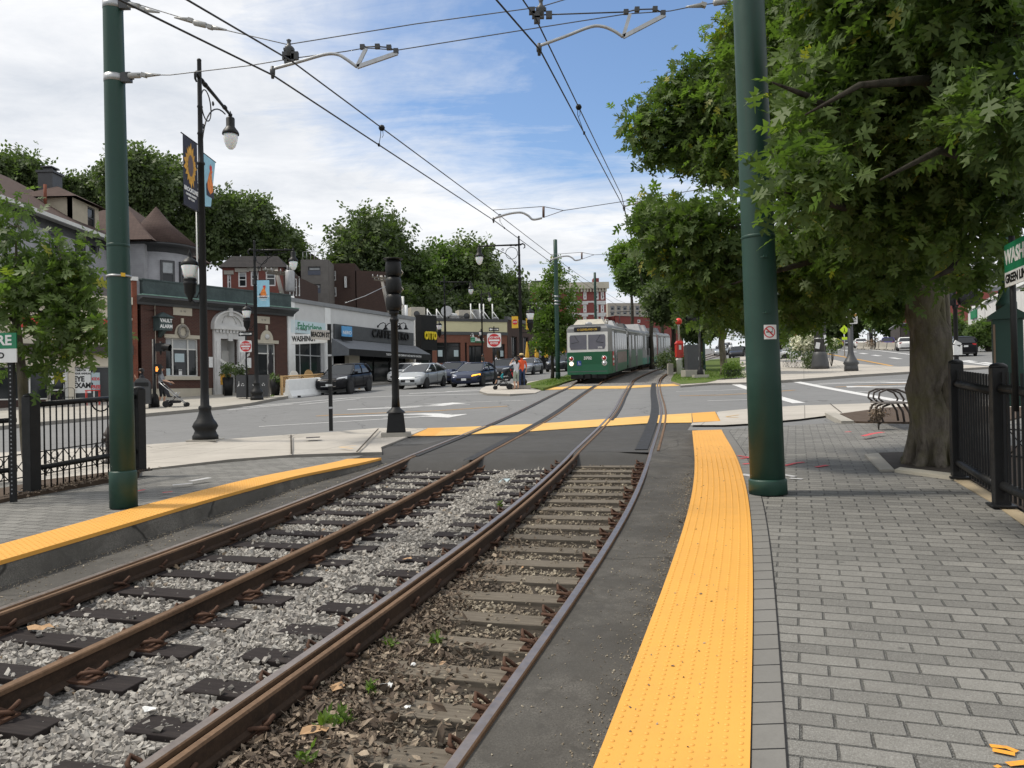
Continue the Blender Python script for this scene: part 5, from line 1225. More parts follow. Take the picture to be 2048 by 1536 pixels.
# --- the brick bank with a copper parapet
B0, B1 = (-19.35, 41.7), (-13.75, 49.72)
bk = building('dark red brick bank with copper parapet and arched white doorway', P3(-16.5, 45.7)); f = Fac(bk, B0, B1, 0.)
X0, X1 = f.px(283, 700)[0], f.px(577, 700)[0]; zc = f.px(430, 606)[1]; zp = f.px(430, 576)[1]; zg = 1.0; zb_ = f.px(356, 777)[1]
wl = f.rect(332, 677, 397, 752.5); wr_ = f.rect(515.5, 687, 551.5, 753.5); dr = f.rect(439, 679, 474, 783); dr = (dr[0], dr[1], 1.9, dr[3])
f.wall(X0, X1, zb_, zc-.25, [wl, wr_, (dr[0], dr[1], zb_-1, dr[3])], M['brickbank'], .22)
for a, b in ((X0-.04, dr[0]-.55), (dr[1]+.55, X1+.04)): f.box('stone_base', a, b, -.06, .3, zg, zb_, 'limestone')
shell(f, X0, X1, .02, 13, zg, zc, M['brickbank'])
mb = MB(); mb.loft([[(x, y, z) for (y, z) in ((.05, zc-.42), (-.12, zc-.42), (-.16, zc-.3), (-.42, zc-.16), (-.62, zc-.1), (-.62, zc+.02), (.05, zc+.04))] for x in (X0-.25, X1+.35)]); f.part('cornice', mb, M['fascia'])
mb = MB(); mb.bb(X0-.27, X1+.37, -.64, -.25, zc+.02, zc+.07); f.part('cornice_edge', mb, M['coppergreen'])
mb = MB(); mb.bb(X0-.05, X1+.02, -.3, .0, zc+.07, zp-.02); mb.bb(X0-.1, X1+.07, -.34, .04, zp-.02, zp+.05); f.part('copper_parapet', mb, M['copper'])
w1 = f.window(wl, .16, .06, 1, 1, 'offwhite', blind=0., zs=[wl[2]+(wl[3]-wl[2])*.72])
mb = MB()
for q in (.23, .70): x = wl[0]+(wl[1]-wl[0])*q; mb.bb(x-.035, x+.035, .09, .155, wl[2]+.06, wl[3]-.06)
part('mullion', mb, M['offwhite'], w1)
p = MB(); p.quad((wl[0]+.06, .163, wl[2]+(wl[3]-wl[2])*.73), (wl[1]-.06, .163, wl[2]+(wl[3]-wl[2])*.73), (wl[1]-.06, .163, wl[3]-.05), (wl[0]+.06, .163, wl[3]-.05)); part('blind', p, M['blind'], w1, rec=False)
w2 = f.window(wr_, .16, .06, 1, 1, 'offwhite', zs=[wr_[2]+(wr_[3]-wr_[2])*.70])
x = wr_[0]+(wr_[1]-wr_[0])*.62; mb = MB(); mb.bb(x-.03, x+.03, .09, .155, wr_[2]+.06, wr_[3]-.06); part('mullion', mb, M['offwhite'], w2)
p = MB(); p.quad((wr_[0]+.06, .163, wr_[2]+(wr_[3]-wr_[2])*.71), (wr_[1]-.06, .163, wr_[2]+(wr_[3]-wr_[2])*.71), (wr_[1]-.06, .163, wr_[3]-.05), (wr_[0]+.06, .163, wr_[3]-.05)); part('blind', p, M['glassdim'], w2, rec=False)
for r in (wl, wr_):
 mb = MB(); mb.bb(r[0]-.12, r[1]+.18, -.10, .08, r[2]-.2, r[2]-.002); f.part('window_sill', mb, M['limestone'])
 mb = MB(); mb.bb(r[0]-.1, r[1]+.2, -.06, .05, r[3]+.002, r[3]+.2); c = (r[0]+r[1])/2
 mb.plate([(c+.46*math.cos(a), r[3]+.2+.6*math.sin(a)) for a in np.linspace(0, PI, 16)], -.05, .0); mb.bb(c-.07, c+.07, -.07, 0, r[3]+.82, r[3]+1.1); f.part('window_hood', mb, M['limestone'])
mb = MB(); c = (wl[0]+wl[1])/2; mb.tube([(c+.26*math.cos(a), -.1, wl[3]+.36+.32*math.sin(a)) for a in np.linspace(0, 2*PI, 22)], [.08+.025*math.sin(k*2.4) for k in range(22)], 8); f.part('wreath', mb, M['kerbstone'])
mb = MB(); c = (wr_[0]+wr_[1])/2; mb.lathe([(.0, -.03), (.16, -.03), (.16, .03), (0, .03)], 18, (c, -.07, wr_[3]+.4), M=Matrix.Rotation(PI/2, 3, 'X')); f.part('medallion', mb, M['stonewhite'])
for r in (f.rect(346, 615, 383.5, 631), f.rect(514, 633, 539, 647)):
 o = f.box('date_plaque', r[0], r[1], -.03, .02, r[2], r[3], 'limestone'); text('18  98', (r[3]-r[2])*.34, M['kerbstone'], o, ((r[0]+r[1])/2, -.033, (r[2]+r[3])/2), depth=.001)
xa, xb = f.px(424, 700)[0], f.px(489, 700)[0]; za = f.px(456, 650)[1]; zt = f.px(456, 619)[1]; xm = (xa+xb)/2; hw = (xb-xa)/2
mb = MB(); mb.bb(xa+.05, dr[0], -.16, .1, 1.2, dr[3]+.02); mb.bb(dr[1], xb-.05, -.16, .1, 1.2, dr[3]+.02); mb.bb(xa+.05, xb-.05, -.16, .1, dr[3]+.02, za-.3)
mb.bb(xa+.15, dr[0]-.12, -.22, -.16, 1.9, dr[3]-.1); mb.bb(dr[1]+.12, xb-.15, -.22, -.16, 1.9, dr[3]-.1)
for k in range(9): x = xa+.2+(xb-xa-.4)*k/8; mb.bb(x-.07, x+.07, -.26, -.16, za-.48, za-.3)
mb.bb(xa-.05, xb+.05, -.34, .08, za-.3, za-.08); mb.bb(xm-.15, xm+.15, -.22, -.16, dr[3]-.1, dr[3]+.35); f.part('door_surround', mb, M['stonewhite'])
mb = MB(); N = 20; ra, rb = hw+.05, hw-.28; hh = zt-za
mb.loft([[(xm+r_*math.cos(a), y, za-.08+r_/ra*hh*math.sin(a)) for (r_, y) in ((ra, .05), (ra, -.34), (ra*.9, -.34), (ra*.87, -.2), (rb, -.2), (rb, .05))] for a in np.linspace(0, PI, N)], closed=True); f.part('arched_pediment', mb, M['stonewhite'])
mb = MB(); mb.plate([(xm+rb*1.02*math.cos(a), za-.08+rb/ra*hh*1.02*math.sin(a)) for a in np.linspace(0, PI, 18)], -.1, .03); f.part('tympanum', mb, M['stonewhite'])
mb = MB(); mb.bb(xm-.13, xm+.13, -.3, -.1, za+hh*.55, zt+.06)
for sgn in (-1, 1): mb.tube([(xm+sgn*(.1+.5*t_), -.14, za+hh*.6-.9*hh*t_*t_) for t_ in np.linspace(0, .75, 6)], .03, 6)
f.part('keystone', mb, M['stonewhite'])
mb = MB(); xd = dr[0]+(dr[1]-dr[0])*.55
mb.quad((dr[0], .9, 1.2), (dr[1], .9, 1.2), (dr[1], .9, dr[3]), (dr[0], .9, dr[3])); mb.quad((dr[0], .1, 1.2), (dr[0], .9, 1.2), (dr[0], .9, dr[3]), (dr[0], .1, dr[3])); mb.quad((dr[1], .1, 1.2), (dr[1], .9, 1.2), (dr[1], .9, dr[3]), (dr[1], .1, dr[3])); mb.quad((dr[0], .1, dr[3]), (dr[1], .1, dr[3]), (dr[1], .9, dr[3]), (dr[0], .9, dr[3])); f.part('door_recess', mb, M['stonewhite'])
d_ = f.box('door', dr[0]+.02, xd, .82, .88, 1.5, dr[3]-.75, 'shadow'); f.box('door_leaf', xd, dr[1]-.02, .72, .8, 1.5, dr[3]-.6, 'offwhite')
al = f.rect(306, 636, 331, 662)
t = thing('vault_alarm_box', 'dark copper vault alarm box with a little roof on the bank wall', 'alarm box', f.M and Vector((0, 0, 0)), 0); fa = Fac(None, B0, B1, 0.)
t.matrix_basis = fa.M @ Matrix.Translation(((al[0]+al[1])/2, -.5, (al[2]+al[3])/2))
w_, h_ = al[1]-al[0], al[3]-al[2]
mb = MB(); mb.bb(-w_/2, w_/2, -.12, .48, -h_/2, h_/2); part('box', mb, M['copper'], t); mb = MB(); mb.loft([[(-w_/2-.1, -.22, h_/2), (w_/2+.1, -.22, h_/2), (w_/2+.1, .5, h_/2), (-w_/2-.1, .5, h_/2)], [(-.02, .1, h_/2+.28), (.02, .1, h_/2+.28), (.02, .3, h_/2+.28), (-.02, .3, h_/2+.28)]]); part('little_roof', mb, M['copper'], t)
mb = MB(); mb.prism([(-.05, -h_/2), (.48, -h_/2), (.48, -h_/2-.35)], lambda p: (-.1, p[0], p[1]), lambda p: (.1, p[0], p[1])); part('bracket', mb, M['copper'], t)
text('VAULT', .26, M['paper'], t, (.02, -.125, .16), bold=.04, sx=.85); text('ALARM', .26, M['paper'], t, (.02, -.125, -.14), bold=.04, sx=.85)
def onfac(F_, x, y, z): return (F_.M @ Vector((x, y, z)))
def sheetthing(F_, name, label, cat, r, y, mat, texts=(), group=None):
 a, b, c, d = r; t = thing(name, label, cat, onfac(F_, (a+b)/2, y, (c+d)/2), F_.rz, group)
 mb = MB(); mb.bb(-(b-a)/2, (b-a)/2, -.006, .006, -(d-c)/2, (d-c)/2); o = part('sheet', mb, M[mat], t)
 for s_, sz, dx, dz, m_ in texts: text(s_, sz, M[m_], t, (dx, -.012, dz), bold=.04, sx=.85)
 return t
sheetthing(fa, 'window_notice', 'large pale notice taped inside the left bank window', 'notice', f.rect(352, 707, 371, 724), .12, 'poster')
sheetthing(fa, 'window_notice', 'small white notice low in the middle of the left bank window', 'notice', f.rect(360, 739, 366.5, 750), .12, 'paper', [('menu', .1, 0, .1, 'black')])
sheetthing(fa, 'window_notice', 'white notice in the lower left corner of the bank window', 'notice', f.rect(335, 737, 343, 750), .12, 'poster')
sheetthing(fa, 'wall_poster', 'blue and white poster on the brick left of the bank door', 'poster', f.rect(416, 714, 424, 735), -.08, 'paper')
sheetthing(fa, 'wall_poster', 'white poster on the brick right of the bank door', 'poster', f.rect(487, 716, 497, 736), -.25, 'paper')
t = thing('flagpole', 'thin white flagpole braced on the bank roof', 'flagpole', onfac(fa, f.px(437, 575)[0], 2., zp-.6), 0); mb = MB(); mb.cyl((0, 0, 0), (0, 0, 5.6), .06, .03); part('pole', mb, M['offwhite'], t); mb = MB()
for a in (0, 2.1, 4.2): mb.cyl((.55*math.cos(a), .55*math.sin(a), .3), (0, 0, 1.1), .03, n=6)
part('brace', mb, M['grey'], t)
t = thing('wall_sconce', 'small dark lantern in the bank doorway', 'lantern', onfac(fa, dr[0]+.12, .3, dr[3]-.7), 0); mb = MB(); mb.lathe([(0, -.3), (.1, -.2), (.13, .15), (.05, .3), (0, .4)], 8); part('body', mb, M['black'], t)
cl = MB(); xs_ = np.linspace(xa+.25, xb+.1, 10); cl.smooth = True
cl.loft([[(x, -.35-.2*math.sin(PI*k/9), dr[2]+2.15-.42*math.sin(PI*min(1, k/7))+.35*(k > 6)*(k-6)/3+dz) for k, x in enumerate(xs_)] for dz in (0, .16)], closed=False)
o = solo('sagging_cloth', cl, M['offwhite'], 'white cloth sagging across the bank doorway', 'cloth'); o.matrix_basis = fa.M.copy()
# --- cream shop at far left with brick pier
C0, C1 = (-31.6, 31.5), (-19.5, 41.58)
sh = building('cream eyewear shop with red lettering behind the young tree', P3(-25, 36)); f = Fac(sh, C0, C1, 0.); fc = Fac(None, C0, C1, 0.)
xe = f.px(264, 700)[0]; ztop = f.px(195, 603)[1]; zs_ = f.px(180, 700)[1]
hol = [f.rect(-60, 732, 100, 800), f.rect(110, 734, 130+6, 815), f.rect(150, 733, 262, 797)]
hol[1] = (f.px(95, 730)[0], f.px(137, 730)[0], 1.35, f.px(115, 733)[1])
f.wall(-2, xe, .6, ztop, hol, M['cream'], .3)
mb = MB(); mb.bb(-2, xe+.02, -.22, .0, ztop-.1, ztop+.28); mb.bb(-2, xe+.02, -.1, -.0, ztop-.9, ztop-.78); mb.bb(-2, xe+.02, -.1, -.0, ztop-1.6, ztop-1.5)
for k in range(int((xe+2)/.22)): mb.bb(-2+k*.22, -2+k*.22+.11, -.16, 0, ztop-.28, ztop-.12)
f.part('cornice', mb, M['cream'])
mb = MB(); mb.bb(-2, xe, -.35, -.02, zs_-.25, zs_+.25); f.part('shop_fascia', mb, M['stain'])
mb = MB(); mb.bb(-2, hol[1][0]-.1, -.05, .02, .6, hol[0][2]); mb.bb(hol[1][1]+.1, xe, -.05, .02, .6, hol[2][2]); f.part('stall_riser', mb, M['brickbrown'])
f.window(hol[0], .2, .06, 4, 1, 'offwhite'); f.window(hol[2], .2, .05, 3, 1, 'offwhite')
dd = f.window(hol[1], .2, .13, 1, 1, 'offwhite', name='door', zs=[hol[1][2]+1.15, hol[1][3]-.35]); mb = MB(); mb.cyl((hol[1][1]-.2, .08, 2.4), (hol[1][1]-.2, .08, 2.8), .02); part('handle', mb, M['alu'], dd)
shell(f, -2, xe+1.2, .05, 12, .6, ztop, M['cream'])
mb = MB(); mb.bb(xe+.02, f.L+.05, -.12, .3, .6, f.px(270, 562)[1]); f.part('brick_pier', mb, M['brickpier'])
z_ = f.px(270, 562)[1]; mb = MB(); mb.bb(xe-.03, f.L+.1, -.2, .36, z_, z_+.2); f.part('pier_cap', mb, M['stonewhite'])
mb = MB(); mb.bb(f.px(150, 590)[0], f.px(183, 590)[0], 2.2, 3.2, ztop-.2, ztop+1.35); f.part('chimney', mb, M['brickpier'])
mb = MB(); mb.loft([[(f.px(100, 600)[0], .3, ztop+.28), (xe+.3, .3, ztop+.28), (xe+.3, 6, ztop+.5), (f.px(100, 600)[0], 6, ztop+.5)], [(f.px(150, 600)[0], 2.5, ztop+1.2), (xe-.2, 2.5, ztop+1.2), (xe-.2, 5, ztop+1.2), (f.px(150, 600)[0], 5, ztop+1.2)]]); f.part('hipped_roof', mb, M['shingledark'])
for x_ in (190, 95, 30): gooseneck(f, f.px(x_, 606)[0], f.px(x_, 606)[1], 'white', .62)
t = thing('shop_lettering', 'red shop letters standing on the cream shop wall', 'sign', onfac(fc, f.px(175, 645)[0], -.06, f.px(180, 645)[1]), f.rz); text('Eyeworks', 1.05, M['redpaint'], t, (f.px(222, 645)[0]-f.px(175, 645)[0], 0, 0), depth=.05, bold=.03, align='RIGHT')
sheetthing(fc, 'window_poster', 'white poster asking EYE EXAM in the shop window', 'poster', f.rect(151, 737, 183, 786), .13, 'paper', [('TIME FOR', .13, -.1, .52, 'black'), ('YOUR ANNUAL', .13, -.02, .36, 'black'), ('EYE', .36, -.18, .08, 'black'), ('EXAM?', .36, 0, -.24, 'black')])
sheetthing(fc, 'window_poster', 'red and white FREE poster beside the eye exam poster', 'poster', f.rect(184, 745, 201, 779), .125, 'poster', [('FREE', .24, 0, -.3, 'red'), ('KIDS', .2, 0, .1, 'red')])
for (r, lb) in ((f.rect(97, 750, 109, 768), 'paper notice high on the left of the shop door'), (f.rect(127, 750, 135, 762), 'small paper notice on the right of the shop door')): sheetthing(fc, 'door_notice', lb, 'notice', r, .12, 'paper', group='paper notices on the shop door')
t = thing('cafe_table', 'red metal cafe table outside the eyewear shop', 'table', P3(-19.6, 37.4, .13), .4); mb = MB(); mb.bb(-.3, .3, -.3, .3, .68, .72); part('table_top', mb, M['redpaint'], t)
for sx in (-1, 1):
 for sy in (-1, 1): part('leg', MB().cyl((sx*.27, sy*.27, 0), (sx*.27, sy*.27, .68), .02, n=6), M['redpaint'], t)
t = thing('cafe_chair', 'dark metal chair beside the red cafe table', 'chair', P3(-20.4, 36.8, .13), .3); mb = MB(); mb.bb(-.2, .2, -.2, .2, .43, .46); part('seat', mb, M['black'], t); mb = MB(); mb.tube([(-.2, .2, 0), (-.2, .2, .8), (-.12, .2, .88), (.12, .2, .88), (.2, .2, .8), (.2, .2, 0)], .015, 6); part('back_frame', mb, M['black'], t)
for sx in (-1, 1): part('leg', MB().cyl((sx*.19, -.19, 0), (sx*.19, -.19, .44), .015, n=6), M['black'], t)
# --- white one-storey shop row
W0, W1 = (-13.75, 49.72), (-7.45, 65.0)
wb = building('white panelled shop row with a charcoal cafe front', P3(-10.6, 57)); f = Fac(wb, W0, W1, 0.); fw_ = Fac(None, W0, W1, 0.)
xr = f.px(829, 690)[0]; ztp = f.px(700, 614)[1]; x0 = f.px(576, 700)[0]
fs = f.rect(580, 643, 649, 668); ho = [f.rect(583, 675, 649, 746), f.rect(667, 690, 828, 757)]
ho[0] = (ho[0][0], ho[0][1], 2.7, ho[0][3]); zn = f.px(745, 697)[1]; ho[1] = (ho[1][0], xr-.35, 2.3, zn)
f.wall(x0, xr, 1.2, ztp-.25, ho, M['panelwhite'], .5)
mb = MB(); mb.bb(x0, xr+.05, -.12, .3, ztp-.25, ztp); f.part('coping', mb, M['grey'])
mb = MB()
for k in range(5): mb.lathe([(.07, 1.2), (.07, ztp+.1)], 8, (x0+.06+k*.13, -.02, 0))
f.part('fluted_pilaster', mb, M['white'])
mb = MB(); a, b = f.px(650, 700)[0], f.px(661, 700)[0]; mb.bb(a, b, -.06, .0, 1.2, ztp-.3); f.part('pilaster', mb, M['white'])
o = f.box('shop_sign', fs[0], fs[1], -.08, -.02, fs[2], fs[3], plain('pale_blue_sign', (.55, .68, .72), .5, var=.04)); text('Fabriclene', .62, M['signgreen'], o, ((fs[0]+fs[1])/2+.1, -.085, fs[2]+(fs[3]-fs[2])*.55), bold=.02, depth=.004); text('Dry Cleaning', .2, M['grey'], o, (fs[0]+1.0, -.085, fs[2]+.26), depth=.003); text('Tailoring', .2, M['grey'], o, (fs[1]-.9, -.085, fs[2]+.26), depth=.003)
f.window(ho[0], .3, .07, 3, 1, 'alu', zs=[ho[0][2]+.62*(ho[0][3]-ho[0][2])]); shell(f, x0, xr, .05, 14, 1.2, ztp-.02, M['panelwhite'])
for k, (xx, w_, m_) in enumerate(((.08, .2, 'purple'), (.32, .2, 'purple'), (.62, .5, 'blind'))):
 M.setdefault('purple', plain('purple_cloth', (.16, .03, .2), .8))
 q = ho[0][0]+(ho[0][1]-ho[0][0])*xx; mb = MB(); mb.bb(q, q+w_, .32, .42, ho[0][2]+.2, ho[0][2]+(.9 if k < 2 else 1.8)); solo('hanging_garment', mb, M[m_], ['purple garment at the left of the cleaner window', 'second purple garment in the cleaner window', 'pale long garment in the cleaner window'][k], 'garment', group='garments in the cleaner window').matrix_basis = fw_.M.copy()
a, b = f.px(666, 660)[0], f.px(824, 660)[0]; z1, z0 = f.px(745, 657)[1], f.px(745, 684)[1]
o = f.box('cafe_fascia', a, b, -.14, -.02, z0, z1, 'fascia', .01); text('CAFFE NERO', .82, M['black'], o, (f.px(778, 675)[0], -.2, (z0+z1)/2+.1), depth=.05, bold=.01, spacing=1.15)
mb = MB(); R = []
aw = [(-.1, z0-.02), (-1.45, z0-.75), (-1.45, z0-1.2)]
mb.loft([[(x, y, z) for (y, z) in aw] for x in (a-.3, b+.35)], closed=False); mb.quad((a-.3, -.1, z0-.02), (a-.3, -1.45, z0-.75), (a-.3, -1.45, z0-1.2), (a-.3, -.1, z0-1.2)); mb.quad((b+.35, -.1, z0-.02), (b+.35, -1.45, z0-.75), (b+.35, -1.45, z0-1.2), (b+.35, -.1, z0-1.2))
for k in range(3): mb.m[k] = 0
mb.m[1] = 1
o = f.part('awning', mb, [M['awning'], M['black']], rec=False); text('THE ITALIAN COFFEE COMPANY AND MASTER ROASTERS', .2, M['paper'], o, ((a+b)/2+1.6, -1.46, z0-.98), depth=.002, bold=.02)
c0, c1 = f.px(697, 720)[0], f.px(718, 720)[0]
f.box('cream_column', c0, c1, -.05, .3, 1.2, zn+.05, 'cream'); f.box('cream_column', xr-.95, xr-.38, -.05, .3, 1.2, zn+.05, 'cream')
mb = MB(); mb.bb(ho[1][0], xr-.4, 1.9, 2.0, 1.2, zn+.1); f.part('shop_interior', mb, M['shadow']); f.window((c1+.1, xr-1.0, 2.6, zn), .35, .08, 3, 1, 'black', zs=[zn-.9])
mb = MB(); mb.quad((a-.2, -.05, 1.9), (c0, -.05, 1.9), (c0, 2, 1.9), (a-.2, 2, 1.9)); f.part('entry_floor', mb, M['conc'])
for x_ in (756, 772, 785, 797): gooseneck(f, f.px(x_, 653)[0], f.px(x_, 653)[1], 'black', .9)
t = thing('blade_sign', 'small blue cafe blade sign at the left end of the charcoal fascia', 'sign', onfac(fw_, f.px(680, 662)[0], -.55, f.px(680, 664)[1]), f.rz-.15); mb = MB(); mb.bb(-.5, .5, -.03, .03, -.34, .36); o = part('blue_face', mb, plain('cafe_blue', (.10, .33, .62), .5), t); text('NERO', .32, M['paper'], o, (0, -.035, -.08), bold=.02); mb = MB(); mb.bb(-.5, .5, -.03, .03, -.62, -.35); part('black_panel', mb, M['black'], t); mb = MB(); mb.cyl((0, 0, .38), (0, .5, .38), .025); part('bracket', mb, M['black'], t)
Q0, Q1 = (-7.55, 65.05), (-6.55, 66.2)
ot = building('narrow black corner shopfront with yellow letters', P3(-7, 65.6)); f = Fac(ot, Q0, Q1, 0.)
zt_ = f.px(840, 634)[1]; f.wall(0, f.L, 2.0, zt_-2.7, [(.25, f.L-.2, 2.4, zt_-2.9)], M['black'], .3); f.box('fascia', -.02, f.L+.25, -.35, .3, zt_-2.7, zt_+.15, 'black'); f.window((.25, f.L-.2, 2.4, zt_-2.9), .15, .08, 1, 2, 'grey', zs=[4.2]); shell(f, 0, f.L, .1, 9, 2.0, zt_-.2, M['panelwhite'])
f.text('OTTO', .85, 'yellowtext', f.L*.5+.25, -.4, zt_-1.55, depth=.06, bold=.05, sx=.55)
# --- far bank with cream band
T0, T1 = (-9.6, 84.6), (-.45, 88.6)
td = building('russet brick bank with a cream band and rooftop machines', P3(-5, 87)); f = Fac(td, T0, T1, 0.); ft = Fac(None, T0, T1, 0.)
ft2 = f
zA, zB, zC, zD = f.px(950, 640.5)[1], f.px(950, 643.5)[1], f.px(950, 664)[1], f.px(950, 670)[1]; xL = f.px(862, 700)[0]; xR = f.L
hs = [f.rect(874, 685, 921.5, 726), f.rect(938, 691, 967, 735), f.rect(985, 688, 1010, 722)]; hs[1] = (hs[1][0], hs[1][1], 4.1, hs[1][3]); hs.append((f.px(930, 700)[0], f.px(934, 700)[0], hs[0][2], hs[0][3]))
f.wall(xL, xR, 3.2, zD, hs, M['bricktd'], .35)
f.box('brown_course', xL-.1, xR+.1, -.12, .2, zD, zC, 'fascia'); f.box('cream_band', xL-.02, xR+.02, -.06, .2, zC, zB, 'creamtd'); f.box('coping', xL-.1, xR+.1, -.14, .3, zB, zA+.15, 'dkgrey')
f.window(hs[0], .3, .1, 1, 1, 'blackmatte', zs=[hs[0][3]-.4]); f.window(hs[2], .3, .08, 1, 1, 'blackmatte', zs=[hs[2][3]-.4]); dd = f.window(hs[1], .3, .12, 2, 1, 'blackmatte', name='door'); f.window(hs[3], .3, .05, 1, 1, 'blackmatte')
f2 = Fac(td, (-11.2, 88.2), (T0[0]+f.d.x*xL, T0[1]+f.d.y*xL), 0.); f2.wall(0, f2.L, 3.2, zD, [(f2.L*.35, f2.L*.6, 3.6, zD-1.4)], M['bricktd'], .3); f2.box('brown_course', -.1, f2.L, -.12, .2, zD, zC, 'fascia'); f2.box('cream_band', 0, f2.L-.02, -.06, .2, zC, zB, 'creamtd'); f2.box('coping', -.1, f2.L, -.14, .3, zB, zA+.15, 'dkgrey'); f2.window((f2.L*.35, f2.L*.6, 3.6, zD-1.4), .25, .06, 1, 1, 'blackmatte')
shell(f, xL, xR-.02, .1, 16, 3.2, zA, M['bricktd'])
sg_ = f.rect(941, 674.5, 949, 684.5); o = f.box('bank_sign_tile', sg_[0], sg_[1], -.12, -.02, sg_[2], sg_[3], plain('bank_mint', (.22, .5, .37), .5)); text('TD', .42, M['signgreen'], o, ((sg_[0]+sg_[1])/2, -.125, (sg_[2]+sg_[3])/2), bold=.05)
f.text('Bank', .52, 'white', f.px(958, 680)[0]-.0, -.08, f.px(958, 679)[1], bold=.05, depth=.03); q = f.rect(951, 683, 968, 685); f.box('sign_underline', q[0], q[1], -.1, -.02, q[2], q[3], 'signgreen')
for x_ in (942, 958.5): gooseneck(f, f.px(x_, 671)[0], f.px(x_, 671)[1], 'white', .75)
for (x0_, y0_, x1_, y1_, lb) in ((877, 700, 886, 713, 'white poster at left in the far bank window'), (909, 700, 918, 713, 'pale green poster at right in the far bank window'), (1002, 701, 1008, 713, 'poster in the far right bank window')): sheetthing(ft, 'bank_poster', lb, 'poster', f.rect(x0_, y0_, x1_, y1_), .2, 'poster', group='posters in the far bank windows')
def roofz(px, dy): return onfac(ft, f.px(px, 640)[0], dy, zA-.15)
t = thing('satellite_dish', 'grey satellite dish on the far bank roof', 'satellite dish', roofz(906, 2), 0); mb = MB(); mb.lathe([(0, .05), (.35, .1), (.62, .28)], 18, (0, 0, 1.2), M=Matrix.Rotation(1.35, 3, 'X')); part('dish', mb, M['hvac'], t); mb = MB(); mb.cyl((0, .1, 0), (0, .1, 1.2), .05); part('mast', mb, M['grey'], t)
for px, s_, lb in ((918, .5, 'white round roof ventilator'), (1004, .35, 'small grey roof ventilator near the right end')):
 t = thing('roof_ventilator', lb+' on the far bank', 'ventilator', roofz(px, 2), 0, 'roof ventilators'); mb = MB(); mb.lathe([(s_*.8, 0), (s_*.8, s_*1.4), (s_, s_*1.4), (s_, s_*2), (0, s_*2.2)], 16); part('drum', mb, M['white'] if s_ > .4 else M['hvac'], t)
for px, w_, h_, m_, lb in ((937, 1.2, .9, 'hvac', 'low grey rooftop box'), (953, 2.3, 1.5, 'tan', 'tan rooftop air handler with a round fan'), (972, 1.2, 1.6, 'hvac', 'grey rooftop unit beside the frame'), (850, 1.6, 1.7, 'tan', 'tan roof house at the left end'), (885, 3.0, .9, 'hvac', 'long grey rooftop duct')):
 t = thing('rooftop_unit', lb+' of the far bank', 'rooftop unit', roofz(px, 3), ft.rz, 'rooftop machines'); mb = MB(); mb.bb(-w_/2, w_/2, -.6, .6, 0, h_); part('casing', mb, M[m_], t, .02)
 if m_ == 'tan': part('fan_grille', MB().lathe([(.0, .02), (.32, .02), (.36, -.03)], 16, (-w_*.1, -.62, h_*.55), M=Matrix.Rotation(PI/2, 3, 'X')), M['dkgrey'], t)
for px, lb in ((964, 'white pipe frame on the roof behind the sign'), (990, 'leaning white pipe frame near the roof end'), (876, 'thin twin pipes on the left of the roof')):
 t = thing('pipe_frame', lb, 'roof frame', roofz(px, 2), .1, 'white pipe frames on the roof'); mb = MB()
 for q in (0, 1.0): mb.cyl((q-.5, 0, 0), (q-.5, 0, 2.2 if px > 900 else 1.5), .07, n=8); mb.cyl((q-.5, 0, 1.4), (q+.5, 0, 0), .05, n=6)
 part('pipes', mb, M['white'], t)
br = building('brown brick side wing with dark awnings behind yellow umbrellas', P3(3, 96)); f = Fac(br, (-.4, 88.8), (7.2, 112), 0.)
zt_ = f.px(1030, 643)[1]; ho = [(1.5, 3.5, 5.2, 8.2), (6, 8, 5.4, 8.4), (11, 15, 5.8, 8.6)]; f.wall(0, f.L, 3.4, zt_, ho, M['brickbrown'], .3); shell(f, 0, f.L, .1, 14, 3.4, zt_, M['brickbrown'])
for h in ho: f.window(h, .2, .1, 2, 1, 'blackmatte')
f.box('coping', -.1, f.L, -.1, .3, zt_, zt_+.35, 'dkgrey')
# --- grey shingled house behind the shops
hs_ = building('large grey shingled house with brown hipped roof and round turret', Vector((-34, 52, 2.2)), name='house', cat='house')
f = Fac(hs_, (-28.85, 41), (-28.85, 61), 0.); ze = 13.4
wn_ = [f.rect(152, 464, 168, 511), f.rect(180.5, 468, 195, 508), f.rect(214, 473, 224, 520), f.rect(166, 540, 186, 572), f.rect(100, 470, 118, 505), f.rect(214, 548, 222, 580)]
f.wall(0, f.L, 1.5, ze, wn_, M['siding'], .12)
for w_ in wn_: f.window(w_, .1, .16, 1, 2, 'dkgrey', blind=.45)
mb = MB()
for r in wn_: mb.bb(r[0]-.14, r[1]+.14, -.05, 0, r[3], r[3]+.18); mb.bb(r[0]-.12, r[0], -.05, 0, r[2], r[3]); mb.bb(r[1], r[1]+.12, -.05, 0, r[2], r[3])
mb.bb(0, f.L, -.05, 0, 9.0, 9.25); f.part('dark_trim', mb, M['dkgrey']); shell(f, 0, f.L, .05, 12, 1.5, ze, M['siding'])
mb = MB(); e = .85; zr = 17.6
A = [(-e, -e, ze), (f.L+e, -e, ze), (f.L+e, 12+e, ze), (-e, 12+e, ze)]; mb.add(A+[(6, 6, zr), (f.L-5.2, 6, zr)], [(0, 1, 5, 4), (1, 2, 5), (2, 3, 4, 5), (3, 0, 4)]); rf = f.part('roof', mb, M['shingle'])
mb = MB(); mb.bb(-e, f.L+e, -e, -e+.12, ze-.22, ze+.02); mb.bb(f.L+e-.12, f.L+e, -e, 12, ze-.22, ze+.02); mb.quad((-e, -e+.1, ze-.1), (f.L+e, -e+.1, ze-.1), (f.L+e, 0, ze-.12), (-e, 0, ze-.12))
f.part('eaves', mb, M['offwhite'])
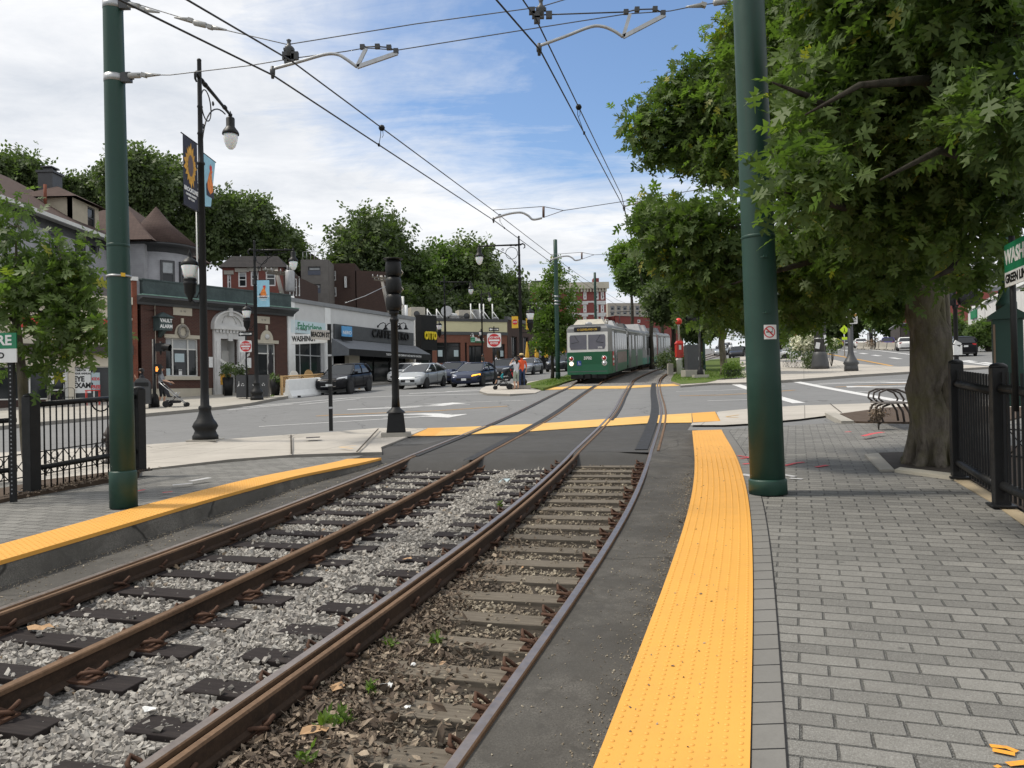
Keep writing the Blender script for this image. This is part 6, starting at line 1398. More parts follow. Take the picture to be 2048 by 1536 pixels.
mb = MB(); mb.bb(-.3, f.L+.02, -.03, .0, ze-.75, ze-.12); f.part('frieze_board', mb, M['dkgrey'])
mb = MB(); mb.bb(13.6, 14.8, 2.3, 3.3, 14, 17.6); mb.bb(13.5, 14.9, 2.2, 3.4, 17.6, 17.75); mb.bb(13.7, 14.7, 2.4, 3.2, 18.0, 18.08); mb.bb(13.9, 14, 2.5, 3.1, 17.75, 18.0); mb.bb(14.4, 14.5, 2.5, 3.1, 17.75, 18.0); part('chimney', mb, M['dkgrey'], rf)
mb = MB(); mb.cyl((11.5, 1.6, 14.6), (11.5, 1.6, 16.2), .1); part('vent_pipe', mb, M['brickpier'], rf)
xd0, xd1 = 12.2, 15.6; zt_ = 15.5
f.wall(xd0, xd1, ze-.1, zt_, [(xd1-1.5, xd1-.5, ze+.5, zt_-.15)], M['sidingcream'], .1, 'dormer', y=.2); f.window((xd1-1.5, xd1-.5, ze+.5, zt_-.15), .3, .1, 1, 2, 'dkgrey')
for q in (xd0, xd1): f.part('dormer_cheek', MB().quad((q, .2, ze), (q, .2, zt_), (q, 4, zt_), (q, 4, ze)), M['sidingcream'])
mb = MB(); mb.add([(xd0-.4, -.25, zt_), (xd1+.4, -.25, zt_), (xd1+.4, 4.2, zt_), (xd0-.4, 4.2, zt_), (xd0+1.3, 1.9, zt_+1.1), (xd1-1.3, 1.9, zt_+1.1)], [(0, 1, 5, 4), (1, 2, 5), (2, 3, 4, 5), (3, 0, 4)]); f.part('dormer_roof', mb, M['shingle'])
mb = MB(); mb.bb(-35, -26.6, 58.2, 68, 1.5, ze+.05); part('wing_wall', mb, M['siding'], hs_, M=hs_.matrix_basis.inverted())
mb = MB(); mb.add([(-36, 57.4, ze+.04), (-25.7, 57.4, ze+.04), (-25.7, 69, ze+.04), (-36, 69, ze+.04), (-30.4, 63.2, 17.5)], [(0, 1, 4), (1, 2, 4), (2, 3, 4), (3, 0, 4)]); part('wing_roof', mb, M['shingle'], hs_, M=hs_.matrix_basis.inverted())
tc_ = Vector((-27.0, 61.2, 0)); TM = hs_.matrix_basis.inverted() @ Matrix.Translation(tc_)
mb = MB(); mb.lathe([(2.5, 1.5), (2.5, ze+.1)], 28); part('turret_wall', mb, M['siding'], hs_, M=TM.copy())
mb = MB(); mb.lathe([(2.55, 9.3), (2.85, 9.0), (2.55, 8.6)], 28); part('turret_band', mb, M['siding'], hs_, M=TM.copy())
mb = MB(); mb.lathe([(3.2, ze+.05), (1.1, 15.3), (0, 16.7)], 28); part('turret_roof', mb, M['shingle'], hs_, M=TM.copy())
mb = MB(); mb.lathe([(2.5, ze-.6), (2.6, ze-.55), (2.6, ze-.15), (3.15, ze-.12), (3.17, ze+.06)], 28); part('turret_eaves', mb, M['dkgrey'], hs_, M=TM.copy())
for a in (-95, -50, -18, 20):
 ar = math.radians(a); WM = TM @ Matrix.Rotation(ar+PI/2, 4, 'Z')
 fr_ = MB()
 for (x0_, x1_, z0_, z1_) in ((-.5, -.36, 10.3, 12.2), (.36, .5, 10.3, 12.2), (-.36, .36, 10.3, 10.45), (-.36, .36, 12.05, 12.2), (-.36, .36, 11.15, 11.25)): fr_.bb(x0_, x1_, -2.61, -2.45, z0_, z1_)
 w_ = part('window', fr_, M['dkgrey'], hs_, M=WM); p = MB(); p.bb(-.4, .4, -2.56, -2.47, 10.4, 11.2); part('pane', p, M['glass'], w_); p = MB(); p.bb(-.4, .4, -2.56, -2.47, 11.2, 12.1); part('blind', p, M['blind'], w_)
# --- brick houses behind the white row
def block(label, P0, P1, ytop, pxm, zbot, mat, wins, depth=12, wmat='white', roofm='shingledark', lint=None, name='building', cat='building', mans=0, blind=.3, group=None, nz=2, fwd=.12):
 b = building(label, P3((P0[0]+P1[0])/2, (P0[1]+P1[1])/2), name=name, cat=cat, group=group); f = Fac(b, P0, P1, 0.); zt_ = f.px(pxm, ytop)[1]
 W = [f.rect(*w) for w in wins]; f.wall(0, f.L, zbot, zt_, W, mat, .25)
 for w in W:
  f.window(w, .18, fwd, 1, nz, wmat, blind=blind)
 if lint:
  for w in W: mb = MB(); mb.bb(w[0]-.25, w[1]+.25, -.08, 0, w[3], w[3]+.35); f.part('lintel', mb, M[lint])
 shell(f, 0, f.L, .02, depth, zbot, zt_, mat)
 if mans:
  mb = MB(); mb.loft([[(-.3, -.3, zt_), (f.L+.3, -.3, zt_), (f.L+.3, depth, zt_), (-.3, depth, zt_)], [(.6, 1, zt_+mans), (f.L-.6, 1, zt_+mans), (f.L-.6, depth-1, zt_+mans), (.6, depth-1, zt_+mans)]]); f.part('mansard_roof', mb, M[roofm])
 return b, f, zt_
b, f, z = block('red brick house with bay windows behind the copper parapet', (-25.9, 72), (-20.6, 72.6), 535, 510, 2, M['brickred'], [(454, 549, 462, 577), (476, 544, 493, 574), (501, 542, 517, 572), (531, 541, 551, 572)], lint='conc', mans=1.2)
f2 = Fac(b, (-20.6, 72.6), (-20.2, 84), 0.); W = [f2.rect(x, 565-k*4, x+4, 592) for k, x in enumerate((578, 585, 591, 597))]; f2.wall(0, f2.L, 2, z-.2, W, M['brickbrown'], .2)
for w_ in W: f2.window(w_, .12, .12, 1, 2, 'white')
b, f, z = block('dark brick apartment block with a grey sided bay tower', (-24.5, 92), (-17.9, 92.4), 527, 660, 3, M['brickbrown'], [(652, 541, 659, 567), (664, 541, 672, 561), (653, 575, 659, 593), (665, 574, 673, 593)], blind=.4)
b, f, z = block('grey sided apartment tower with three wide window bands', (-23.0, 88), (-20.0, 88.2), 519, 630, 3, M['sidingcream'] if False else boards('taupe_siding', (.15, .14, .13), .2), [(616, 533, 641, 541.5), (616, 568, 641, 577)], nz=1, blind=.8, wmat='dkgrey')
mb = MB()
for k in range(7): mb.cyl((.2+k*.42, .2, z), (.2+k*.42, .2, z+.9), .03, n=5)
mb.cyl((.2, .2, z+.9), (2.8, .2, z+.9), .03, n=5); f.part('roof_railing', mb, M['alu'])
for r in (f.rect(616, 541.5, 641, 550), f.rect(616, 577, 641, 586)): f.box('blue_panel', r[0], r[1], -.05, .02, r[2], r[3], plain('slate_blue_panel', (.07, .08, .11), .6))
block('dark brown brick tower behind the grey bay', (-26.5, 94), (-23.2, 94), 508, 600, 3, M['brickbrown'], [], name='building')
block('dark brick wing half hidden by the round tree', (-17.8, 92.6), (-14.6, 94), 540, 690, 3, M['brickbrown'], [(689, 552, 694, 575), (698, 552, 703, 575)], blind=.2)
# --- far red brick Victorian, apartments, low brick building
wins = []
for x in (1077, 1088, 1108, 1137, 1148, 1170, 1194, 1205):
 for y in (591, 617, 641): wins.append((x-3.4, y-8, x+3.4, y+8))
b, f, z = block('far red brick Victorian block with cream cornice and white windows', (3.3, 140), (16.8, 140.5), 576, 1140, 6, M['brickfar'], wins, lint='stonewhite', depth=20, blind=.5, fwd=.22)
f.box('cornice', -.5, f.L+.5, -.7, .1, z-.2, z+.9, 'limestone')
mb = MB()
for k in range(26): x = f.L*k/25; mb.bb(x-.14, x+.14, -.45, 0, z-.75, z-.2)
f.part('cornice_brackets', mb, M['limestone']); mb = MB()
for y in (606, 630): zz = f.px(1140, y)[1]; mb.bb(0, f.L, -.06, 0, zz, zz+.3)
f.part('stone_course', mb, M['stonewhite']); f.box('chimney', f.L-1.7, f.L-.7, 3, 5, z, z+2.1, 'brickfar'); f.box('roof_hatch', .6, 7, 3, 8, z, z+1.8, 'dkgrey')
wins = [(1221+k*12.5, y, 1229+k*12.5, y+9) for k in range(7) for y in (612, 622.5, 633)]
b, f, z = block('far beige apartment block with rows of grey windows', (23.2, 190), (36, 192), 606, 1260, 8, plain('beige_render', (.36, .33, .28), .8), wins, nz=1, blind=.3, wmat='grey', depth=18, fwd=.2)
b, f, z = block('low red brick building with one small square window behind the rear tram car', (19.6, 150), (34, 158), 633, 1270, 7, M['brickfar'], [(1275, 639, 1281.5, 645.5), (1232, 645, 1237, 655)], depth=14, nz=1, fwd=.18)
f.box('coping', -.1, f.L+.1, -.2, .2, z, z+.35, 'conc')
# --- right hand shops far up the hill
r1, r2 = (63.5, 111), (49.5, 74)
b = building('white shop row with green signs on the right street', P3(56, 92)); f = Fac(b, r1, r2, 0.); fr2 = f
zt_ = f.px(1970, 607)[1]; hol = [f.rect(1943, 668, 1958, 700), f.rect(1968, 664, 1990, 702), f.rect(2010, 655, 2040, 708)]
f.wall(0, f.L, 4, zt_, hol, M['stonewhite'], .4)
for h in hol: f.window(h, .3, .15, 2, 1, 'signgreen')
f.box('coping', 0, f.L, -.2, .3, zt_, zt_+.35, 'white');
for h in hol: f.box('shop_sign_band', h[0]-.5, h[1]+.5, -.15, 0, h[3], h[3]+1.0, 'signgreen')
for k in range(5): x = f.L*(k+.5)/5; f.box('pilaster', x-.2, x+.2, -.12, 0, 4, zt_, 'stonewhite')
q = f.rect(1944, 621, 1955, 637); f.box('green_sign', q[0], q[1], -.2, -.02, q[2], q[3], 'signgreen'); shell(f, 0, f.L, .05, 14, 4, zt_, M['stonewhite'])
block('far brick row with a tall chimney behind the twin signal', (66, 136), (80, 128), 588, 1905, 6, M['brickfar'], [(1902, 645, 1908, 690)], depth=12)
t = thing('brick_chimney', 'tall square brick chimney rising behind the twin signal', 'chimney', P3(77, 138), 0); mb = MB(); mb.bb(-1.4, 1.4, -1.4, 1.4, 0, 12.2); mb.bb(-1.6, 1.6, -1.6, 1.6, 10.9, 11.3); part('stack', mb, M['brickfar'], t)
t = thing('water_tank', 'white cylindrical roof tank above the right shops', 'tank', P3(83.5, 140, 9.2), 0); mb = MB(); mb.lathe([(2.1, 0), (2.1, 4.1), (2.0, 4.25), (0, 4.4)], 28); part('drum', mb, M['white'], t); part('lower_box', MB().bb(-3.3, -1.9, -1, 1, 0, 3.0), M['white'], t); part('stand', MB().bb(-3, 3, -2, 2, -6, 0), M['grey'], t)
# ------------------------------------------------------------ vehicles
def ground_matrix(x, y, head, h=0.):
 n = Vector((-(G(x+.5, y)-G(x-.5, y)), -(G(x, y+.5)-G(x, y-.5)), 1)).normalized(); fx = Vector((math.cos(head), math.sin(head), 0)); fx = (fx-n*fx.dot(n)).normalized(); fy = n.cross(fx)
 m = Matrix((fx, fy, n)).transposed().to_4x4(); m.translation = P3(x, y, h); return m
def place(o, x, y, head, h=0.):
 m = ground_matrix(x, y, head, h); o.location = m.translation; o.rotation_euler = m.to_euler()
def carpaint(name, c, metal=.3, rough=.28):
 return NT(name).done(c, rough, metal, .3, Coat_Weight=.06, Coat_Roughness=.08)
M['carglass'] = NT('car_glass').done((.02, .023, .026), .07, 0, .45)
M['headlight'] = NT('headlight_lens').done((.62, .64, .66), .12, .2, .8)
M['taillight'] = NT('tail_light_lens').done((.42, .01, .012), .2, 0, .7)
M['amberlit'] = NT('lit_amber_signal').done((.9, .4, .03), .3, Emission_Color=(1, .42, .03, 1), Emission_Strength=1.6)
_wheel = {}
def wheelmesh(r, w_, rimc):
 k = (r, w_, rimc)
 if k in _wheel: return _wheel[k]
 R9 = Matrix.Rotation(-PI/2, 3, 'X')
 a = MB(); a.lathe([(r*.62, -w_/2), (r*.9, -w_/2), (r, -w_*.36), (r, w_*.36), (r*.9, w_/2), (r*.62, w_/2)], 24, M=R9)
 b = MB(); b.lathe([(.0, -w_*.30), (r*.13, -w_*.34), (r*.14, -w_*.26)], 12, M=R9); b.lathe([(r*.55, -w_*.12), (r*.6, -w_*.42), (r*.66, -w_*.44), (r*.66, w_*.4), (r*.5, w_*.2)], 24, M=R9)
 for q in range(5):
  t = 2*PI*q/5
  for d in (-.16, .16): b.add([(r*.1*math.cos(t), -w_*.3, r*.1*math.sin(t)), (r*.6*math.cos(t+d-.07), -w_*.34, r*.6*math.sin(t+d-.07)), (r*.6*math.cos(t+d+.07), -w_*.34, r*.6*math.sin(t+d+.07))], [(0, 1, 2)])
 c = MB(); c.lathe([(0, -w_*.05), (r*.6, -w_*.05)], 16, M=R9)
 _wheel[k] = (a.mesh('tyre', M['blackmatte']), b.mesh('rim', M[rimc]), c.mesh('brake_disc', M['shadow'])); return _wheel[k]
def car(label, head, x, y, paint, L_=4.5, W=1.84, H=1.5, hood=.98, wb=2.68, r=.33, ws=.95, rf=.25, rr=-1.15, rb=-1.9, belt=.98, tail=1.0, clear=.2, nose=.68, hatch=False, rim='alu', amber=False, cat='car', group='cars', suv=False, plate=True, name='car', detail=True):
 t = thing(name, label, cat, (0, 0, 0), 0, group); place(t, x, y, head)
 hl = L_/2; hw = W/2
 sts = [(hl, nose-.16, .62), (hl-.05, nose, .80), (hl-.22, nose+.10, .90), (hl-.6, hood-.10, .965), (ws+.25, hood, .99), (ws-.2, belt, 1), (0, belt, 1), (rr*.8, belt+.02, 1), (rb, tail, .985), (-hl+.25, tail-.03, .93), (-hl+.05, tail-.1, .86), (-hl, tail-.28, .78)]
 R = []
 for i, (sx, zt, wf) in enumerate(sts):
  w_ = hw*wf; zb = clear+(.10 if i in (0, len(sts)-1) else 0)
  zs = zb+(zt-zb)*.86
  R.append([(sx, -w_*.90, zb), (sx, -w_*.985, zb+.12), (sx, -w_, zb+(zt-zb)*.55), (sx, -w_*.975, zs), (sx, -w_*.86, zt-.005), (sx, -w_*.4, zt+.02), (sx, w_*.4, zt+.02), (sx, w_*.86, zt-.005), (sx, w_*.975, zs), (sx, w_, zb+(zt-zb)*.55), (sx, w_*.985, zb+.12), (sx, w_*.90, zb)])
 mb = MB(); mb.smooth = True; mb.loft(R); b = part('body', mb, paint, t); sm = b.modifiers.new('s', 'SUBSURF'); sm.levels = sm.render_levels = 1
 gb, gt = hw*.90, hw*.70
 mb = MB(); mb.smooth = True
 lo = [(ws, gb*.86, belt-.0), (ws-.12, gb, belt+.01), (rb+.18, gb*.98, tail+.0), (rb, gb*.8, tail-.02), (rb, -gb*.8, tail-.02), (rb+.18, -gb*.98, tail), (ws-.12, -gb, belt+.01), (ws, -gb*.86, belt)]
 f2 = lambda f, a, b_: a+(b_-a)*f
 hi = [(rf, gt*.86, H-.07), (rf-.08, gt, H-.08), (rr+.1, gt*.98, H-.09), (rr, gt*.85, H-.10), (rr, -gt*.85, H-.10), (rr+.1, -gt*.98, H-.09), (rf-.08, -gt, H-.08), (rf, -gt*.86, H-.07)]
 mid = [tuple(.5*(p+q) for p, q in zip(a, b_)) for a, b_ in zip(lo, hi)]; mid = [(p[0], p[1]*1.035, p[2]) for p in mid]
 mb.smooth = False; mb.loft([lo, mid, hi], cap=False); part('glasshouse', mb, M['carglass'], t)
 mb = MB(); mb.smooth = True
 top = [(p[0]*.9+.0, p[1]*.8, H-.015) for p in hi]; mb.loft([[(p[0], p[1]*1.02, p[2]-.02) for p in hi], [(p[0], p[1]*.98, p[2]+.03) for p in hi], top]); rfp = part('roof', mb, paint, t)
 def pil(a, b_, w_=.035): mb = MB(); mb.tube([a, tuple(.5*(p+q) for p, q in zip(a, b_))[:1]+(.5*(a[1]+b_[1])*1.045,)+(.5*(a[2]+b_[2]),), b_], w_, 6); part('pillar', mb, paint, t)
 for s in (0, 1):
  g = lambda L1, k: L1[k] if s == 0 else L1[7-k]
  pil(g(lo, 1), g(hi, 1)); pil(g(lo, 2), g(hi, 2), .07 if not hatch else .09)
  xm = (ws+rb)/2+.02; xh = (rf+rr)/2+.02; sg = 1 if s == 0 else -1
  pil((xm, sg*gb, belt+.01), (xh, sg*gt, H-.08), .03)
 for sx in (1, -1):
  for sy in (1, -1):
   ax = wb/2*sx+(hl-wb/2-.86)*.5*0
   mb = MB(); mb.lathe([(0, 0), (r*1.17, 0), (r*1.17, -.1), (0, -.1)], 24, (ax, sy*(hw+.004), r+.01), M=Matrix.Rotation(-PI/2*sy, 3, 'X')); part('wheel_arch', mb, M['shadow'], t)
   wm_ = wheelmesh(r, .21, rim); e = link('wheel', wm_[0], t, (ax, sy*(hw-.09), r)); e.rotation_euler = (0, 0, PI if sy > 0 else 0); link('rim', wm_[1], e); link('brake_disc', wm_[2], e)
 if not detail: return t
 fx = hl-.02; zg = (nose+clear)/2
 mb = MB(); mb.box((fx-.03, 0, zg+.06), (.09, W*.50, .15 if not suv else .24)); mb.box((fx-.05, 0, clear+.16), (.10, W*.62, .12)); part('grille', mb, M['shadow'], t, .02)
 if suv: mb = MB(); mb.box((fx, 0, zg+.20), (.06, W*.5, .025)); mb.box((fx, 0, zg-.07), (.06, W*.46, .025)); part('chrome_trim', mb, M['chrome'], t)
 for sy in (1, -1):
  mb = MB(); zz = nose-.02
  mb.loft([[(fx-.06, sy*hw*.48, zz), (fx-.06, sy*hw*.50, zz+.10), (fx-.22, sy*hw*.52, zz+.13), (fx-.22, sy*hw*.48, zz)], [(fx-.16, sy*hw*.72, zz+.0), (fx-.16, sy*hw*.72, zz+.12), (fx-.32, sy*hw*.74, zz+.16), (fx-.32, sy*hw*.72, zz)], [(fx-.52, sy*hw*.925, zz+.06), (fx-.52, sy*hw*.915, zz+.15), (fx-.62, sy*hw*.90, zz+.18), (fx-.62, sy*hw*.9, zz+.06)]]); part('headlight', mb, M['amberlit'] if (amber and sy > 0) else M['headlight'], t)
  mb = MB(); mb.box((fx-.12, sy*hw*.66, clear+.2), (.1, .16, .07)); part('fog_light', mb, M['headlight'], t, .01)
  mb = MB(); mb.box((ws-.22, sy*(hw+.07), belt+.08), (.16, .2, .13)); part('mirror', mb, paint, t, .03)
  mb = MB(); mb.box((-hl+.10, sy*hw*.66, tail-.16), (.16, W*.16, .14), rz=sy*.25); part('tail_light', mb, M['taillight'], t, .015)
  mb = MB()
  for xx in (ws-.22, (ws+rb)/2+.04, rb*.72): mb.box((xx, sy*(hw*.992), (clear+belt)/2+.05), (.012, .012, (belt-clear)*.72))
  part('door_seam', mb, M['shadow'], t)
  for xx in ((ws+rb)/2+.22, rb*.72+.14): part('door_handle', MB().box((xx, sy*(hw+.004), belt-.13), (.15, .02, .03)), paint, t)
 if plate: part('number_plate', MB().box((fx+.012, 0, clear+.27), (.012, .30, .13)), M['paper'], t)
 part('rear_plate', MB().box((-hl-.012, 0, tail-.30), (.012, .34, .15)), M['paper'], t)
 mb = MB(); mb.box((-hl+.06, 0, clear+.12), (.12, W*.7, .14)); mb.box((0, -hw*.93, clear+.03), (wb-.75, .06, .10)); mb.box((0, hw*.93, clear+.03), (wb-.75, .06, .10)); part('lower_trim', mb, M['blackmatte'], t)
 return t
dg = math.radians
def fl(q, head, wb, W):        # centre from the contact point of the front left wheel
 hx, hy = math.cos(head), math.sin(head); return (q[0]-hx*wb/2+hy*(W/2-.1), q[1]-hy*wb/2-hx*(W/2-.1))
pk_ = dict(black=NT('black_car_paint').done((.007, .007, .009), .3, 0, .18), white=carpaint('white_car_paint', (.72, .72, .71), 0), silver=carpaint('silver_car_paint', (.42, .44, .45), .55, .3), blue=carpaint('navy_car_paint', (.018, .024, .05), .35), grey=carpaint('grey_car_paint', (.28, .29, .31), .5), dk=carpaint('charcoal_car_paint', (.035, .037, .042), .4), lime=carpaint('lime_car_paint', (.4, .45, .05), 0), vio=carpaint('violet_car_paint', (.05, .04, .16), .3))
SUVK = dict(L_=4.48, W=1.86, H=1.65, hood=1.06, wb=2.67, r=.36, ws=.95, rf=.15, rr=-1.65, rb=-2.12, belt=1.07, tail=1.12, clear=.26, nose=.80, hatch=True, suv=True)
h = dg(-101); c = fl((-8.83, 43.5), h, 2.67, 1.86); car('black compact SUV turning past the white jersey barrier', h, *c, pk_['black'], **SUVK)
h = dg(-106.5); c = fl((-5.08, 47.2), h, 2.7, 1.75); car('silver wedge shaped hatchback waiting behind the ball signal', h, *c, pk_['silver'], L_=4.45, W=1.75, H=1.49, hood=.98, wb=2.7, r=.31, ws=1.35, rf=.25, rr=-1.0, rb=-2.05, belt=.97, tail=1.08, nose=.66, hatch=True)
h = dg(-104); c = fl((-1.78, 47.5), h, 2.88, 1.9); car('navy blue sedan with an amber turn signal lit beside the median', h, *c, pk_['blue'], L_=4.69, W=1.9, H=1.44, hood=.90, wb=2.88, r=.34, ws=1.25, rf=.2, rr=-1.0, rb=-1.95, belt=.93, tail=1.0, nose=.62, rim='dkgrey', amber=True)
h = dg(-103); car('white sedan half hidden behind the silver hatchback', h, -7.6, 58.6, pk_['white'], L_=4.66, W=1.8, H=1.44)
h = dg(-104); car('dark blue sedan half hidden behind the navy sedan', h, -3.9, 54.3, pk_['blue'], L_=4.6, W=1.82, H=1.46)
h = dg(-105); car('charcoal sedan behind the woman with the stroller', h, -.55, 61.5, pk_['dk'], L_=4.6, W=1.84, H=1.5)
h = dg(-107); c = fl((1.79, 67.6), h, 2.7, 1.8); car('grey sedan waiting just left of the small tree', h, *c, pk_['grey'], L_=4.57, W=1.8, H=1.44, rf=.1, rr=-.95, rb=-1.85)
h = dg(-107); car('dark minivan waiting beside the tram', h, 4.7, 76.5, pk_['dk'], L_=5.1, W=2.0, H=1.75, hood=1.08, wb=3.0, r=.35, ws=1.5, rf=.5, rr=-2.0, rb=-2.4, belt=1.06, tail=1.12, nose=.8, hatch=True)
car('white sedan crossing behind the thick green pole', dg(-28), 27.6, 84.2, pk_['white'], L_=4.7, W=1.84, H=1.44, rim='dkgrey')
car('black minivan seen from behind on the right street', dg(72), 40.9, 73.0, pk_['black'], L_=5.17, W=2.02, H=1.78, hood=1.08, wb=3.08, r=.37, ws=1.5, rf=.5, rr=-2.25, rb=-2.5, belt=1.08, tail=1.22, nose=.8, hatch=True)
car('white SUV parked beside the concrete barriers', dg(67), 47.3, 96, pk_['white'], L_=4.7, W=1.9, H=1.62, hood=1.05, r=.36, belt=1.06, tail=1.12, rr=-1.5, rb=-2.1, clear=.25, nose=.8, hatch=True)
car('white sedan far up the right street', dg(69), 52, 119, pk_['white'], L_=4.7, W=1.84, H=1.45)
car('dark sedan farthest up the right street', dg(70), 54.8, 131, pk_['dk'], L_=4.6, W=1.84, H=1.45)
car('dark violet car parked between the white sedan and the barriers', dg(66), 51.8, 110, pk_['vio'], L_=4.4, W=1.84, H=1.55, hatch=True)
car('lime yellow car glimpsed right of the white hydrangea', dg(200), 48.5, 122, pk_['lime'], L_=4.2, W=1.8, H=1.5, hatch=True)
for k, (x, y) in enumerate(((31.5, 120), (33.5, 127), (35.5, 134), (38, 141))): car(['silver parked car nearest behind the green pole', 'dark parked car second in the row beyond the pole', 'grey parked car third in the row beyond the pole', 'white parked car last in the row beyond the pole'][k], dg(250), x, y, (pk_['silver'], pk_['dk'], pk_['grey'], pk_['white'])[k], detail=False, group='far parked cars')
car('dark car following beyond the rear tram car', dg(245), 29.5, 104, pk_['dk'], detail=False)
# ------------------------------------------------------------ the tram
M['tramgreen'] = NT('tram_green').done((.008, .10, .045), .4, 0, .4)
M['tramteal'] = plain('tram_teal', (.02, .16, .12), .4); M['tramgrey'] = plain('tram_grey', (.2, .205, .21), .5, var=.08); M['tramwhite'] = plain('tram_white', (.62, .63, .61), .4, var=.05); M['tramglass'] = NT('tram_side_glass').done((.010, .011, .012), .14, 0, .07); M['tramshade'] = plain('tram_side_shaded_grey', (.21, .212, .205), .5, 0, .3, var=.1); M['tramroof'] = plain('tram_roof_edge', (.20, .205, .21), .5); M['tramdk'] = plain('tram_charcoal_roof', (.10, .105, .11), .55); M['adred'] = plain('red_advert', (.42, .035, .04), .5); M['adgrey'] = plain('faded_advert', (.24, .19, .17), .6, var=.2)  # upper side paint of the front car is darkened to hold the trees' shade
M['ledamber'] = NT('amber_led').done((.25, .16, .02), .5, Emission_Color=(.8, .5, .05, 1), Emission_Strength=.35)
def section(t, x0, x1, face, low, mid, up, hw=1.32, noface=True):
 """one body section from x0 (front) to x1 (rear); face = tapered cab"""
 mb = MB(); mb.smooth = False
 zl = [(.42, .96), (.46, 1.0), (1.0, 1.0), (1.72, 1.0), (2.85, 1.0), (3.06, .985), (3.2, .93), (3.30, .80)]
 st = [(x0, .88, .0), (x0-.28, .94, 0), (x0-1.0, 1.0, 0), (x1, 1.0, 0)] if face else [(x0, 1, 0), (x1, 1, 0)]
 R = []
 for sx, wf, _ in st:
  ring = []
  for z, f in zl:
   dx = 0
   if face and sx > x0-.9: dx = -.10*max(0, z-1.7)-(.10 if z > 3.1 else 0)+(.06 if z < 1.0 else 0)
   ring.append((sx+dx, -hw*wf*f, z))
  R.append(ring+[(p[0], -p[1], p[2]) for p in ring[::-1]])
 n = len(zl)
 mb.loft(R, cap=False)
 k = 2*n
 for fi in range(len(mb.f)):
  j = fi % k; j = j if j < n else k-2-j; j = 99 if j == n-1 else j
  mb.m[fi] = 0 if j in (0, 1) else (1 if j == 2 else (2 if j in (3, 4) else 4))
 up2 = M['tramshade'] if up is M['tramwhite'] else up; mats = [low, mid, up2, M['tramwhite'] if up is M['tramwhite'] else up, M['tramroof']]
 if face:                                           # front face by rows
  for i in range(n-1):
   a, b = R[0][i], R[0][i+1]
   mb.cur = 0 if i < 3 else (3 if i < 4 else 4)
   mb.add([a, (a[0], -a[1], a[2]), (b[0], -b[1], b[2]), b], [(0, 1, 2, 3)])
  mb.cur = 0
 return part('body_section', mb, mats, t, rec=False)
def paneset(t, xs, hw, z0, z1, side, mat='tramglass', name='side_window'):
 for a, b in xs: part(name, MB().bb(a, b, side*hw-.006, side*hw+.008, z0, z1), M[mat], t)
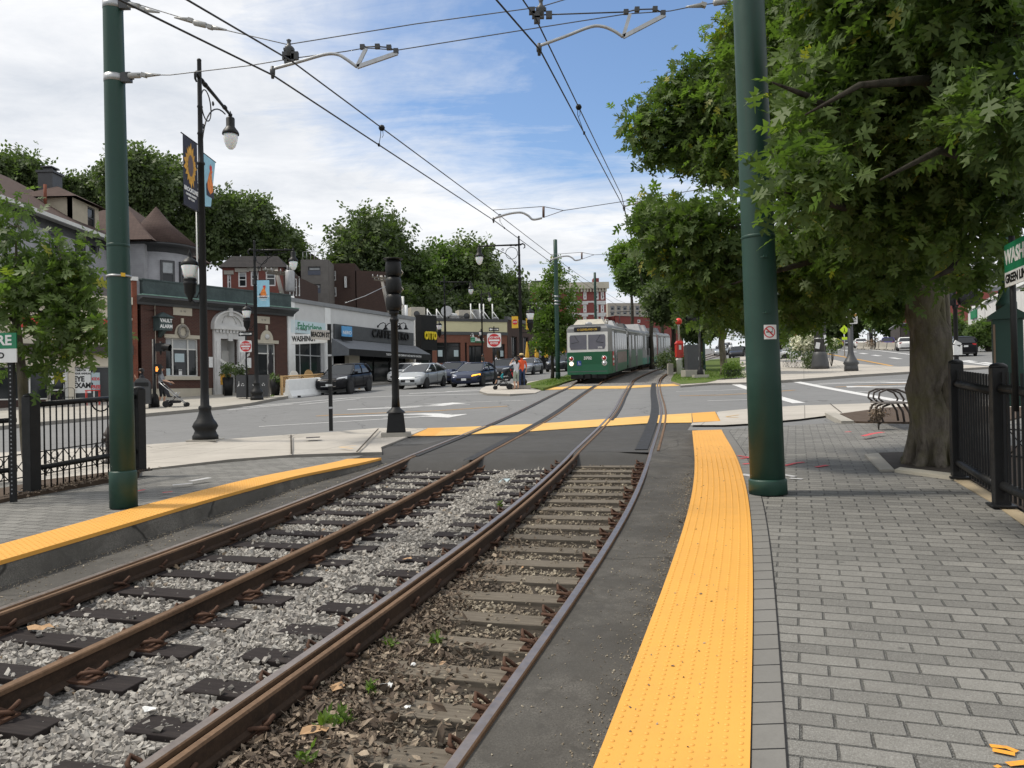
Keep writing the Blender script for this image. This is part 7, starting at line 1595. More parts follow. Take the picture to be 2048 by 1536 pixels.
def tramcar(name, label, yfront, number, low, mid, up, front=True, red=True):
 t = thing(name, label, 'tram', (0, 0, 0), 0, 'tram cars on the left track'); L1, L2 = 10.2, 10.2
 def chord(ya, yb):
  a, b = Vector((cL(ya), ya)), Vector((cL(yb), yb)); return a, b
 y0 = yfront; y1 = y0+10.6; y2 = y1+10.6
 a, b = chord(y0, y1); d = a-b; place(t, b.x+d.x*.5, b.y+d.y*.5, math.atan2(d.y, d.x), .13)
 base = t.matrix_basis.copy() if False else ground_matrix(b.x+d.x*.5, b.y+d.y*.5, math.atan2(d.y, d.x), .13)
 a2, b2 = chord(y1+.3, y2); d2 = a2-b2; M2 = base.inverted() @ ground_matrix(b2.x+d2.x*.5, b2.y+d2.y*.5, math.atan2(d2.y, d2.x), .13)
 HL = d.length/2; s1 = section(t, HL, -HL+.35, True, low, mid, up); s2 = section(t, d2.length/2-.1, -d2.length/2, False, low, mid, up); s2.matrix_basis = M2
 mb = MB(); mb.bb(-HL-.5, -HL+.4, -1.15, 1.15, .5, 3.15)
 for k in range(5): mb.bb(-HL-.4+k*.17, -HL-.33+k*.17, -1.2, 1.2, .48, 3.2)
 part('bellows', mb, M['blackmatte'], t)
 hw = 1.32
 for (par, h2, cab) in ((s1, HL, True), (s2, d2.length/2, False)):
  for sd_ in (1, -1):
   xs = []; x = h2-(1.05 if not cab else 2.35)
   if cab: paneset(par, [(h2-1.95, h2-1.02)], hw, 1.62, 2.86, sd_)
   doors = [(h2-3.6, h2-2.4)] if cab else [(-1.2, .1), (h2-2.0, h2-.8)]
   x = h2-3.75 if cab else h2-.25
   while x > -h2+.9:
    a_, b_ = x-1.25, x-.1
    if not any(a_ < q[1] and b_ > q[0] for q in doors): paneset(par, [(a_, b_)], hw, 1.78, 2.84, sd_)
    x -= 1.35
   for q in doors:
    m = (q[0]+q[1])/2; part('door', MB().bb(q[0], q[1], sd_*hw-.02, sd_*hw+.012, .5, 2.95), M['tramdk'], par); paneset(par, [(q[0]+.08, m-.05), (m+.05, q[1]-.08)], hw+.006, 1.2, 2.8, sd_, name='door_window')
   part('drip_rail', MB().bb(-h2+.4, h2-1.0, sd_*hw-.02, sd_*hw+.03, 3.02, 3.06), M['tramwhite'], par)
   for xx in ((HL*.62,) if cab else (-h2*.55,)):
    mb = MB(); mb.bb(xx-1.1, xx+1.1, sd_*.9-.1, sd_*.9+.1, .25, .6); part('bogie_frame', mb, M['shadow'], par)
    for q in (-.75, .75): part('wheel', MB().lathe([(0, -.07), (.34, -.07), (.36, .07), (0, .07)], 20, (xx+q, sd_*.75, .34), M=Matrix.Rotation(PI/2, 3, 'X')), M['rust'], par)
 mb = MB(); mb.bb(-HL*.9, HL-1.2, -.95, .95, .22, .5); part('underframe', mb, M['shadow'], s1); part('underframe', MB().bb(-4.6, 4.6, -.95, .95, .22, .5), M['shadow'], s2)
 def hump(par, xa, xb, hh, m, w_=.95): mb = MB(); mb.loft([[(xa, -w_, 3.28), (xa, w_, 3.28), (xb, w_, 3.28), (xb, -w_, 3.28)], [(xa-.35, -w_*.75, 3.28+hh), (xa-.35, w_*.75, 3.28+hh), (xb+.2, w_*.75, 3.28+hh), (xb+.2, -w_*.75, 3.28+hh)]]); part('roof_shroud', mb, M[m], par)
 if red:
  hump(s1, HL-.9, HL-2.7, .34, 'tan'); hump(s1, -1.0, -3.0, .42, 'hvac'); mb = MB(); mb.tube([(HL-1.0, .9, 3.3), (HL-1.2, .95, 3.58), (HL-2.4, .95, 3.6), (HL-2.5, .9, 3.3)], .03, 6); part('roof_rail', mb, M['tan'], s1)
  mb = MB(); mb.lathe([(.22, 3.28), (.2, 3.4), (.08, 3.46), (0, 3.47)], 14, (HL-.75, 0, 0)); part('horn_cover', mb, M['hvac'], s1)
 else:
  for q in (HL-.6, HL-4.5): hump(s1, q, q-1.8, .62, 'hvac', 1.0)
  hump(s2, 3, .5, .55, 'dkgrey', 1.0)
 hump(s2, 3.5, 1.5, .4, 'dkgrey') if red else None
 mb = MB(); mb.tube([(-1.6, 0, 3.5), (-.4, .1, 4.2), (-1.5, 0, 4.75)], .03, 6); mb.tube([(-1.5, -.8, 4.75), (-1.5, .8, 4.75)], .03, 6); part('pantograph', mb, M['dkgrey'], s2)
 if not front: return t, s1, HL
 X = lambda z: HL-.10*max(0, z-1.7)
 for sd_ in (1, -1):
  mb = MB(); ya, yb = sd_*.045, sd_*1.0
  mb.loft([[(X(1.86)+.012, ya, 1.86), (X(1.86)+.012, yb*.97, 1.86), (X(2.05)+.012, yb*1.03, 2.05), (X(2.6)+.012, yb*1.03, 2.6), (X(2.70)+.012, yb*.98, 2.70), (X(2.7)+.012, ya, 2.70)], [(X(1.86)-.03, ya, 1.86), (X(1.86)-.03, yb*.97, 1.86), (X(2.05)-.03, yb*1.03, 2.05), (X(2.6)-.03, yb*1.03, 2.6), (X(2.70)-.03, yb*.98, 2.7), (X(2.7)-.03, ya, 2.7)]]); wn = part('windscreen', mb, plain('tram_windscreen', (.10, .10, .125), .12, bump=0, var=.1), s1)
  mb = MB(); mb.tube([(X(2.7)+.03, sd_*.75, 2.68), (X(2.3)+.03, sd_*.5, 2.3), (X(2.2)+.03, sd_*.93, 2.22)], .012, 5); part('wiper', mb, M['black'], wn)
  for zz, m_ in ((1.34, 'shadow'), (1.06, 'headlight')):
   h_ = part('headlight', MB().lathe([(.0, .02), (.11, .02), (.14, .035), (.155, .02), (.155, -.03)], 18, (HL+.0, sd_*.95, zz), M=Matrix.Rotation(PI/2, 3, 'Y')), M['chrome'], s1)
   lit = zz < 1.2 and sd_ < 0
   part('lens', MB().lathe([(0, .04), (.105, .035)], 16, (HL, sd_*.95, zz), M=Matrix.Rotation(PI/2, 3, 'Y')), M['taillight'] if m_ == 'shadow' else (NT('lit_headlamp').done((.9, .8, .55), .3, Emission_Color=(1, .82, .5, 1), Emission_Strength=2.2) if lit else M['headlight']), h_)
 sgm = plain('sign_box_black', (.01, .01, .012), .3); mb = MB(); mb.bb(X(3.0)-.1, X(2.9)+.02, -.78, .78, 2.86, 3.16); sb = part('destination_box', mb, sgm, s1, .06)
 text('C CLEVELAND CIR', .15, M['ledamber'], sb, (X(2.9)+.025, 0, 3.0), rz=PI/2, bold=.02, sx=.92)
 text(number, .23, M['paper'], s1, (HL+.014, 0, 1.36), rz=PI/2, bold=.04); text(number, .13, M['paper'], s1, (X(1.95)+.02, .72, 1.95), rz=PI/2, bold=.04)
 mb = MB(); mb.bb(HL-.02, HL+.05, -1.1, 1.1, .58, .62); mb.bb(HL-.02, HL+.04, -1.1, 1.1, .50, .54); part('bumper_strip', mb, M['tramdk'], s1)
 mb = MB(); mb.bb(HL-.5, HL+.02, -1.0, 1.0, .18, .48); mb.bb(HL, HL+.3, -.16, .16, .2, .46); mb.bb(HL+.05, HL+.32, -.5, -.25, .22, .42); mb.bb(HL+.05, HL+.28, .25, .5, .22, .42); part('coupler', mb, M['shadow'], s1)
 mb = MB(); mb.bb(HL+.006, HL+.014, -.63, -.38, .95, 1.22); wc = part('access_sticker', mb, plain('access_blue', (.02, .06, .3), .5), s1); mb = MB(); mb.tube([(HL+.018, -.53, 1.17), (HL+.018, -.52, 1.08), (HL+.018, -.45, 1.07), (HL+.018, -.43, 1.0)], .012, 5); mb.tube([(HL+.018, -.5+.05*math.cos(q), 1.04+.05*math.sin(q)) for q in np.linspace(2, 6.4, 9)], .009, 5); part('wheelchair_symbol', mb, M['paper'], wc)
 q = part('red_advert', MB().bb(HL-1.75, HL-.98, hw-.0, hw+.014, .88, 1.70), M['adred'], s1)
 for k, w_ in enumerate(('FIND MORE', 'FIND YOURS')): text(w_, .17, M['paper'], q, (HL-1.36, hw+.02, 1.38-.28*k), rz=PI, bold=.04, sx=.72)
 part('side_advert', MB().bb(-HL+.6, HL-3.9, hw-.0, hw+.010, .95, 1.66), M['adgrey'], s1)
 vb = part('safety_vest', MB().box((X(2.0)-.06, .62, 2.12), (.02, .16, .34)), M['fluo'], s1)
 return t
tramcar('tram_car', 'green and white tram car numbered 3702 arriving at the crossing', 45.9, '3702', M['tramgreen'], M['tramgreen'], M['tramwhite'])
t2, s_, HL_ = tramcar('tram_car', 'grey tram car with teal skirt coupled behind the green one', 68.0, '', M['tramteal'], M['tramgrey'], M['tramgrey'], front=False, red=False)
part('windscreen', MB().bb(HL_-.02, HL_+.02, -.95, .95, 1.8, 2.8), M['carglass'], s_)
# ------------------------------------------------------------ people
M['tshirt'] = plain('pale_grey_cotton', (.55, .55, .58), .85); M['greytee'] = plain('grey_cotton', (.25, .26, .28), .85); M['shorts'] = plain('sage_shorts', (.25, .29, .24), .85); M['denim'] = plain('blue_denim', (.03, .05, .11), .85); M['straw'] = plain('straw_hat', (.6, .46, .24), .8); M['teal'] = plain('teal_cotton', (.02, .3, .34), .85); M['darkcloth'] = plain('dark_cloth', (.02, .02, .024), .9); M['redcloth'] = plain('red_cloth', (.5, .03, .04), .8); M['olive'] = plain('olive_cloth', (.05, .045, .035), .9)
def person(label, loc, rz, J, mats, hat=None, hair='hair', longhair=False, group='people on foot', tilt=0, scale=1.):
 """J: joint name -> position (x right, y forward, z up); mats: shirt, legs, shoe, lower arm, lower leg"""
 bones = [('pel', 'chest', .125, .15, 0), ('chest', 'neck', .15, .055, 0), ('neck', 'head', .05, .085, 3), ('head', 'crown', .098, .062, 3)]
 for s in 'lr': bones += [('chest', s+'sh', .11, .062, 0), (s+'sh', s+'el', .058, .045, 0), (s+'el', s+'wr', .042, .028, 4), (s+'wr', s+'hand', .03, .036, 3), ('pel', s+'hip', .12, .095, 1), (s+'hip', s+'kn', .092, .06, 1), (s+'kn', s+'an', .056, .036, 5), (s+'an', s+'toe', .045, .038, 2)]
 nm = sorted(set(a for b in bones for a in b[:2])); nm.remove('pel'); nm = ['pel']+nm; idx = {n: i for i, n in enumerate(nm)}
 me = bpy.data.meshes.new('body'); me.from_pydata([J[n] for n in nm], [(idx[b[0]], idx[b[1]]) for b in bones], [])
 o = bpy.data.objects.new('body', me); COL.objects.link(o); m = o.modifiers.new('k', 'SKIN'); m.use_smooth_shade = True
 rad = {}
 for a, b, ra, rb, _ in bones: rad.setdefault(a, ra); rad[b] = rb
 rad['pel'] = .135; rad['chest'] = .14; rad['head'] = .098; rad['neck'] = .056
 for n in nm: v = me.skin_vertices[0].data[idx[n]]; r_ = rad[n]; v.radius = (r_, r_*.78 if n in ('chest', 'pel') else r_); v.use_root = n == 'pel'
 o.modifiers.new('s', 'SUBSURF').levels = 1
 dgp = bpy.context.evaluated_depsgraph_get(); dgp.update(); bm_ = bpy.data.meshes.new_from_object(o.evaluated_get(dgp)); bpy.data.objects.remove(o)
 V = [v.co.copy() for v in bm_.vertices]; Fc = [list(p.vertices) for p in bm_.polygons]; bpy.data.meshes.remove(bm_)
 segs = [(Vector(J[a]), Vector(J[b]), k) for a, b, _, _, k in bones]
 mb = MB(); mb.smooth = True; mb.add(V, Fc)
 for i, f_ in enumerate(Fc):
  c = sum((V[k] for k in f_), Vector())/len(f_); best = 9
  for a, b, k in segs:
   t = max(0, min(1, (c-a).dot(b-a)/max(1e-6, (b-a).length_squared))); d = (c-a-(b-a)*t).length
   if d < best-.012: best = d; mb.m[i] = k
 mb.cur = 3
 for s in 'lr':
  w_, h_ = Vector(J[s+'wr']), Vector(J[s+'hand']); d = (h_-w_).normalized(); sd_ = d.orthogonal().normalized(); n2 = d.cross(sd_)
  for k in range(4): q = h_+sd_*(-.024+.016*k); mb.tube([q, q+d*(.04+.008*(1-abs(k-1.5)))+n2*.006, q+d*(.07+.012*(1-abs(k-1.5)))+n2*.022], [.009, .008, .006], 6)
  q = w_+d*.04+sd_*.03; mb.tube([q, q+d*.03+sd_*.025, q+d*.055+sd_*.03], [.010, .009, .007], 6)
 hd = Vector(J['head']); cr = Vector(J['crown']); up_ = (cr-hd).normalized(); fw_ = Vector(J.get('face', (0, 1, 0))).normalized(); sdv = fw_.cross(up_).normalized()
 mb.tube([hd+fw_*.088+up_*.04, hd+fw_*.115+up_*.005, hd+fw_*.09-up_*.005], [.012, .018, .012], 6)
 for sg in (-1, 1): mb.tube([hd+sdv*sg*.088+up_*.04-fw_*.01, hd+sdv*sg*.102+up_*.02-fw_*.015, hd+sdv*sg*.09-up_*.02], [.012, .02, .01], 6)
 body = part('person', mb, [mats[0], mats[1], mats[2], M['skin'], mats[3], mats[4]], None)
 tag(body, label, 'person', group); body.location = loc; body.rotation_euler = (0, 0, rz); body.scale = (scale,)*3
 mb = MB()
 for sg in (-1, 1): mb.lathe([(0, -.012), (.012, 0), (0, .012)], 8, hd+fw_*.089+sdv*sg*.033+up_*.042)
 part('eyes', mb, M['hair'], body); part('mouth', MB().box(hd+fw_*.088-up_*.042, (.045, .02, .009)), M['redcloth'], body)
 if hair:
  mb = MB(); R = []
  q = Matrix((sdv, fw_, up_)).transposed()
  for i in range(7):
   a = i/6*PI*.52; R.append([hd+up_*.035+q @ Vector((.112*math.sin(a)*math.cos(t), .112*math.sin(a)*math.sin(t)*(1 if math.sin(t) < 0 else .86)-.012, .112*math.cos(a)+.012)) for t in np.linspace(0, 2*PI, 15)[:-1]])
  mb.smooth = True; mb.loft(R[1:]);
  if longhair: mb.tube([hd-fw_*.06+up_*.05, hd-fw_*.10-up_*.05, hd-fw_*.09-up_*.2], [.09, .085, .04], 10)
  else: mb.tube([hd-fw_*.05+up_*.05, hd-fw_*.062-up_*.05], [.085, .06], 10)
  part('hair', mb, M[hair], body)
 if hat == 'straw':
  mb = MB(); mb.lathe([(.21, .085), (.2, .075), (.115, .09), (.11, .17), (.06, .195), (0, .2)], 20, hd, M=q.to_3x3() if hair else None); part('hat', mb, M['straw'], body)
  part('hat_band', MB().lathe([(.118, .092), (.116, .125)], 20, hd), M['black'], body)
 if hat == 'cap': mb = MB(); mb.lathe([(.115, .05), (.112, .1), (.07, .145), (0, .155)], 16, hd); mb.box(hd+fw_*.15+up_*.06, (.15, .13, .015)); part('cap', mb, M['black'], body)
 return body
def pose(H=1.7, **k):
 s = H/1.7; J = dict(pel=(0, 0, .93), chest=(0, .0, 1.25), neck=(0, .0, 1.45), head=(0, .02, 1.56), crown=(0, .02, 1.66))
 for n, g in (('l', -1), ('r', 1)): J.update({n+'sh': (g*.18, 0, 1.38), n+'el': (g*.23, -.02, 1.11), n+'wr': (g*.23, .06, .88), n+'hand': (g*.23, .08, .80), n+'hip': (g*.09, 0, .86), n+'kn': (g*.10, .02, .48), n+'an': (g*.10, -.02, .08), n+'toe': (g*.11, .14, .035)})
 J.update(k); return {a: tuple(v*s for v in b) for a, b in J.items()}
wx, wy = .22, 40.35
person('woman in pale tee and sage shorts shading her eyes behind a stroller', P3(wx, wy, .1), dg(35), pose(1.62, lel=(-.27, .2, 1.25), lwr=(-.10, .24, 1.5), lhand=(-.05, .2, 1.57), rel=(.26, .22, 1.25), rwr=(.10, .26, 1.48), rhand=(.05, .22, 1.55), lkn=(-.10, .05, .48), rtoe=(.13, .12, .035)), (M['tshirt'], M['shorts'], M['skin'], M['skin'], M['skin']), longhair=True)
person('man in straw hat, orange top and jeans beside the second lamp', P3(wx+.30, wy+.5, .1), dg(15), pose(1.76, lel=(-.24, .1, 1.13), lwr=(-.18, .3, 1.12), lhand=(-.16, .38, 1.13)), (M['orange'], M['denim'], M['black'], M['skin'], M['denim']), hat='straw')
person('person in grey tee and dark shorts pushing a stroller past the signal post', P3(-15.05, 34.3, .13), dg(-78), pose(1.74, rel=(.23, .08, 1.12), rwr=(.2, .36, 1.02), rhand=(.19, .45, 1.0), lel=(-.23, .08, 1.12), lwr=(-.2, .34, 1.02), lhand=(-.19, .43, 1.0), lkn=(-.10, .12, .49), ltoe=(-.11, .24, .035), lan=(-.1, .08, .08), ran=(.1, -.16, .1), rtoe=(.11, -.03, .035)), (M['greytee'], M['darkcloth'], M['black'], M['skin'], M['skin']))
person('person in black cap standing behind the mailbox', P3(-16.0, 34.6, .13), dg(100), pose(1.66, face=(.5, 1, 0), rel=(.24, .15, 1.15), rwr=(.12, .3, 1.3), rhand=(.1, .3, 1.37)), (M['darkcloth'], M['darkcloth'], M['black'], M['skin'], M['darkcloth']), hat='cap')
person('pedestrian in olive shirt walking past the far bank doors', P3(-2.75, 77, .13), dg(60), pose(1.75), (M['olive'], M['darkcloth'], M['black'], M['skin'], M['darkcloth']))
person('pedestrian in white shirt walking past the far bank doors', P3(-1.45, 76, .13), dg(70), pose(1.6), (M['tshirt'], M['darkcloth'], M['black'], M['skin'], M['darkcloth']))
def stroller(label, loc, rz, frame, canopy, seat, child=None, handle=None):
 t = thing('stroller', label, 'stroller', loc, rz, 'baby strollers')          # +x is forwards
 mb = MB()
 for sy in (-.22, .22): mb.tube([(.42, sy*.5, .12), (-.05, sy, .55), (-.55, sy, 1.02)], .017, 8); mb.tube([(-.32, sy*1.15, .14), (.02, sy, .5), (.12, sy, .62)], .017, 8)
 mb.tube([(-.55, -.22, 1.02), (-.6, -.2, 1.05), (-.6, .2, 1.05), (-.55, .22, 1.02)], .02, 8); part('frame', mb, M[frame], t)
 for (x, y, r) in ((-.32, -.27, .14), (-.32, .27, .14), (.44, -.1, .10), (.44, .1, .10)):
  w_ = part('wheel', MB().lathe([(r*.75, -.02), (r, -.018), (r, .018), (r*.75, .02)], 18, (x, y, r), M=Matrix.Rotation(PI/2, 3, 'X')), M['black'], t); part('hub', MB().lathe([(0, -.02), (r*.5, -.015), (r*.5, .015), (0, .02)], 12, (x, y, r), M=Matrix.Rotation(PI/2, 3, 'X')), M['galv'], w_)
 mb = MB(); mb.loft([[(-.28, -.19, .42), (-.28, .19, .42), (.16, .19, .40), (.16, -.19, .40)], [(-.30, -.2, .47), (-.30, .2, .47), (.17, .2, .44), (.17, -.2, .44)]]); mb.loft([[(-.24, -.19, .44), (-.24, .19, .44), (-.30, .19, .44), (-.30, -.19, .44)], [(-.42, -.19, .92), (-.42, .19, .92), (-.47, .19, .92), (-.47, -.19, .92)]]); part('seat', mb, M[seat], t)
 mb = MB(); mb.smooth = True; mb.loft([[(-.42+.30*math.sin(a), y, .80+.28*math.cos(a)*1.0) for a in np.linspace(-.9, 1.1, 8)] for y in (-.2, -.1, .1, .2)], closed=False); part('canopy', mb, M[canopy], t)
 mb = MB(); mb.loft([[(-.34, -.17, .3), (-.34, .17, .3), (.26, .15, .28), (.26, -.15, .28)], [(-.24, -.12, .16), (-.24, .12, .16), (.16, .12, .17), (.16, -.12, .17)]]); part('basket', mb, M['darkcloth'], t)
 return t
s2 = stroller('black travel stroller with red rear panel on the median nose', P3(-.42, 40.6, .1), dg(170), 'black', 'darkcloth', 'darkcloth')
part('red_panel', MB().box((-.46, 0, .82), (.04, .36, .4), ry=.35), M['redcloth'], s2)
person('small child in teal shirt sitting in the black stroller', P3(-.52, 40.62, .12), dg(80), {k: v for k, v in pose(1.7, pel=(0, -.02, .98), chest=(0, -.1, 1.3), neck=(0, -.12, 1.5), head=(0, -.09, 1.62), crown=(0, -.08, 1.74), lsh=(-.17, -.1, 1.43), rsh=(.17, -.1, 1.43), lel=(-.22, .05, 1.2), rel=(.22, .05, 1.2), lwr=(-.15, .25, 1.18), rwr=(.15, .25, 1.18), lhand=(-.13, .33, 1.19), rhand=(.13, .33, 1.19), lhip=(-.09, .06, .95), rhip=(.09, .06, .95), lkn=(-.12, .45, .96), rkn=(.12, .45, .96), lan=(-.12, .62, .58), ran=(.12, .62, .58), ltoe=(-.12, .76, .56), rtoe=(.12, .76, .56)).items()}, (M['teal'], M['darkcloth'], M['black'], M['skin'], M['skin']), scale=.52)
stroller('silver framed stroller pushed along the far kerb', P3(-14.2, 33.75, .13), dg(8), 'galv', 'darkcloth', 'darkcloth')
# ------------------------------------------------------------ street furniture on the far pavement
def mailbox(x, y, rz, label):
 t = thing('mailbox', label, 'mailbox', P3(x, y, .13), rz, 'street mailboxes'); mb = MB()
 mb.prism([(-.33, .18), (.33, .18), (.33, .95)]+[(.33*math.cos(a), .95+.33*math.sin(a)) for a in np.linspace(.15, PI-.15, 10)]+[(-.33, .95)], lambda p: (p[0], .3, p[1]), lambda p: (p[0], -.3, p[1])); part('body', mb, M['dkgrey'], t, .012)
 for sx in (-.26, .26):
  for sy in (-.24, .24): part('leg', MB().cyl((sx, sy, 0), (sx, sy, .2), .025, n=8), M['dkgrey'], t)
 part('pull_door', MB().box((0, -.315, 1.0), (.5, .03, .16)), M['black'], t)
mailbox(-15.5, 33.55, .35, 'dark rounded mailbox nearest the signal post'); mailbox(-16.35, 33.6, .35, 'second dark mailbox half hidden by the left green pole')
t = thing('recycling_station', 'dark grey three part litter and recycling bins with white symbols', 'litter bin', P3(-12.75, 39.5, .13), .12)
for k, x in enumerate((-.48, .06, .5)):
 mb = MB(); mb.bb(x-.26 if k else x-.3, x+.22 if k else x+.24, -.32, .32, .04, 1.12); b = part('bin', mb, M['dkgrey'], t, .015); part('lid', MB().bb(x-.26, x+.22, -.30, .30, 1.121, 1.16), M['black'], b)
 mb = MB()
 for q in range(3): a = q*2*PI/3+PI/2; mb.box((x+.02+.055*math.cos(a), -.327, .66+.055*math.sin(a)), (.07, .006, .03), ry=-a+PI/2)
 if k == 0: mb.box((x-.16, -.327, .68), (.03, .006, .14)); mb.box((x-.2, -.327, .62), (.03, .006, .12), ry=.4); mb.lathe([(0, -.03), (.03, 0), (0, .03)], 8, (x-.16, -.326, .8))
 part('recycle_symbol', mb, M['paper'], b)
t = thing('newspaper_box', 'yellow newspaper box against the bank wall', 'newspaper box', P3(-15.95, 44.6, .13), .95); part('box', MB().bb(-.22, .22, -.2, .2, .55, 1.15), M['petal'], t, .02); part('window', MB().bb(-.15, .15, -.215, -.2, .75, 1.05), M['glass'], t)
for sx in (-.18, .18): part('leg', MB().cyl((sx, 0, 0), (sx, 0, .56), .03, n=8), M['black'], t)
def planter(x, y, h, r, label): t = thing('planter', label, 'planter', P3(x, y, .13), .5, 'tall dark planters'); mb = MB(); mb.lathe([(r*.75, 0), (r, h), (r*.92, h), (r*.88, h-.05), (0, h-.06)], 4, M=Matrix.Rotation(.78, 3, 'Z')); part('pot', mb, M['black'], t); return t
planter(-15.3, 43.1, 1.0, .36, 'tall dark planter left of the bank door'); planter(-13.9, 44.6, 1.0, .34, 'tall dark planter right of the bank door'); planter(-12.35, 41.7, .85, .34, 'black planter with a trimmed bush beside the lattice')
t = thing('patio_umbrella', 'closed black patio umbrella beside the lattice', 'umbrella', P3(-12.9, 42.8, .13), 0); part('pole', MB().cyl((0, 0, 0), (0, 0, 2.5), .025), M['black'], t); part('folded_canopy', MB().lathe([(.05, .95), (.13, 1.1), (.16, 1.5), (.1, 1.75), (.12, 2.0), (.05, 2.4), (0, 2.55)], 10), M['darkcloth'], t)
def lattice(A, B, label, H=1.05):
 A3, B3 = P3(*A, .05), P3(*B, .05); d = B3-A3; L_ = Vector((d.x, d.y)).length; sl = d.z/L_; t = thing('lattice_screen', label, 'fence', A3, math.atan2(d.y, d.x), 'wooden lattice screens')
 for x in (0, L_): part('post', MB().box((x, 0, sl*x+H*.52), (.1, .1, H*1.06)), M['wood'], t)
 for z in (.25, H): part('rail', MB().tube([(0, 0, z), (L_, 0, z+sl*L_)], .04, 4), M['wood'], t)
 mb = MB(); n = int(L_/.13)
 for k in range(-6, n+1):
  for s in (1, -1):
   x0, x1 = k*.13, k*.13+(H-.3); za, zb = (.27, H-.02) if s > 0 else (H-.02, .27)
   if x0 < 0: za += (zb-za)*(-x0)/(x1-x0); x0 = 0
   if x1 > L_: zb = za+(zb-za)*(L_-x0)/(x1-x0); x1 = L_
   if x1-x0 > .03: mb.tube([(x0, .01*s, za+sl*x0), (x1, .01*s, zb+sl*x1)], .016, 4)
 part('lattice', mb, M['wood'], t)
lattice((-11.95, 41.5), (-10.3, 44.6), 'front run of the wooden lattice screen behind the white barrier'); lattice((-10.25, 44.7), (-9.2, 48.2), 'rear run of the wooden lattice screen behind the black SUV')
def jersey(x0, y0, x1, y1, label, h=.85, mat='white', w_=.55, grp='white jersey barriers', n=0):
 A3 = P3(x0, y0, 0); d = P3(x1, y1, 0)-A3; L_ = Vector((d.x, d.y)).length; sl = d.z/L_
 t = thing('jersey_barrier', label, 'barrier', A3, math.atan2(d.y, d.x), grp); mb = MB(); pr_ = [(-w_/2, .0), (-w_/2, .1), (-.14, .38), (-.09, h), (.09, h), (.14, .38), (w_/2, .1), (w_/2, 0)]
 mb.loft([[(x, y, z+sl*x) for y, z in pr_] for x in (0, L_)]); part('body', mb, M[mat], t, .02)
 mb = MB()
 for x in (.18*L_, .82*L_): mb.box((x, 0, .05+sl*x), (.3, w_+.01, .1))
 part('drain_slot', mb, M['shadow'], t)
jersey(-11.45, 40.75, -10.35, 44.1, 'near white jersey barrier in front of the lattice', .95); jersey(-10.3, 44.3, -9.5, 47.2, 'second white jersey barrier behind the black SUV', .95)
for k in range(5): jersey(47.6+.12*k*1.5, 99+2.6*k, 47.7+.12*(k+1)*1.5-.1, 101.4+2.6*k, ['concrete barrier right behind the white SUV', 'second concrete barrier behind the white SUV', 'third concrete barrier by the dining shed', 'fourth concrete barrier by the dining shed', 'fifth concrete barrier beside the violet car'][k], .95, 'conc', .5, 'concrete barriers by the dining shed')
for k, (x, y) in enumerate(((-11.8, 43.6), (-11.3, 44.8), (-9.9, 47.6))):
 t = thing('wicker_chair', ['pale wicker chair back showing at the left of the lattice', 'tan wicker chair back showing beside the pale one', 'wicker chair back showing at the right of the lattice'][k], 'chair', P3(x, y, .13), dg(30), 'wicker chairs behind the lattice'); mb = MB(); mb.bb(-.25, .25, -.25, .25, .4, .46); part('seat', mb, M['straw'], t)
 mb = MB(); mb.plate([(.28*math.cos(a), .75+.5*math.sin(a)) for a in np.linspace(0, PI, 14)]+[(-.26, .45), (.26, .45)], .24, .29); part('back', mb, (M['offwhite'], M['wood'], M['limestone'])[k], t)
 for sx in (-1, 1):
  for sy in (-1, 1): part('leg', MB().cyl((sx*.22, sy*.22, 0), (sx*.22, sy*.22, .42), .02, n=6), M['wood'], t)
t = thing('fire_hydrant', 'dark fire hydrant standing behind the left picket fence', 'hydrant', P3(-7.75, 15.4, .12), .3); part('barrel', MB().lathe([(.13, 0), (.13, .05), (.09, .06), (.085, .5), (.12, .52), (.12, .56), (.09, .6), (.06, .68), (.02, .7), (.02, .74), (0, .75)], 14), M['stain'], t)
for sg in (-1, 1): part('outlet', MB().tube([(sg*.07, 0, .43), (sg*.15, 0, .43)], .045, 10), M['stain'], t)
for k, (px, Y) in enumerate(((1055, 84), (1074, 84.5), (1093, 88), (1128, 92))):
 q = at(px, 740, Y); t = thing('patio_umbrella', ['closed yellow umbrella just right of the second lamp', 'closed yellow umbrella second from the lamp', 'small closed yellow umbrella behind the young tree', 'closed yellow umbrella beside the tram nose'][k], 'umbrella', P3(q.x, Y, .1), 0, 'closed yellow patio umbrellas'); part('pole', MB().cyl((0, 0, 0), (0, 0, 2.7), .03), M['offwhite'], t); part('folded_canopy', MB().lathe([(.1, 1.1), (.2, 1.25), (.23, 1.4), (.14, 2.2), (.05, 2.85), (0, 2.95)], 8), plain('yellow_canvas', (.72, .42, .05), .8), t)
t = thing('patio_screen', 'low black screen around the far patio with yellow umbrellas', 'fence', P3(.6, 81.5, .1), dg(12)); part('panel', MB().bb(0, 7.5, -.03, .03, .1, 1.15), M['black'], t); part('top_rail', MB().bb(0, 7.5, -.06, .06, 1.15, 1.22), M['black'], t)
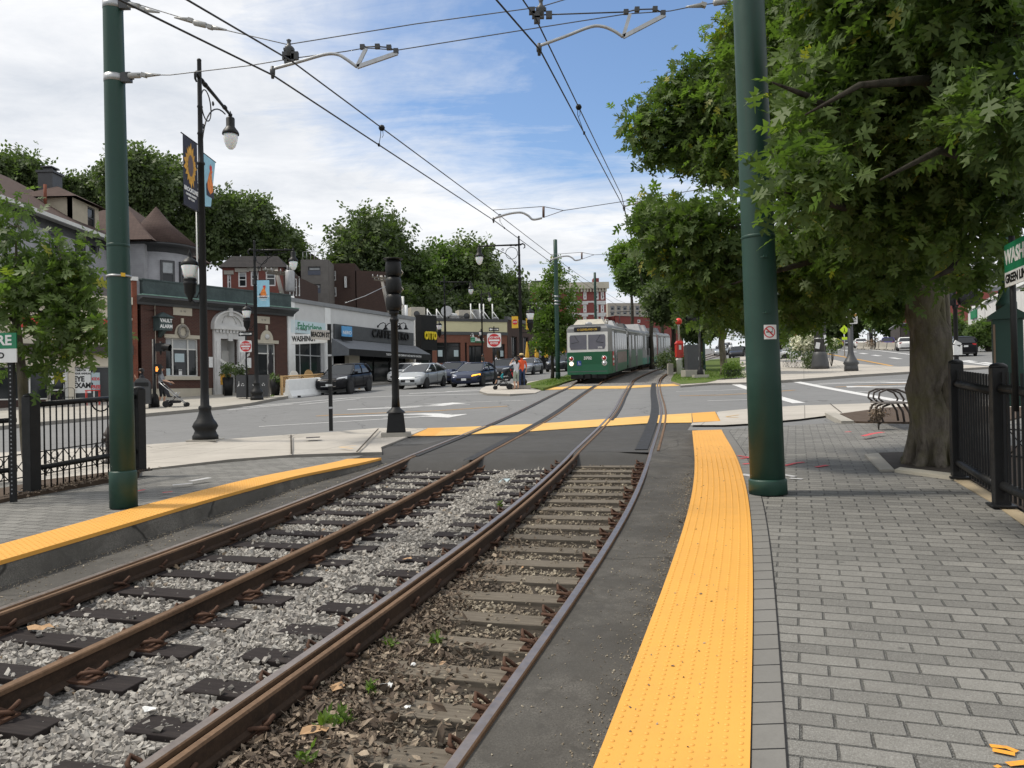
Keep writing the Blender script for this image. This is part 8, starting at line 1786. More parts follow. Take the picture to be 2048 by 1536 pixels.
# ------------------------------------------------------------ right side furniture
t = thing('fire_call_box', 'red fire call box on a pale post topped by a red ball', 'call box', P3(11.25, 53.6, .12), .1)
part('base', MB().lathe([(.2, 0), (.2, .9), (.24, .95), (.24, 1.05), (.16, 1.1), (.14, 1.15)], 14), M['offwhite'], t); mb = MB(); mb.bb(-.24, .24, -.2, .2, 1.15, 2.05); mb.loft([[(-.28, -.24, 2.05), (.28, -.24, 2.05), (.28, .24, 2.05), (-.28, .24, 2.05)], [(-.16, -.12, 2.25), (.16, -.12, 2.25), (.16, .12, 2.25), (-.16, .12, 2.25)]]); mb.lathe([(.18, 1.1), (.22, 1.16)], 8); b = part('alarm_case', mb, M['redpaint'], t, .015); part('label_plate', MB().bb(-.08, .08, -.215, -.2, 1.65, 1.95), M['paper'], b)
part('post', MB().lathe([(.075, 2.2), (.06, 3.25), (.09, 3.28), (.09, 3.34), (.05, 3.36)], 12), M['offwhite'], t); part('ball', MB().lathe([(.23*math.sin(a), 3.55-.23*math.cos(a)) for a in np.linspace(.0, PI, 12)], 16), plain('bright_red_ball', (.75, .05, .03), .35, var=.05), t)
t = thing('control_cabinet', 'tall dark control cabinet on a concrete block behind the signal', 'cabinet', P3(10.95, 48.4, .12), .1); part('body', MB().bb(-.42, .42, -.3, .3, .42, 1.95), M['dkgrey'], t, .02); part('door_handle', MB().bb(.25, .28, -.33, -.3, 1.0, 1.2), M['galv'], t); part('concrete_block', MB().bb(-.6, .6, -.45, .45, 0, .42), M['conc'], t, .02)
t = thing('concrete_bollard', 'low concrete marker post left of the red call box', 'bollard', P3(10.7, 54, .1), 0); part('block', MB().bb(-.18, .18, -.18, .18, 0, .75), M['conc'], t, .02)
t = thing('blank_panel', 'pale hand lettered board behind the red call box', 'sign', P3(13.0, 62, .1), -.1); part('board', MB().bb(-.5, .5, -.03, .03, 1.1, 1.9), M['tan'], t); text('Garden', .2, M['dkgrey'], t, (-.1, -.04, 1.55))
for sx in (-.4, .4): part('stake', MB().cyl((sx, .05, 0), (sx, .05, 1.9), .04, n=6), M['wood'], t)
t = thing('trolley_pole_base', 'massive fluted black street pole right of the hydrangea', 'pole', P3(21.05, 54.6, .14), 0, None)
mb = MB(); mb.lathe([(.62, 0), (.6, .25), (.5, .9), (.46, 1.05), (.42, 1.12), (.34, 1.2)], 10); part('base', mb, M['dkgrey'], t); part('shaft', MB().lathe([(.36, 1.15), (.33, 6), (.3, 9.5), (0, 9.6)], 18), M['dkgrey'], t)
for z in (2.05, 3.3): part('metal_strap', MB().lathe([(.362, z), (.364, z+.05)], 18), M['galv'], t)
t2_ = thing('paper_flyer', 'torn white flyer taped on the massive fluted pole', 'flyer', P3(20.75, 54.15, 1.75), 0, 'flyers on the fluted pole'); part('sheet', MB().box((0, 0, 0), (.28, .01, .42), ry=.2), M['paper'], t2_); t2_ = thing('paper_flyer', 'smaller white flyer wrapped right on the massive fluted pole', 'flyer', P3(21.3, 54.2, 2.1), .4, 'flyers on the fluted pole'); part('sheet', MB().box((0, 0, 0), (.2, .01, .7), ry=-.15), M['paper'], t2_)
t = thing('thin_post', 'thin dark post directly behind the massive fluted pole', 'pole', P3(22.0, 56.2, .14), 0); part('shaft', MB().lathe([(.3, 0), (.28, .4), (.12, .9), (.1, 6.5)], 12), M['black'], t)
t = thing('park_bench', 'weathered bench with looping iron arms half hidden by the oak', 'bench', P3(*gp(1766, 843, .12), .12), math.atan2(gp(1815, 868, .12)[1]-gp(1766, 843, .12)[1], gp(1815, 868, .12)[0]-gp(1766, 843, .12)[0])); L_ = 1.75
part('seat', (lambda m: [m.bb(-.05, L_, -.26+k*.135, -.14+k*.135, .44, .475) for k in range(4)] and m)(MB()), plain('grey_bench_slats', (.16, .145, .135), .8, var=.2), t)
for x in (.12, .8, 1.5):
 part('leg', MB().tube([(x, -.1, .44), (x, -.24, .38), (x, -.30, .22), (x, -.24, .06), (x, -.34, .015)], .025, 8), M['stain'], t); part('leg', MB().tube([(x, .16, .44), (x, .27, .25), (x, .3, .02)], .025, 8), M['stain'], t)
 part('arm_loop', MB().tube([(x, -.2+.0, .44), (x, -.32, .56), (x, -.30, .68), (x, -.15, .75), (x, .05, .74), (x, .22, .66), (x, .30, .52), (x, .27, .44)], .022, 8), M['stain'], t)
t = thing('dining_shed', 'long dark outdoor dining shed with sloping roof', 'shed', P3(50.6, 104, .1), dg(70)); mb = MB(); mb.bb(0, 12, -.1, 0, 0, 3.0); mb.bb(0, .2, -3, 0, 0, 2.8); part('back_wall', mb, M['stain'], t); part('roof', MB().loft([[(-.4, -3.2, 2.75), (12.4, -3.2, 2.75), (12.4, .2, 3.25), (-.4, .2, 3.25)], [(-.4, -3.2, 2.87), (12.4, -3.2, 2.87), (12.4, .2, 3.37), (-.4, .2, 3.37)]]), M['grey'], t)
for x in (0.1, 4, 8, 11.9): part('post', MB().cyl((x, 3.0, 0), (x, 3.0, 2.9), .08, n=6), M['black'], t)
def upole(p0, p1, label, trans=False):
 t = thing('utility_pole', label, 'utility pole', p0, 0, 'leaning wooden utility poles'); d = Vector(p1)-Vector(p0); part('shaft', MB().tube([(0, 0, 0), d], [.2, .14], 10), plain('bleached_pole_timber', (.33, .31, .28), .85, var=.2), t); L_ = d.length
 for f_, w_ in ((.93, 1.9), (.86, 1.6)):
  q = d*f_; part('crossarm', MB().box(q+Vector((0, -.15, 0)), (w_, .12, .14), ry=.12), M['tiegrey'], t); mb = MB()
  for s in (-.45, -.2, .2, .45): mb.lathe([(.05, 0), (.07, .1), (.03, .22), (0, .24)], 8, q+Vector((s*w_, -.15, .06-.12*s*w_)))
  part('insulators', mb, M['insul'], t)
 if trans: q = d*.62+Vector((.95, -.1, 0)); h_ = part('transformer', MB().lathe([(.36, -.85), (.38, -.8), (.38, .75), (.3, .85), (0, .9)], 16, q), M['hvac'], t); part('bushing', (lambda m: [m.cyl(q+Vector((s, 0, .85)), q+Vector((s, 0, 1.3)), .05, n=6) for s in (-.2, 0, .2)] and m)(MB()), M['insul'], h_)
upole(at(567, 600, 66), at(552, 540, 66), 'leaning utility pole with a transformer behind the white shop corner', True); upole(at(778, 625, 80), at(762, 551, 80), 'leaning pale utility pole behind the cafe roof')
t = thing('roof_pipe', 'short pale pipe rising behind the cafe roof', 'pipe', at(806, 626, 72), 0, 'roof pipes'); part('pipe', MB().cyl((0, 0, -1), (0, 0, 1.5), .12), M['offwhite'], t); t = thing('roof_pipe', 'shorter white pipe behind the right end of the cafe roof', 'pipe', at(812, 628, 72), 0, 'roof pipes'); part('pipe', MB().cyl((0, 0, -1), (0, 0, .8), .16), M['white'], t)
wire([at(690, 606, 72), at(730, 592, 75), at(772, 572, 80)], .03, 'slack service wire rising to the pale utility pole', 'galv')
for k, (px, py, s, rz, mt, lb) in enumerate(((628, 1462, .06, .4, 'leaftan', 'large tan fallen leaf near the lower edge'), (675, 1372, .05, 1.2, 'leaftan', 'orange fallen leaf beside the rusty rail'), (80, 1256, .07, .2, 'leaftan', 'yellow brown leaf on the left track ballast'), (815, 1118, .05, 2., 'leaftan', 'orange leaf by a dark tie end'), (775, 1372, .032, .3, 'paper', 'crumpled white paper scrap on the dead leaves'), (826, 1328, .016, 1., 'paper', 'tiny white scrap higher on the dead leaves'), (815, 1413, .018, .5, 'paper', 'white scrap at the edge of a grey tie'), (300, 1420, .035, .1, 'paper', 'bright white scrap among the ballast stones'), (1008, 966, .09, .6, 'poster', 'pale blue plastic bag lying between the tracks'))):
 M.setdefault('leaftan', plain('tan_fallen_leaf', (.40, .25, .13), .8, var=.12, scale=9))
 g = gp(px, py, -.14); mb = MB(); n = 11; R_ = random.Random(k)
 pts = [(s*(1+.3*R_.uniform(-1, 1))*math.cos(2*PI*i/n)*(1.25), s*(1+.35*R_.uniform(-1, 1))*math.sin(2*PI*i/n), s*R_.uniform(.05, .6 if mt == 'leaftan' else 1.0)) for i in range(n)]
 mb.add([(0, 0, s*(.9 if mt != 'leaftan' else .35))]+pts, [(0, i+1, (i+1) % n+1) for i in range(n)]); nm = 'fallen_leaf' if mt == 'leaftan' else ('plastic_bag' if mt == 'poster' else 'paper_scrap'); solo(nm, mb, M[mt], lb, nm.replace('_', ' '), P3(*g, -.15), rz)
# ------------------------------------------------------------ trees and plants
OAK = [[(-.05, .18), (.05, .18), (.085, .8), (-.085, .8)], [(.04, .26), (.20, .16), (.38, .36), (.06, .40)], [(-.04, .26), (-.06, .40), (-.38, .36), (-.20, .16)], [(.06, .50), (.26, .44), (.52, .76), (.08, .68)], [(-.06, .50), (-.08, .68), (-.52, .76), (-.26, .44)], [(-.10, .74), (.10, .74), (.26, 1.02), (0, .94)], [(-.10, .74), (0, .94), (-.0, 1.22), (-.26, 1.0)], [(-.012, -.12), (.012, -.12), (.03, .25), (-.03, .25)]]
OAK0 = [[(-.02, 0), (.02, 0), (.035, .35), (-.035, .35)], [(-.035, .3), (.035, .3), (.05, .72), (-.05, .72)], [(.03, .25), (.16, .20), (.32, .36), (.04, .38)], [(-.03, .25), (-.04, .38), (-.32, .36), (-.16, .20)], [(.04, .48), (.24, .46), (.44, .70), (.045, .62)], [(-.04, .48), (-.045, .62), (-.44, .70), (-.24, .46)], [(.045, .70), (.16, .78), (.26, 1.0), (.0, .86)], [(-.045, .70), (.0, .80), (-.26, 1.0), (-.16, .78)], [(-.04, .72), (.04, .72), (.0, 1.14), (.0, 1.1)]]
LEAF = [[(0, 0), (.22, .4), (0, 1), (-.22, .4)]]
CLUMP = [[(0, -.3), (.22, 0), (.05, .35), (-.2, .1)], [(.35, -.2), (.6, .1), (.42, .3), (.26, .05)], [(-.4, -.1), (-.22, .2), (-.42, .48), (-.6, .15)], [(.2, .4), (.4, .6), (.2, .85), (.05, .6)]]
def leaves(name, P, D, sizes, shape, mat, seed, parent=None, hue=None, droop=.3, curl=.18):
 """P points, D outward directions"""
 r = np.random.RandomState(seed); n = len(P); P = np.array(P); D = np.array(D); sizes = np.array(sizes)
 D = D+r.normal(0, .45, D.shape); D[:, 2] -= droop*r.uniform(.2, 1.2, n); D /= np.linalg.norm(D, axis=1)[:, None]+1e-9
 upv = np.tile([0, -.25, 1.], (n, 1))+r.normal(0, .75, (n, 3)); S_ = np.cross(D, upv); S_ /= np.linalg.norm(S_, axis=1)[:, None]+1e-9; N = np.cross(S_, D)
 sh = np.array(shape); nq = len(sh); c = r.uniform(.3, 1.6, n)*curl
 X = sh[:, :, 0].ravel(); Y = sh[:, :, 1].ravel()
 v = P[:, None]+sizes[:, None, None]*(S_[:, None]*X[None, :, None]+D[:, None]*Y[None, :, None]+N[:, None]*((np.abs(X)*.5-Y*Y)[None, :, None]*c[:, None, None]))
 f = np.arange(n*nq*4).reshape(-1, 4); hu = r.uniform(0, .96, n) if hue is None else np.clip(hue+r.normal(0, .17, n), 0, 1)
 yl = r.rand(n) < .006; hu = np.where(yl, 1., hu)
 me = npmesh(name, v.reshape(-1, 3), f, mat, np.repeat(hu, nq)); return link(name, me, parent)
def spray_points(blobs, n, seed, per=8, spread=.16, shell=.55):
 r = np.random.RandomState(seed); P = []; D = []; Hh = []; w_ = np.array([b[1]**2 if len(b) < 3 else b[1]*b[1]*b[2] for b in blobs]); w_ = w_/w_.sum(); tips = []
 cnt = r.multinomial(max(1, n//per), w_)
 for b, k in zip(blobs, cnt):
  c = np.array(b[0]); R_ = b[1]; hb = r.uniform(.3, .65)
  for _ in range(k):
   d = r.normal(0, 1, 3); d /= np.linalg.norm(d); q = c+d*R_*(shell+(1-shell)*r.rand()**.6)*np.array((1, 1, .85)); tips.append((c, q))
   for _ in range(per):
    dd = d*.6+r.normal(0, .7, 3); P.append(q+r.normal(0, spread, 3)); D.append(dd); Hh.append(hb+.1*d[2])
 return P, D, np.array(Hh), tips
def subblobs(c, R_, n, seed, flat=1.0, rr=(.28, .45)):
 r = np.random.RandomState(seed); B = [(tuple(c), R_*.62)]
 for _ in range(n):
  d = r.normal(0, 1, 3); d /= np.linalg.norm(d); d[2] = d[2]*flat if d[2] > 0 else d[2]*flat*.75
  B.append((tuple(np.array(c)+d*R_*r.uniform(.55, .8)), R_*r.uniform(*rr)))
 return B
def limbs(par, base, top, r0, r1, blobs, mat, k=8, bend=.25, flare=1.0, twigs=(), leader=True):
 mb = MB(); b, t = Vector(base), Vector(top); o = Vector(base)
 n = 9; pts = [b.lerp(t, i/n)-o+Vector((.05*r0*math.sin(i*1.7), .05*r0*math.cos(i*2.1), 0))*4 for i in range(n+1)]; rs = [r0+(r1-r0)*i/n for i in range(n+1)]; rs[0] *= 1+.45*flare; rs[1] *= 1+.08*flare
 pts[1] = pts[0].lerp(pts[1], .45) if flare > .5 else pts[1]
 mb.tube(pts, rs, 16); tr = part('trunk', mb, mat, par)
 mb = MB(); R_ = random.Random(len(blobs)*7+k)
 for c, *_ in sorted(blobs, key=lambda q: -q[1])[:k]:
  c = Vector(c)-o; s = b.lerp(t, R_.uniform(.72, 1))-o; m = s.lerp(c, .45)+Vector((R_.uniform(-1, 1), R_.uniform(-1, 1), 1.0))*bend*(c-s).length*.35
  pp = [s, s.lerp(m, .5)+Vector((0, 0, .02)), m, m.lerp(c, .55), c]; rr = r1*.62
  mb.tube(pp, [rr, rr*.8, rr*.55, rr*.34, rr*.15], 8)
 if twigs:
  for a, q in twigs: a, q = Vector(a)-o, Vector(q)-o; mb.tube([a, a.lerp(q, .5)+Vector((0, 0, .06)), q], [.014, .009, .004], 4, cap=False)
 part('limbs', mb, mat, par, rec=False)
def tree(name, label, base, top, r0, r1, blobs, n, size, shape, leafm, seed, barkm='barkdark', per=6, spread=.2, k=8, group=None, flare=.6, shell=.5, ntw=0, droop=.3, cat='tree'):
 t = thing(name, label, cat, base, 0, group); P, D, Hh, tips = spray_points(blobs, n, seed, per, spread, shell)
 r = np.random.RandomState(seed+1); o = np.array(base); P = np.array(P)-o
 leaves('crown', P, D, r.uniform(size*.65, size*1.25, len(P)), shape, M[leafm], seed+2, t, Hh, droop)
 rr = random.Random(seed); limbs(t, base, top, r0, r1, blobs, M[barkm], k, .25, flare, rr.sample(tips, min(ntw, len(tips))))
 return t
def pb(l): return [(tuple(at(x, y, Y)), r_*Y/1600) for x, y, Y, r_ in l]
B = pb([(1600, 90, 10.6, 70), (1700, 60, 8.5, 130), (1690, 180, 8, 120), (1850, 90, 8, 170), (1990, 60, 7, 150), (1760, 280, 8.5, 120), (1660, 250, 8.5, 76), (1900, 260, 8, 150), (2020, 230, 6.5, 120), (1690, 390, 9, 90), (1620, 460, 10.4, 60), (1800, 420, 9, 100), (1930, 430, 8.5, 110), (2030, 385, 7.8, 75), (1740, 510, 9.8, 60), (1700, 570, 12, 36), (1850, 520, 10, 55), (1960, 545, 9, 40), (1640, 560, 11.5, 42), (1580, 520, 12.5, 50), (1780, 585, 12.5, 50), (1600, 610, 13, 35), (1570, 590, 12.5, 55), (1630, 605, 12.5, 40), (1760, 590, 12, 45), (1610, 560, 12, 60), (1680, 540, 11, 70), (1780, 540, 11, 60), (1725, 555, 12, 48), (1570, 520, 11.8, 55), (1470, 60, 11.5, 36), (1500, 120, 11, 50), (1590, 20, 10.8, 60),
  (1600, 265, 7.4, 38), (1598, 350, 7.2, 48), (1575, 205, 7.8, 26), (1650, 330, 7, 50), (1560, 415, 7.8, 22), (1556, 330, 8, 20), (1700, -60, 8, 150), (1900, -80, 7, 200), (1620, -70, 10.6, 100), (1480, 200, 11.2, 40)])
B2 = pb([(1445, 455, 11.5, 70), (1380, 450, 11.5, 60), (1320, 430, 12, 42), (1285, 455, 12, 28), (1430, 530, 11.5, 60), (1360, 515, 12, 50), (1450, 600, 12, 48), (1395, 585, 12, 30), (1420, 635, 12.5, 20), (1310, 500, 12, 32), (1490, 560, 11.5, 40)])
B3 = pb([(1420, 150, 13.5, 60), (1460, 220, 13, 75), (1390, 220, 13.5, 60), (1335, 235, 13.5, 48), (1290, 265, 13.5, 38), (1330, 290, 13.5, 40), (1275, 215, 13.5, 22), (1400, 290, 13.5, 62), (1455, 320, 13, 60), (1300, 320, 13.5, 22), (1480, 110, 13, 40), (1350, 180, 13.5, 30)])
tree('oak_tree', 'large oak with thick mossy trunk overhanging the right platform', tuple(P3(6.05, 11.55, .17)), tuple(at(1850, 470, 11.4)), .285, .22, B+B2, 20500, .17, OAK, 'leafoak', 11, 'bark', 7, .12, 22, flare=1.0, shell=.25, ntw=420, droop=.45)
tree('oak_tree', 'second oak whose dark branch pokes out left of the green pole', tuple(P3(9.3, 17.6, .1)), tuple(at(1840, 440, 17.0)), .2, .14, B3+pb([(1560, 180, 14, 90), (1580, 330, 14.5, 90), (1540, 60, 14, 80)]), 8000, .168, OAK, 'leafoak', 21, 'barkdark', 7, .12, 16, flare=.6, shell=.2, ntw=150, droop=.45)
mb = MB()
for k in range(9):
 a = k*2*PI/9+.3; q = Vector((math.cos(a), math.sin(a), 0)); mb.tube([q*.23+Vector((0, 0, .75)), q*.27+Vector((0, 0, .35)), q*.33+Vector((0, 0, .08)), q*.44+Vector((0, 0, -.08))], [.05, .08, .09, .07], 8)
for k in range(10):
 a = k*2*PI/10; q = Vector((math.cos(a), math.sin(a), 0)); mb.tube([q*.245+Vector((0, 0, .5)), q*.232+Vector((.01, 0, 1.6)), q*.21+Vector((-.0, .0, 2.6))], [.055, .05, .045], 6)
br_ = MB(); o_ = bpy.data.objects['oak_tree'].location
for path in ([(1850, 440, 11.2), (1800, 330, 9.5), (1700, 240, 8), (1610, 190, 7.3), (1545, 165, 7)], [(1870, 420, 11), (1960, 240, 8.5), (1850, 160, 7.2), (1720, 170, 6.8), (1610, 230, 6.9)], [(1840, 460, 11.2), (1740, 430, 9.6), (1640, 400, 8), (1570, 385, 7.2)], [(1880, 420, 11), (1990, 330, 8), (1880, 300, 6.8), (1760, 360, 6.6)], [(1835, 470, 11.2), (1700, 500, 10.6), (1560, 540, 10.8), (1440, 575, 11.2)], [(1870, 400, 11), (1900, 200, 9), (1880, 60, 8), (1840, -40, 7.5)], [(1860, 430, 11), (1930, 480, 9), (1900, 540, 8.4), (1860, 560, 8.2)]):
 q = [at(*p)-o_ for p in path]; n_ = len(q); br_.tube(q, [.09-.082*i/(n_-1) for i in range(n_)], 8)
part('branches', br_, M['barkdark'], bpy.data.objects['oak_tree'])
rt_ = part('root_flare', mb, M['bark'], bpy.data.objects['oak_tree'])
tree('young_tree', 'young oak with pale leaves growing by the left fence', tuple(P3(-7.0, 11.6, .15)), tuple(at(28, 560, 11.8)), .085, .05, pb([(30, 455, 11.5, 36), (125, 520, 11.5, 40), (40, 530, 11.8, 48), (130, 570, 11.5, 46), (60, 600, 11.5, 60), (150, 625, 11.3, 55), (205, 650, 11.3, 38), (100, 670, 11.3, 55), (150, 680, 11.3, 40), (-40, 600, 11.5, 60), (20, 735, 11.6, 22), (95, 735, 11.4, 24), (15, 405, 11.8, 26), (165, 480, 11.6, 20)]), 1500, .185, OAK, 'leafoak', 31, 'bark', 6, .11, 12, flare=.3, shell=.2, ntw=120, droop=.5)
tree('young_tree', 'small light green tree on the verge before the tram', tuple(P3(2.75, 54.3, .1)), tuple(at(1106, 640, 54.3)), .12, .08, pb([(1108, 555, 54, 20), (1085, 590, 54, 19), (1133, 600, 54, 20), (1095, 630, 54, 26), (1128, 645, 54, 24), (1078, 655, 54, 18), (1110, 532, 54, 11), (1105, 680, 54, 26), (1135, 680, 54, 14), (1145, 570, 54, 9), (1080, 690, 54, 12)]), 1700, .40, CLUMP, 'leaflight', 41, 'barkdark', 5, .25, 9, flare=.3, shell=.3)
tree('street_tree', 'slim tree with pale patchy bark behind the signal cabinet', tuple(P3(13.4, 50.5, .1)), tuple(at(1437, 560, 50)), .22, .15, pb([(1440, 520, 50, 55), (1470, 580, 50, 45), (1400, 560, 50, 40), (1440, 630, 50, 30), (1490, 640, 52, 30)]), 3200, .42, CLUMP, 'leafdark', 43, 'bark', 5, .3, 6, group='trees along the right median')
for k, (x, y, Y, R_, nb_, lf, lb) in enumerate(((1300, 545, 72, 62, 12, 'leafbush', 'feathery light tree leaning over the tram roof'), (1345, 600, 62, 62, 12, 'leafdark', 'dark tree directly behind the red call box'), (1262, 520, 95, 34, 8, 'leaflight', 'pale small tree at the left end of the median row'), (1400, 640, 58, 48, 10, 'leafdark', 'low dark tree behind the control cabinet'), (1320, 440, 85, 50, 9, 'leafbush', 'tall hazy tree top beside the wires'), (1500, 600, 75, 60, 10, 'leafdark', 'dark tree behind the thick green pole'))):
 c = at(x, y, Y); rr = R_*Y/1600; g = P3(c.x, Y, 0); tree('street_tree', lb, tuple(g), tuple(c), .22, .12, subblobs(c, rr, nb_, 50+k, 1.1), 4200, .011*Y*.75, CLUMP, lf, 60+k, 'barkdark', 5, .012*Y*.35, 6, group='trees along the right median')
for k, (x, y, Y, R_, fl_, lf, lb) in enumerate(((20, 365, 80, 55, 1, 'leafdark', 'tree crown above the left end of the grey house roof'), (95, 385, 82, 40, .7, 'leafdark', 'small crown just left of the house chimney'), (175, 395, 84, 30, .6, 'leafdark', 'low crown right of the house chimney'), (275, 375, 80, 68, 1.0, 'leafdark', 'tall tree behind the left green pole'), (335, 370, 84, 45, .8, 'leafdark', 'tree behind the nearest lamp post'), (405, 470, 86, 70, .9, 'leafdark', 'dense tree right of the house turret'), (475, 455, 88, 66, .9, 'leafdark', 'dark tree behind the flagpole'), (545, 495, 90, 58, .7, 'leafdark', 'spreading tree above the red brick house'),
  (752, 505, 105, 92, 1.0, 'leafdark', 'tall round topped tree behind the ball signal'), (700, 560, 106, 42, .8, 'leafdark', 'lower crown left of the round topped tree'), (860, 560, 108, 62, 1.0, 'leafbush', 'lighter feathery tree right of the round topped tree'), (935, 565, 112, 72, 1.0, 'leafdark', 'broad dark tree behind the far bank'), (1005, 600, 114, 52, .9, 'leafdark', 'dark tree left of the red brick Victorian'), (780, 615, 100, 50, .6, 'leafdark', 'low dark tree behind the cafe roof'), (870, 625, 104, 50, .6, 'leafdark', 'low dark tree behind the cream band'), (960, 630, 106, 50, .6, 'leafdark', 'low dark tree behind the rooftop machines'), (1035, 640, 116, 36, .6, 'leafdark', 'lowest dark tree beside the Victorian block'))):
 c = at(x, y, Y); rr = R_*Y/1600; g = P3(c.x, Y, 0); tree('background_tree', lb, tuple(g), tuple(c), .4, .2, subblobs(c, rr, 20, 80+k, fl_, (.2, .38)), 6000 if R_ > 60 else 3800, .0095*Y, CLUMP, lf, 100+k, 'barkdark', 5, .0085*Y, 8, group='trees rising behind the left shops', shell=.35)
for k, (x, y, Y, R_, lf, lb) in enumerate(((1590, 650, 120, 38, 'leafdark', 'dark conifer like tree right of the green pole'), (1560, 655, 110, 34, 'leafdark', 'tree touching the right side of the green pole'), (1690, 640, 150, 60, 'leafdark', 'distant tree behind the no turn sign'), (1740, 620, 145, 62, 'leafdark', 'distant tree left of the oak trunk'), (1790, 640, 140, 48, 'leafbush', 'distant lighter tree beside the dining shed'), (1660, 672, 155, 30, 'leafbush', 'small distant tree above the lime car'), (1977, 665, 82, 28, 'leafbush', 'small street tree before the white shops'), (1900, 660, 120, 22, 'leafbush', 'small tree behind the black minivan'))):
 c = at(x, y, Y); rr = R_*Y/1600; g = P3(c.x, Y, 0); tree('distant_tree', lb, tuple(g), tuple(c), .3, .15, subblobs(c, rr, 11, 130+k, .8), 2600, .0085*Y, CLUMP, lf, 150+k, 'barkdark', 5, .004*Y, 5, group='distant trees on the right', shell=.35)
def shrub(name, label, c, R_, n, size, leafm, seed, flower=None, shape=LEAF, flat=.8, group=None):
 c = Vector(c); g = P3(c.x, c.y, .1); t = thing(name, label, 'shrub', g, 0, group); bl = subblobs(c, R_, 8, seed, flat, (.3, .5)); P, D, Hh, tips = spray_points(bl, n, seed, 5, R_*.12, .3); r = np.random.RandomState(seed); P = np.array(P)-np.array(g); P[:, 2] = np.maximum(P[:, 2], .03)
 leaves('foliage', P, D, r.uniform(size*.6, size*1.2, len(P)), shape, M[leafm], seed+1, t, Hh, .1); mb = MB()
 for a, q in tips[:14]: mb.tube([Vector((0, 0, -.05)), (Vector(q)-g)*.5+Vector((0, 0, .05)), Vector(q)-g], [.02*min(1, R_), .015*min(1, R_), .006*min(1, R_)], 5)
 part('stems', mb, M['barkdark'], t)
 if flower:
  pts = [b for _, b in tips if b[2] > c.z-.15*R_][:flower]; Q = []; Z = []; rr = np.random.RandomState(seed+5)
  for q in pts:
   for _ in range(16): d = rr.normal(0, .08*R_/1.1, 3); Q.append(np.array(q)-np.array(g)+d+np.array((0, -.05, .05))); Z.append(rr.uniform(.05, .085)*R_/1.1)
  link('flowers', scatter('flowers', Q, Z, M['petalwhite'], seed+6), t)
 return t
M['petalwhite'] = plain('cream_hydrangea_petals', (.72, .72, .55), .7, var=.1)
shrub('hydrangea', 'wide hydrangea covered in cream white flower heads', at(1612, 693, 57)+Vector((0, 0, .1)), 1.75, 2600, .19, 'leafbush', 201, 90)
shrub('hydrangea', 'smaller flowering clump right of the massive pole', at(1662, 690, 59), .8, 700, .19, 'leafbush', 203, 25)
shrub('box_shrub', 'low dark clipped shrub beneath the hydrangea', at(1622, 722, 55.5), .95, 1500, .13, 'leafdark', 205, flat=.55)
shrub('leafy_shrub', 'bright green shrub in a small fenced bed left of the green pole', at(1467, 738, 47), .72, 1300, .16, 'leaflight', 207)
shrub('leafy_shrub', 'dark bush with bare stems behind the red call box', at(1338, 722, 57), 1.15, 1700, .17, 'leafdark', 209); shrub('leafy_shrub', 'dark bush right of the red call box', at(1378, 722, 54), .95, 1400, .17, 'leafdark', 211)
shrub('planter_shrub', 'dark leafy plant in the planter left of the bank door', at(455, 742, 43.0), .55, 500, .16, 'leafdark', 213); shrub('planter_shrub', 'dark leafy plant in the planter right of the bank door', at(486, 746, 44.5), .5, 400, .16, 'leafdark', 215); shrub('planter_shrub', 'trimmed green bush in the black planter by the lattice', at(546, 760, 41.6), .36, 400, .12, 'leafbush', 217)
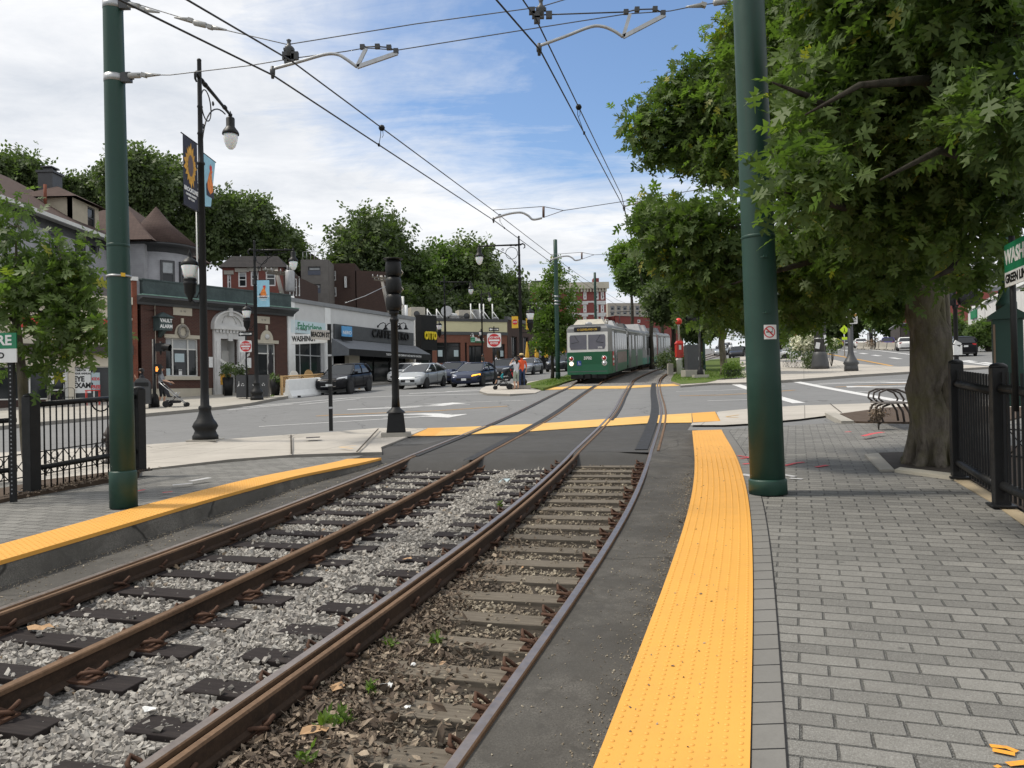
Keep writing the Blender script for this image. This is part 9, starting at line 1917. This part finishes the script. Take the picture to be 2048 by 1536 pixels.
shrub('low_plant', 'reddish brown little shrub in the mulch bed by the bench', at(1757, 828, 17.0), .2, 330, .08, 'litter', 219); shrub('barrier_hedge', 'rusty brown planting above the concrete barriers', at(1750, 686, 106), 1.0, 700, .22, 'litter', 221); shrub('low_plant', 'small weed tuft on the far kerb by the bins', at(536, 797, 40.5), .25, 160, .1, 'leaflight', 223)
lowfence(gp(1449, 756, .12), gp(1484, 754, .12), .12, 'low black fence around the bright green shrub', 5); lowfence(gp(1566, 735, .14), gp(1602, 737, .14), .16, 'low ornamental fence beside the dark clipped shrub', 6)
for k, (px, py, s) in enumerate(((655, 1452, .075), (690, 1445, .06), (745, 1382, .05), (782, 1290, .05), (872, 1286, .06), (612, 1524, .055), (764, 1258, .03), (1000, 1010, .05), (1300, 905, .06), (1325, 893, .05))):
 g = P3(*gp(px, py, -.15), -.16); r = np.random.RandomState(k); n = 26 if s > .045 else 14
 P = [tuple(r.normal(0, s*.35, 2))+(abs(r.normal(0, s*.5)),) for _ in range(n)]; D = [tuple(r.normal(0, 1, 2))+(r.uniform(.3, 1.4),) for _ in range(n)]
 t = thing('weed', ['largest green weed near the lower edge', 'green weed touching the largest one', 'small weed left of the white paper scrap', 'small weed by a spring clip of the rusty rail', 'weed growing against the grey ties', 'weed cut by the lower picture edge', 'tiny weed beside the rail above the leaves', 'yellowish weed far along the rusty rail', 'weed at the apron edge of the right track', 'small weed beside the right rail at the apron'][k], 'weed', g, 0, 'weeds between the rails')
 leaves('leaf_rosette', P, D, r.uniform(s*.7, s*1.4, n), LEAF, M['leaflight'], 300+k, t, None, 0.)
r = np.random.RandomState(4); P = []; D = []
while len(P) < 9000:
 y = r.uniform(43.6, 62); x = cL(y)-1.6-r.rand()*3.2 if r.rand() < .45 else cR(y)+1.5+r.rand()*6
 if x < cL(y) and (y < 46.4 and x > cL(y)-1.5 or x < gp(1049, 770, .12)[0]+(y-41.5)*.19): continue
 if x > cR(y) and y < 43.4+.32*(x-cR(y)-1.5): continue
 P.append(tuple(P3(x, y, .12))); D.append((r.normal(0, .5), r.normal(0, .5), 1))
o = leaves('grass', P, D, r.uniform(.05, .13, len(P)), [[(-.12, 0), (.12, 0), (.05, 1), (-.05, 1)]], M['leaflight'], 401, None, None, 0.); o['kind'] = 'stuff'; o['label'] = 'short mown grass on the verges beside the tram tracks'
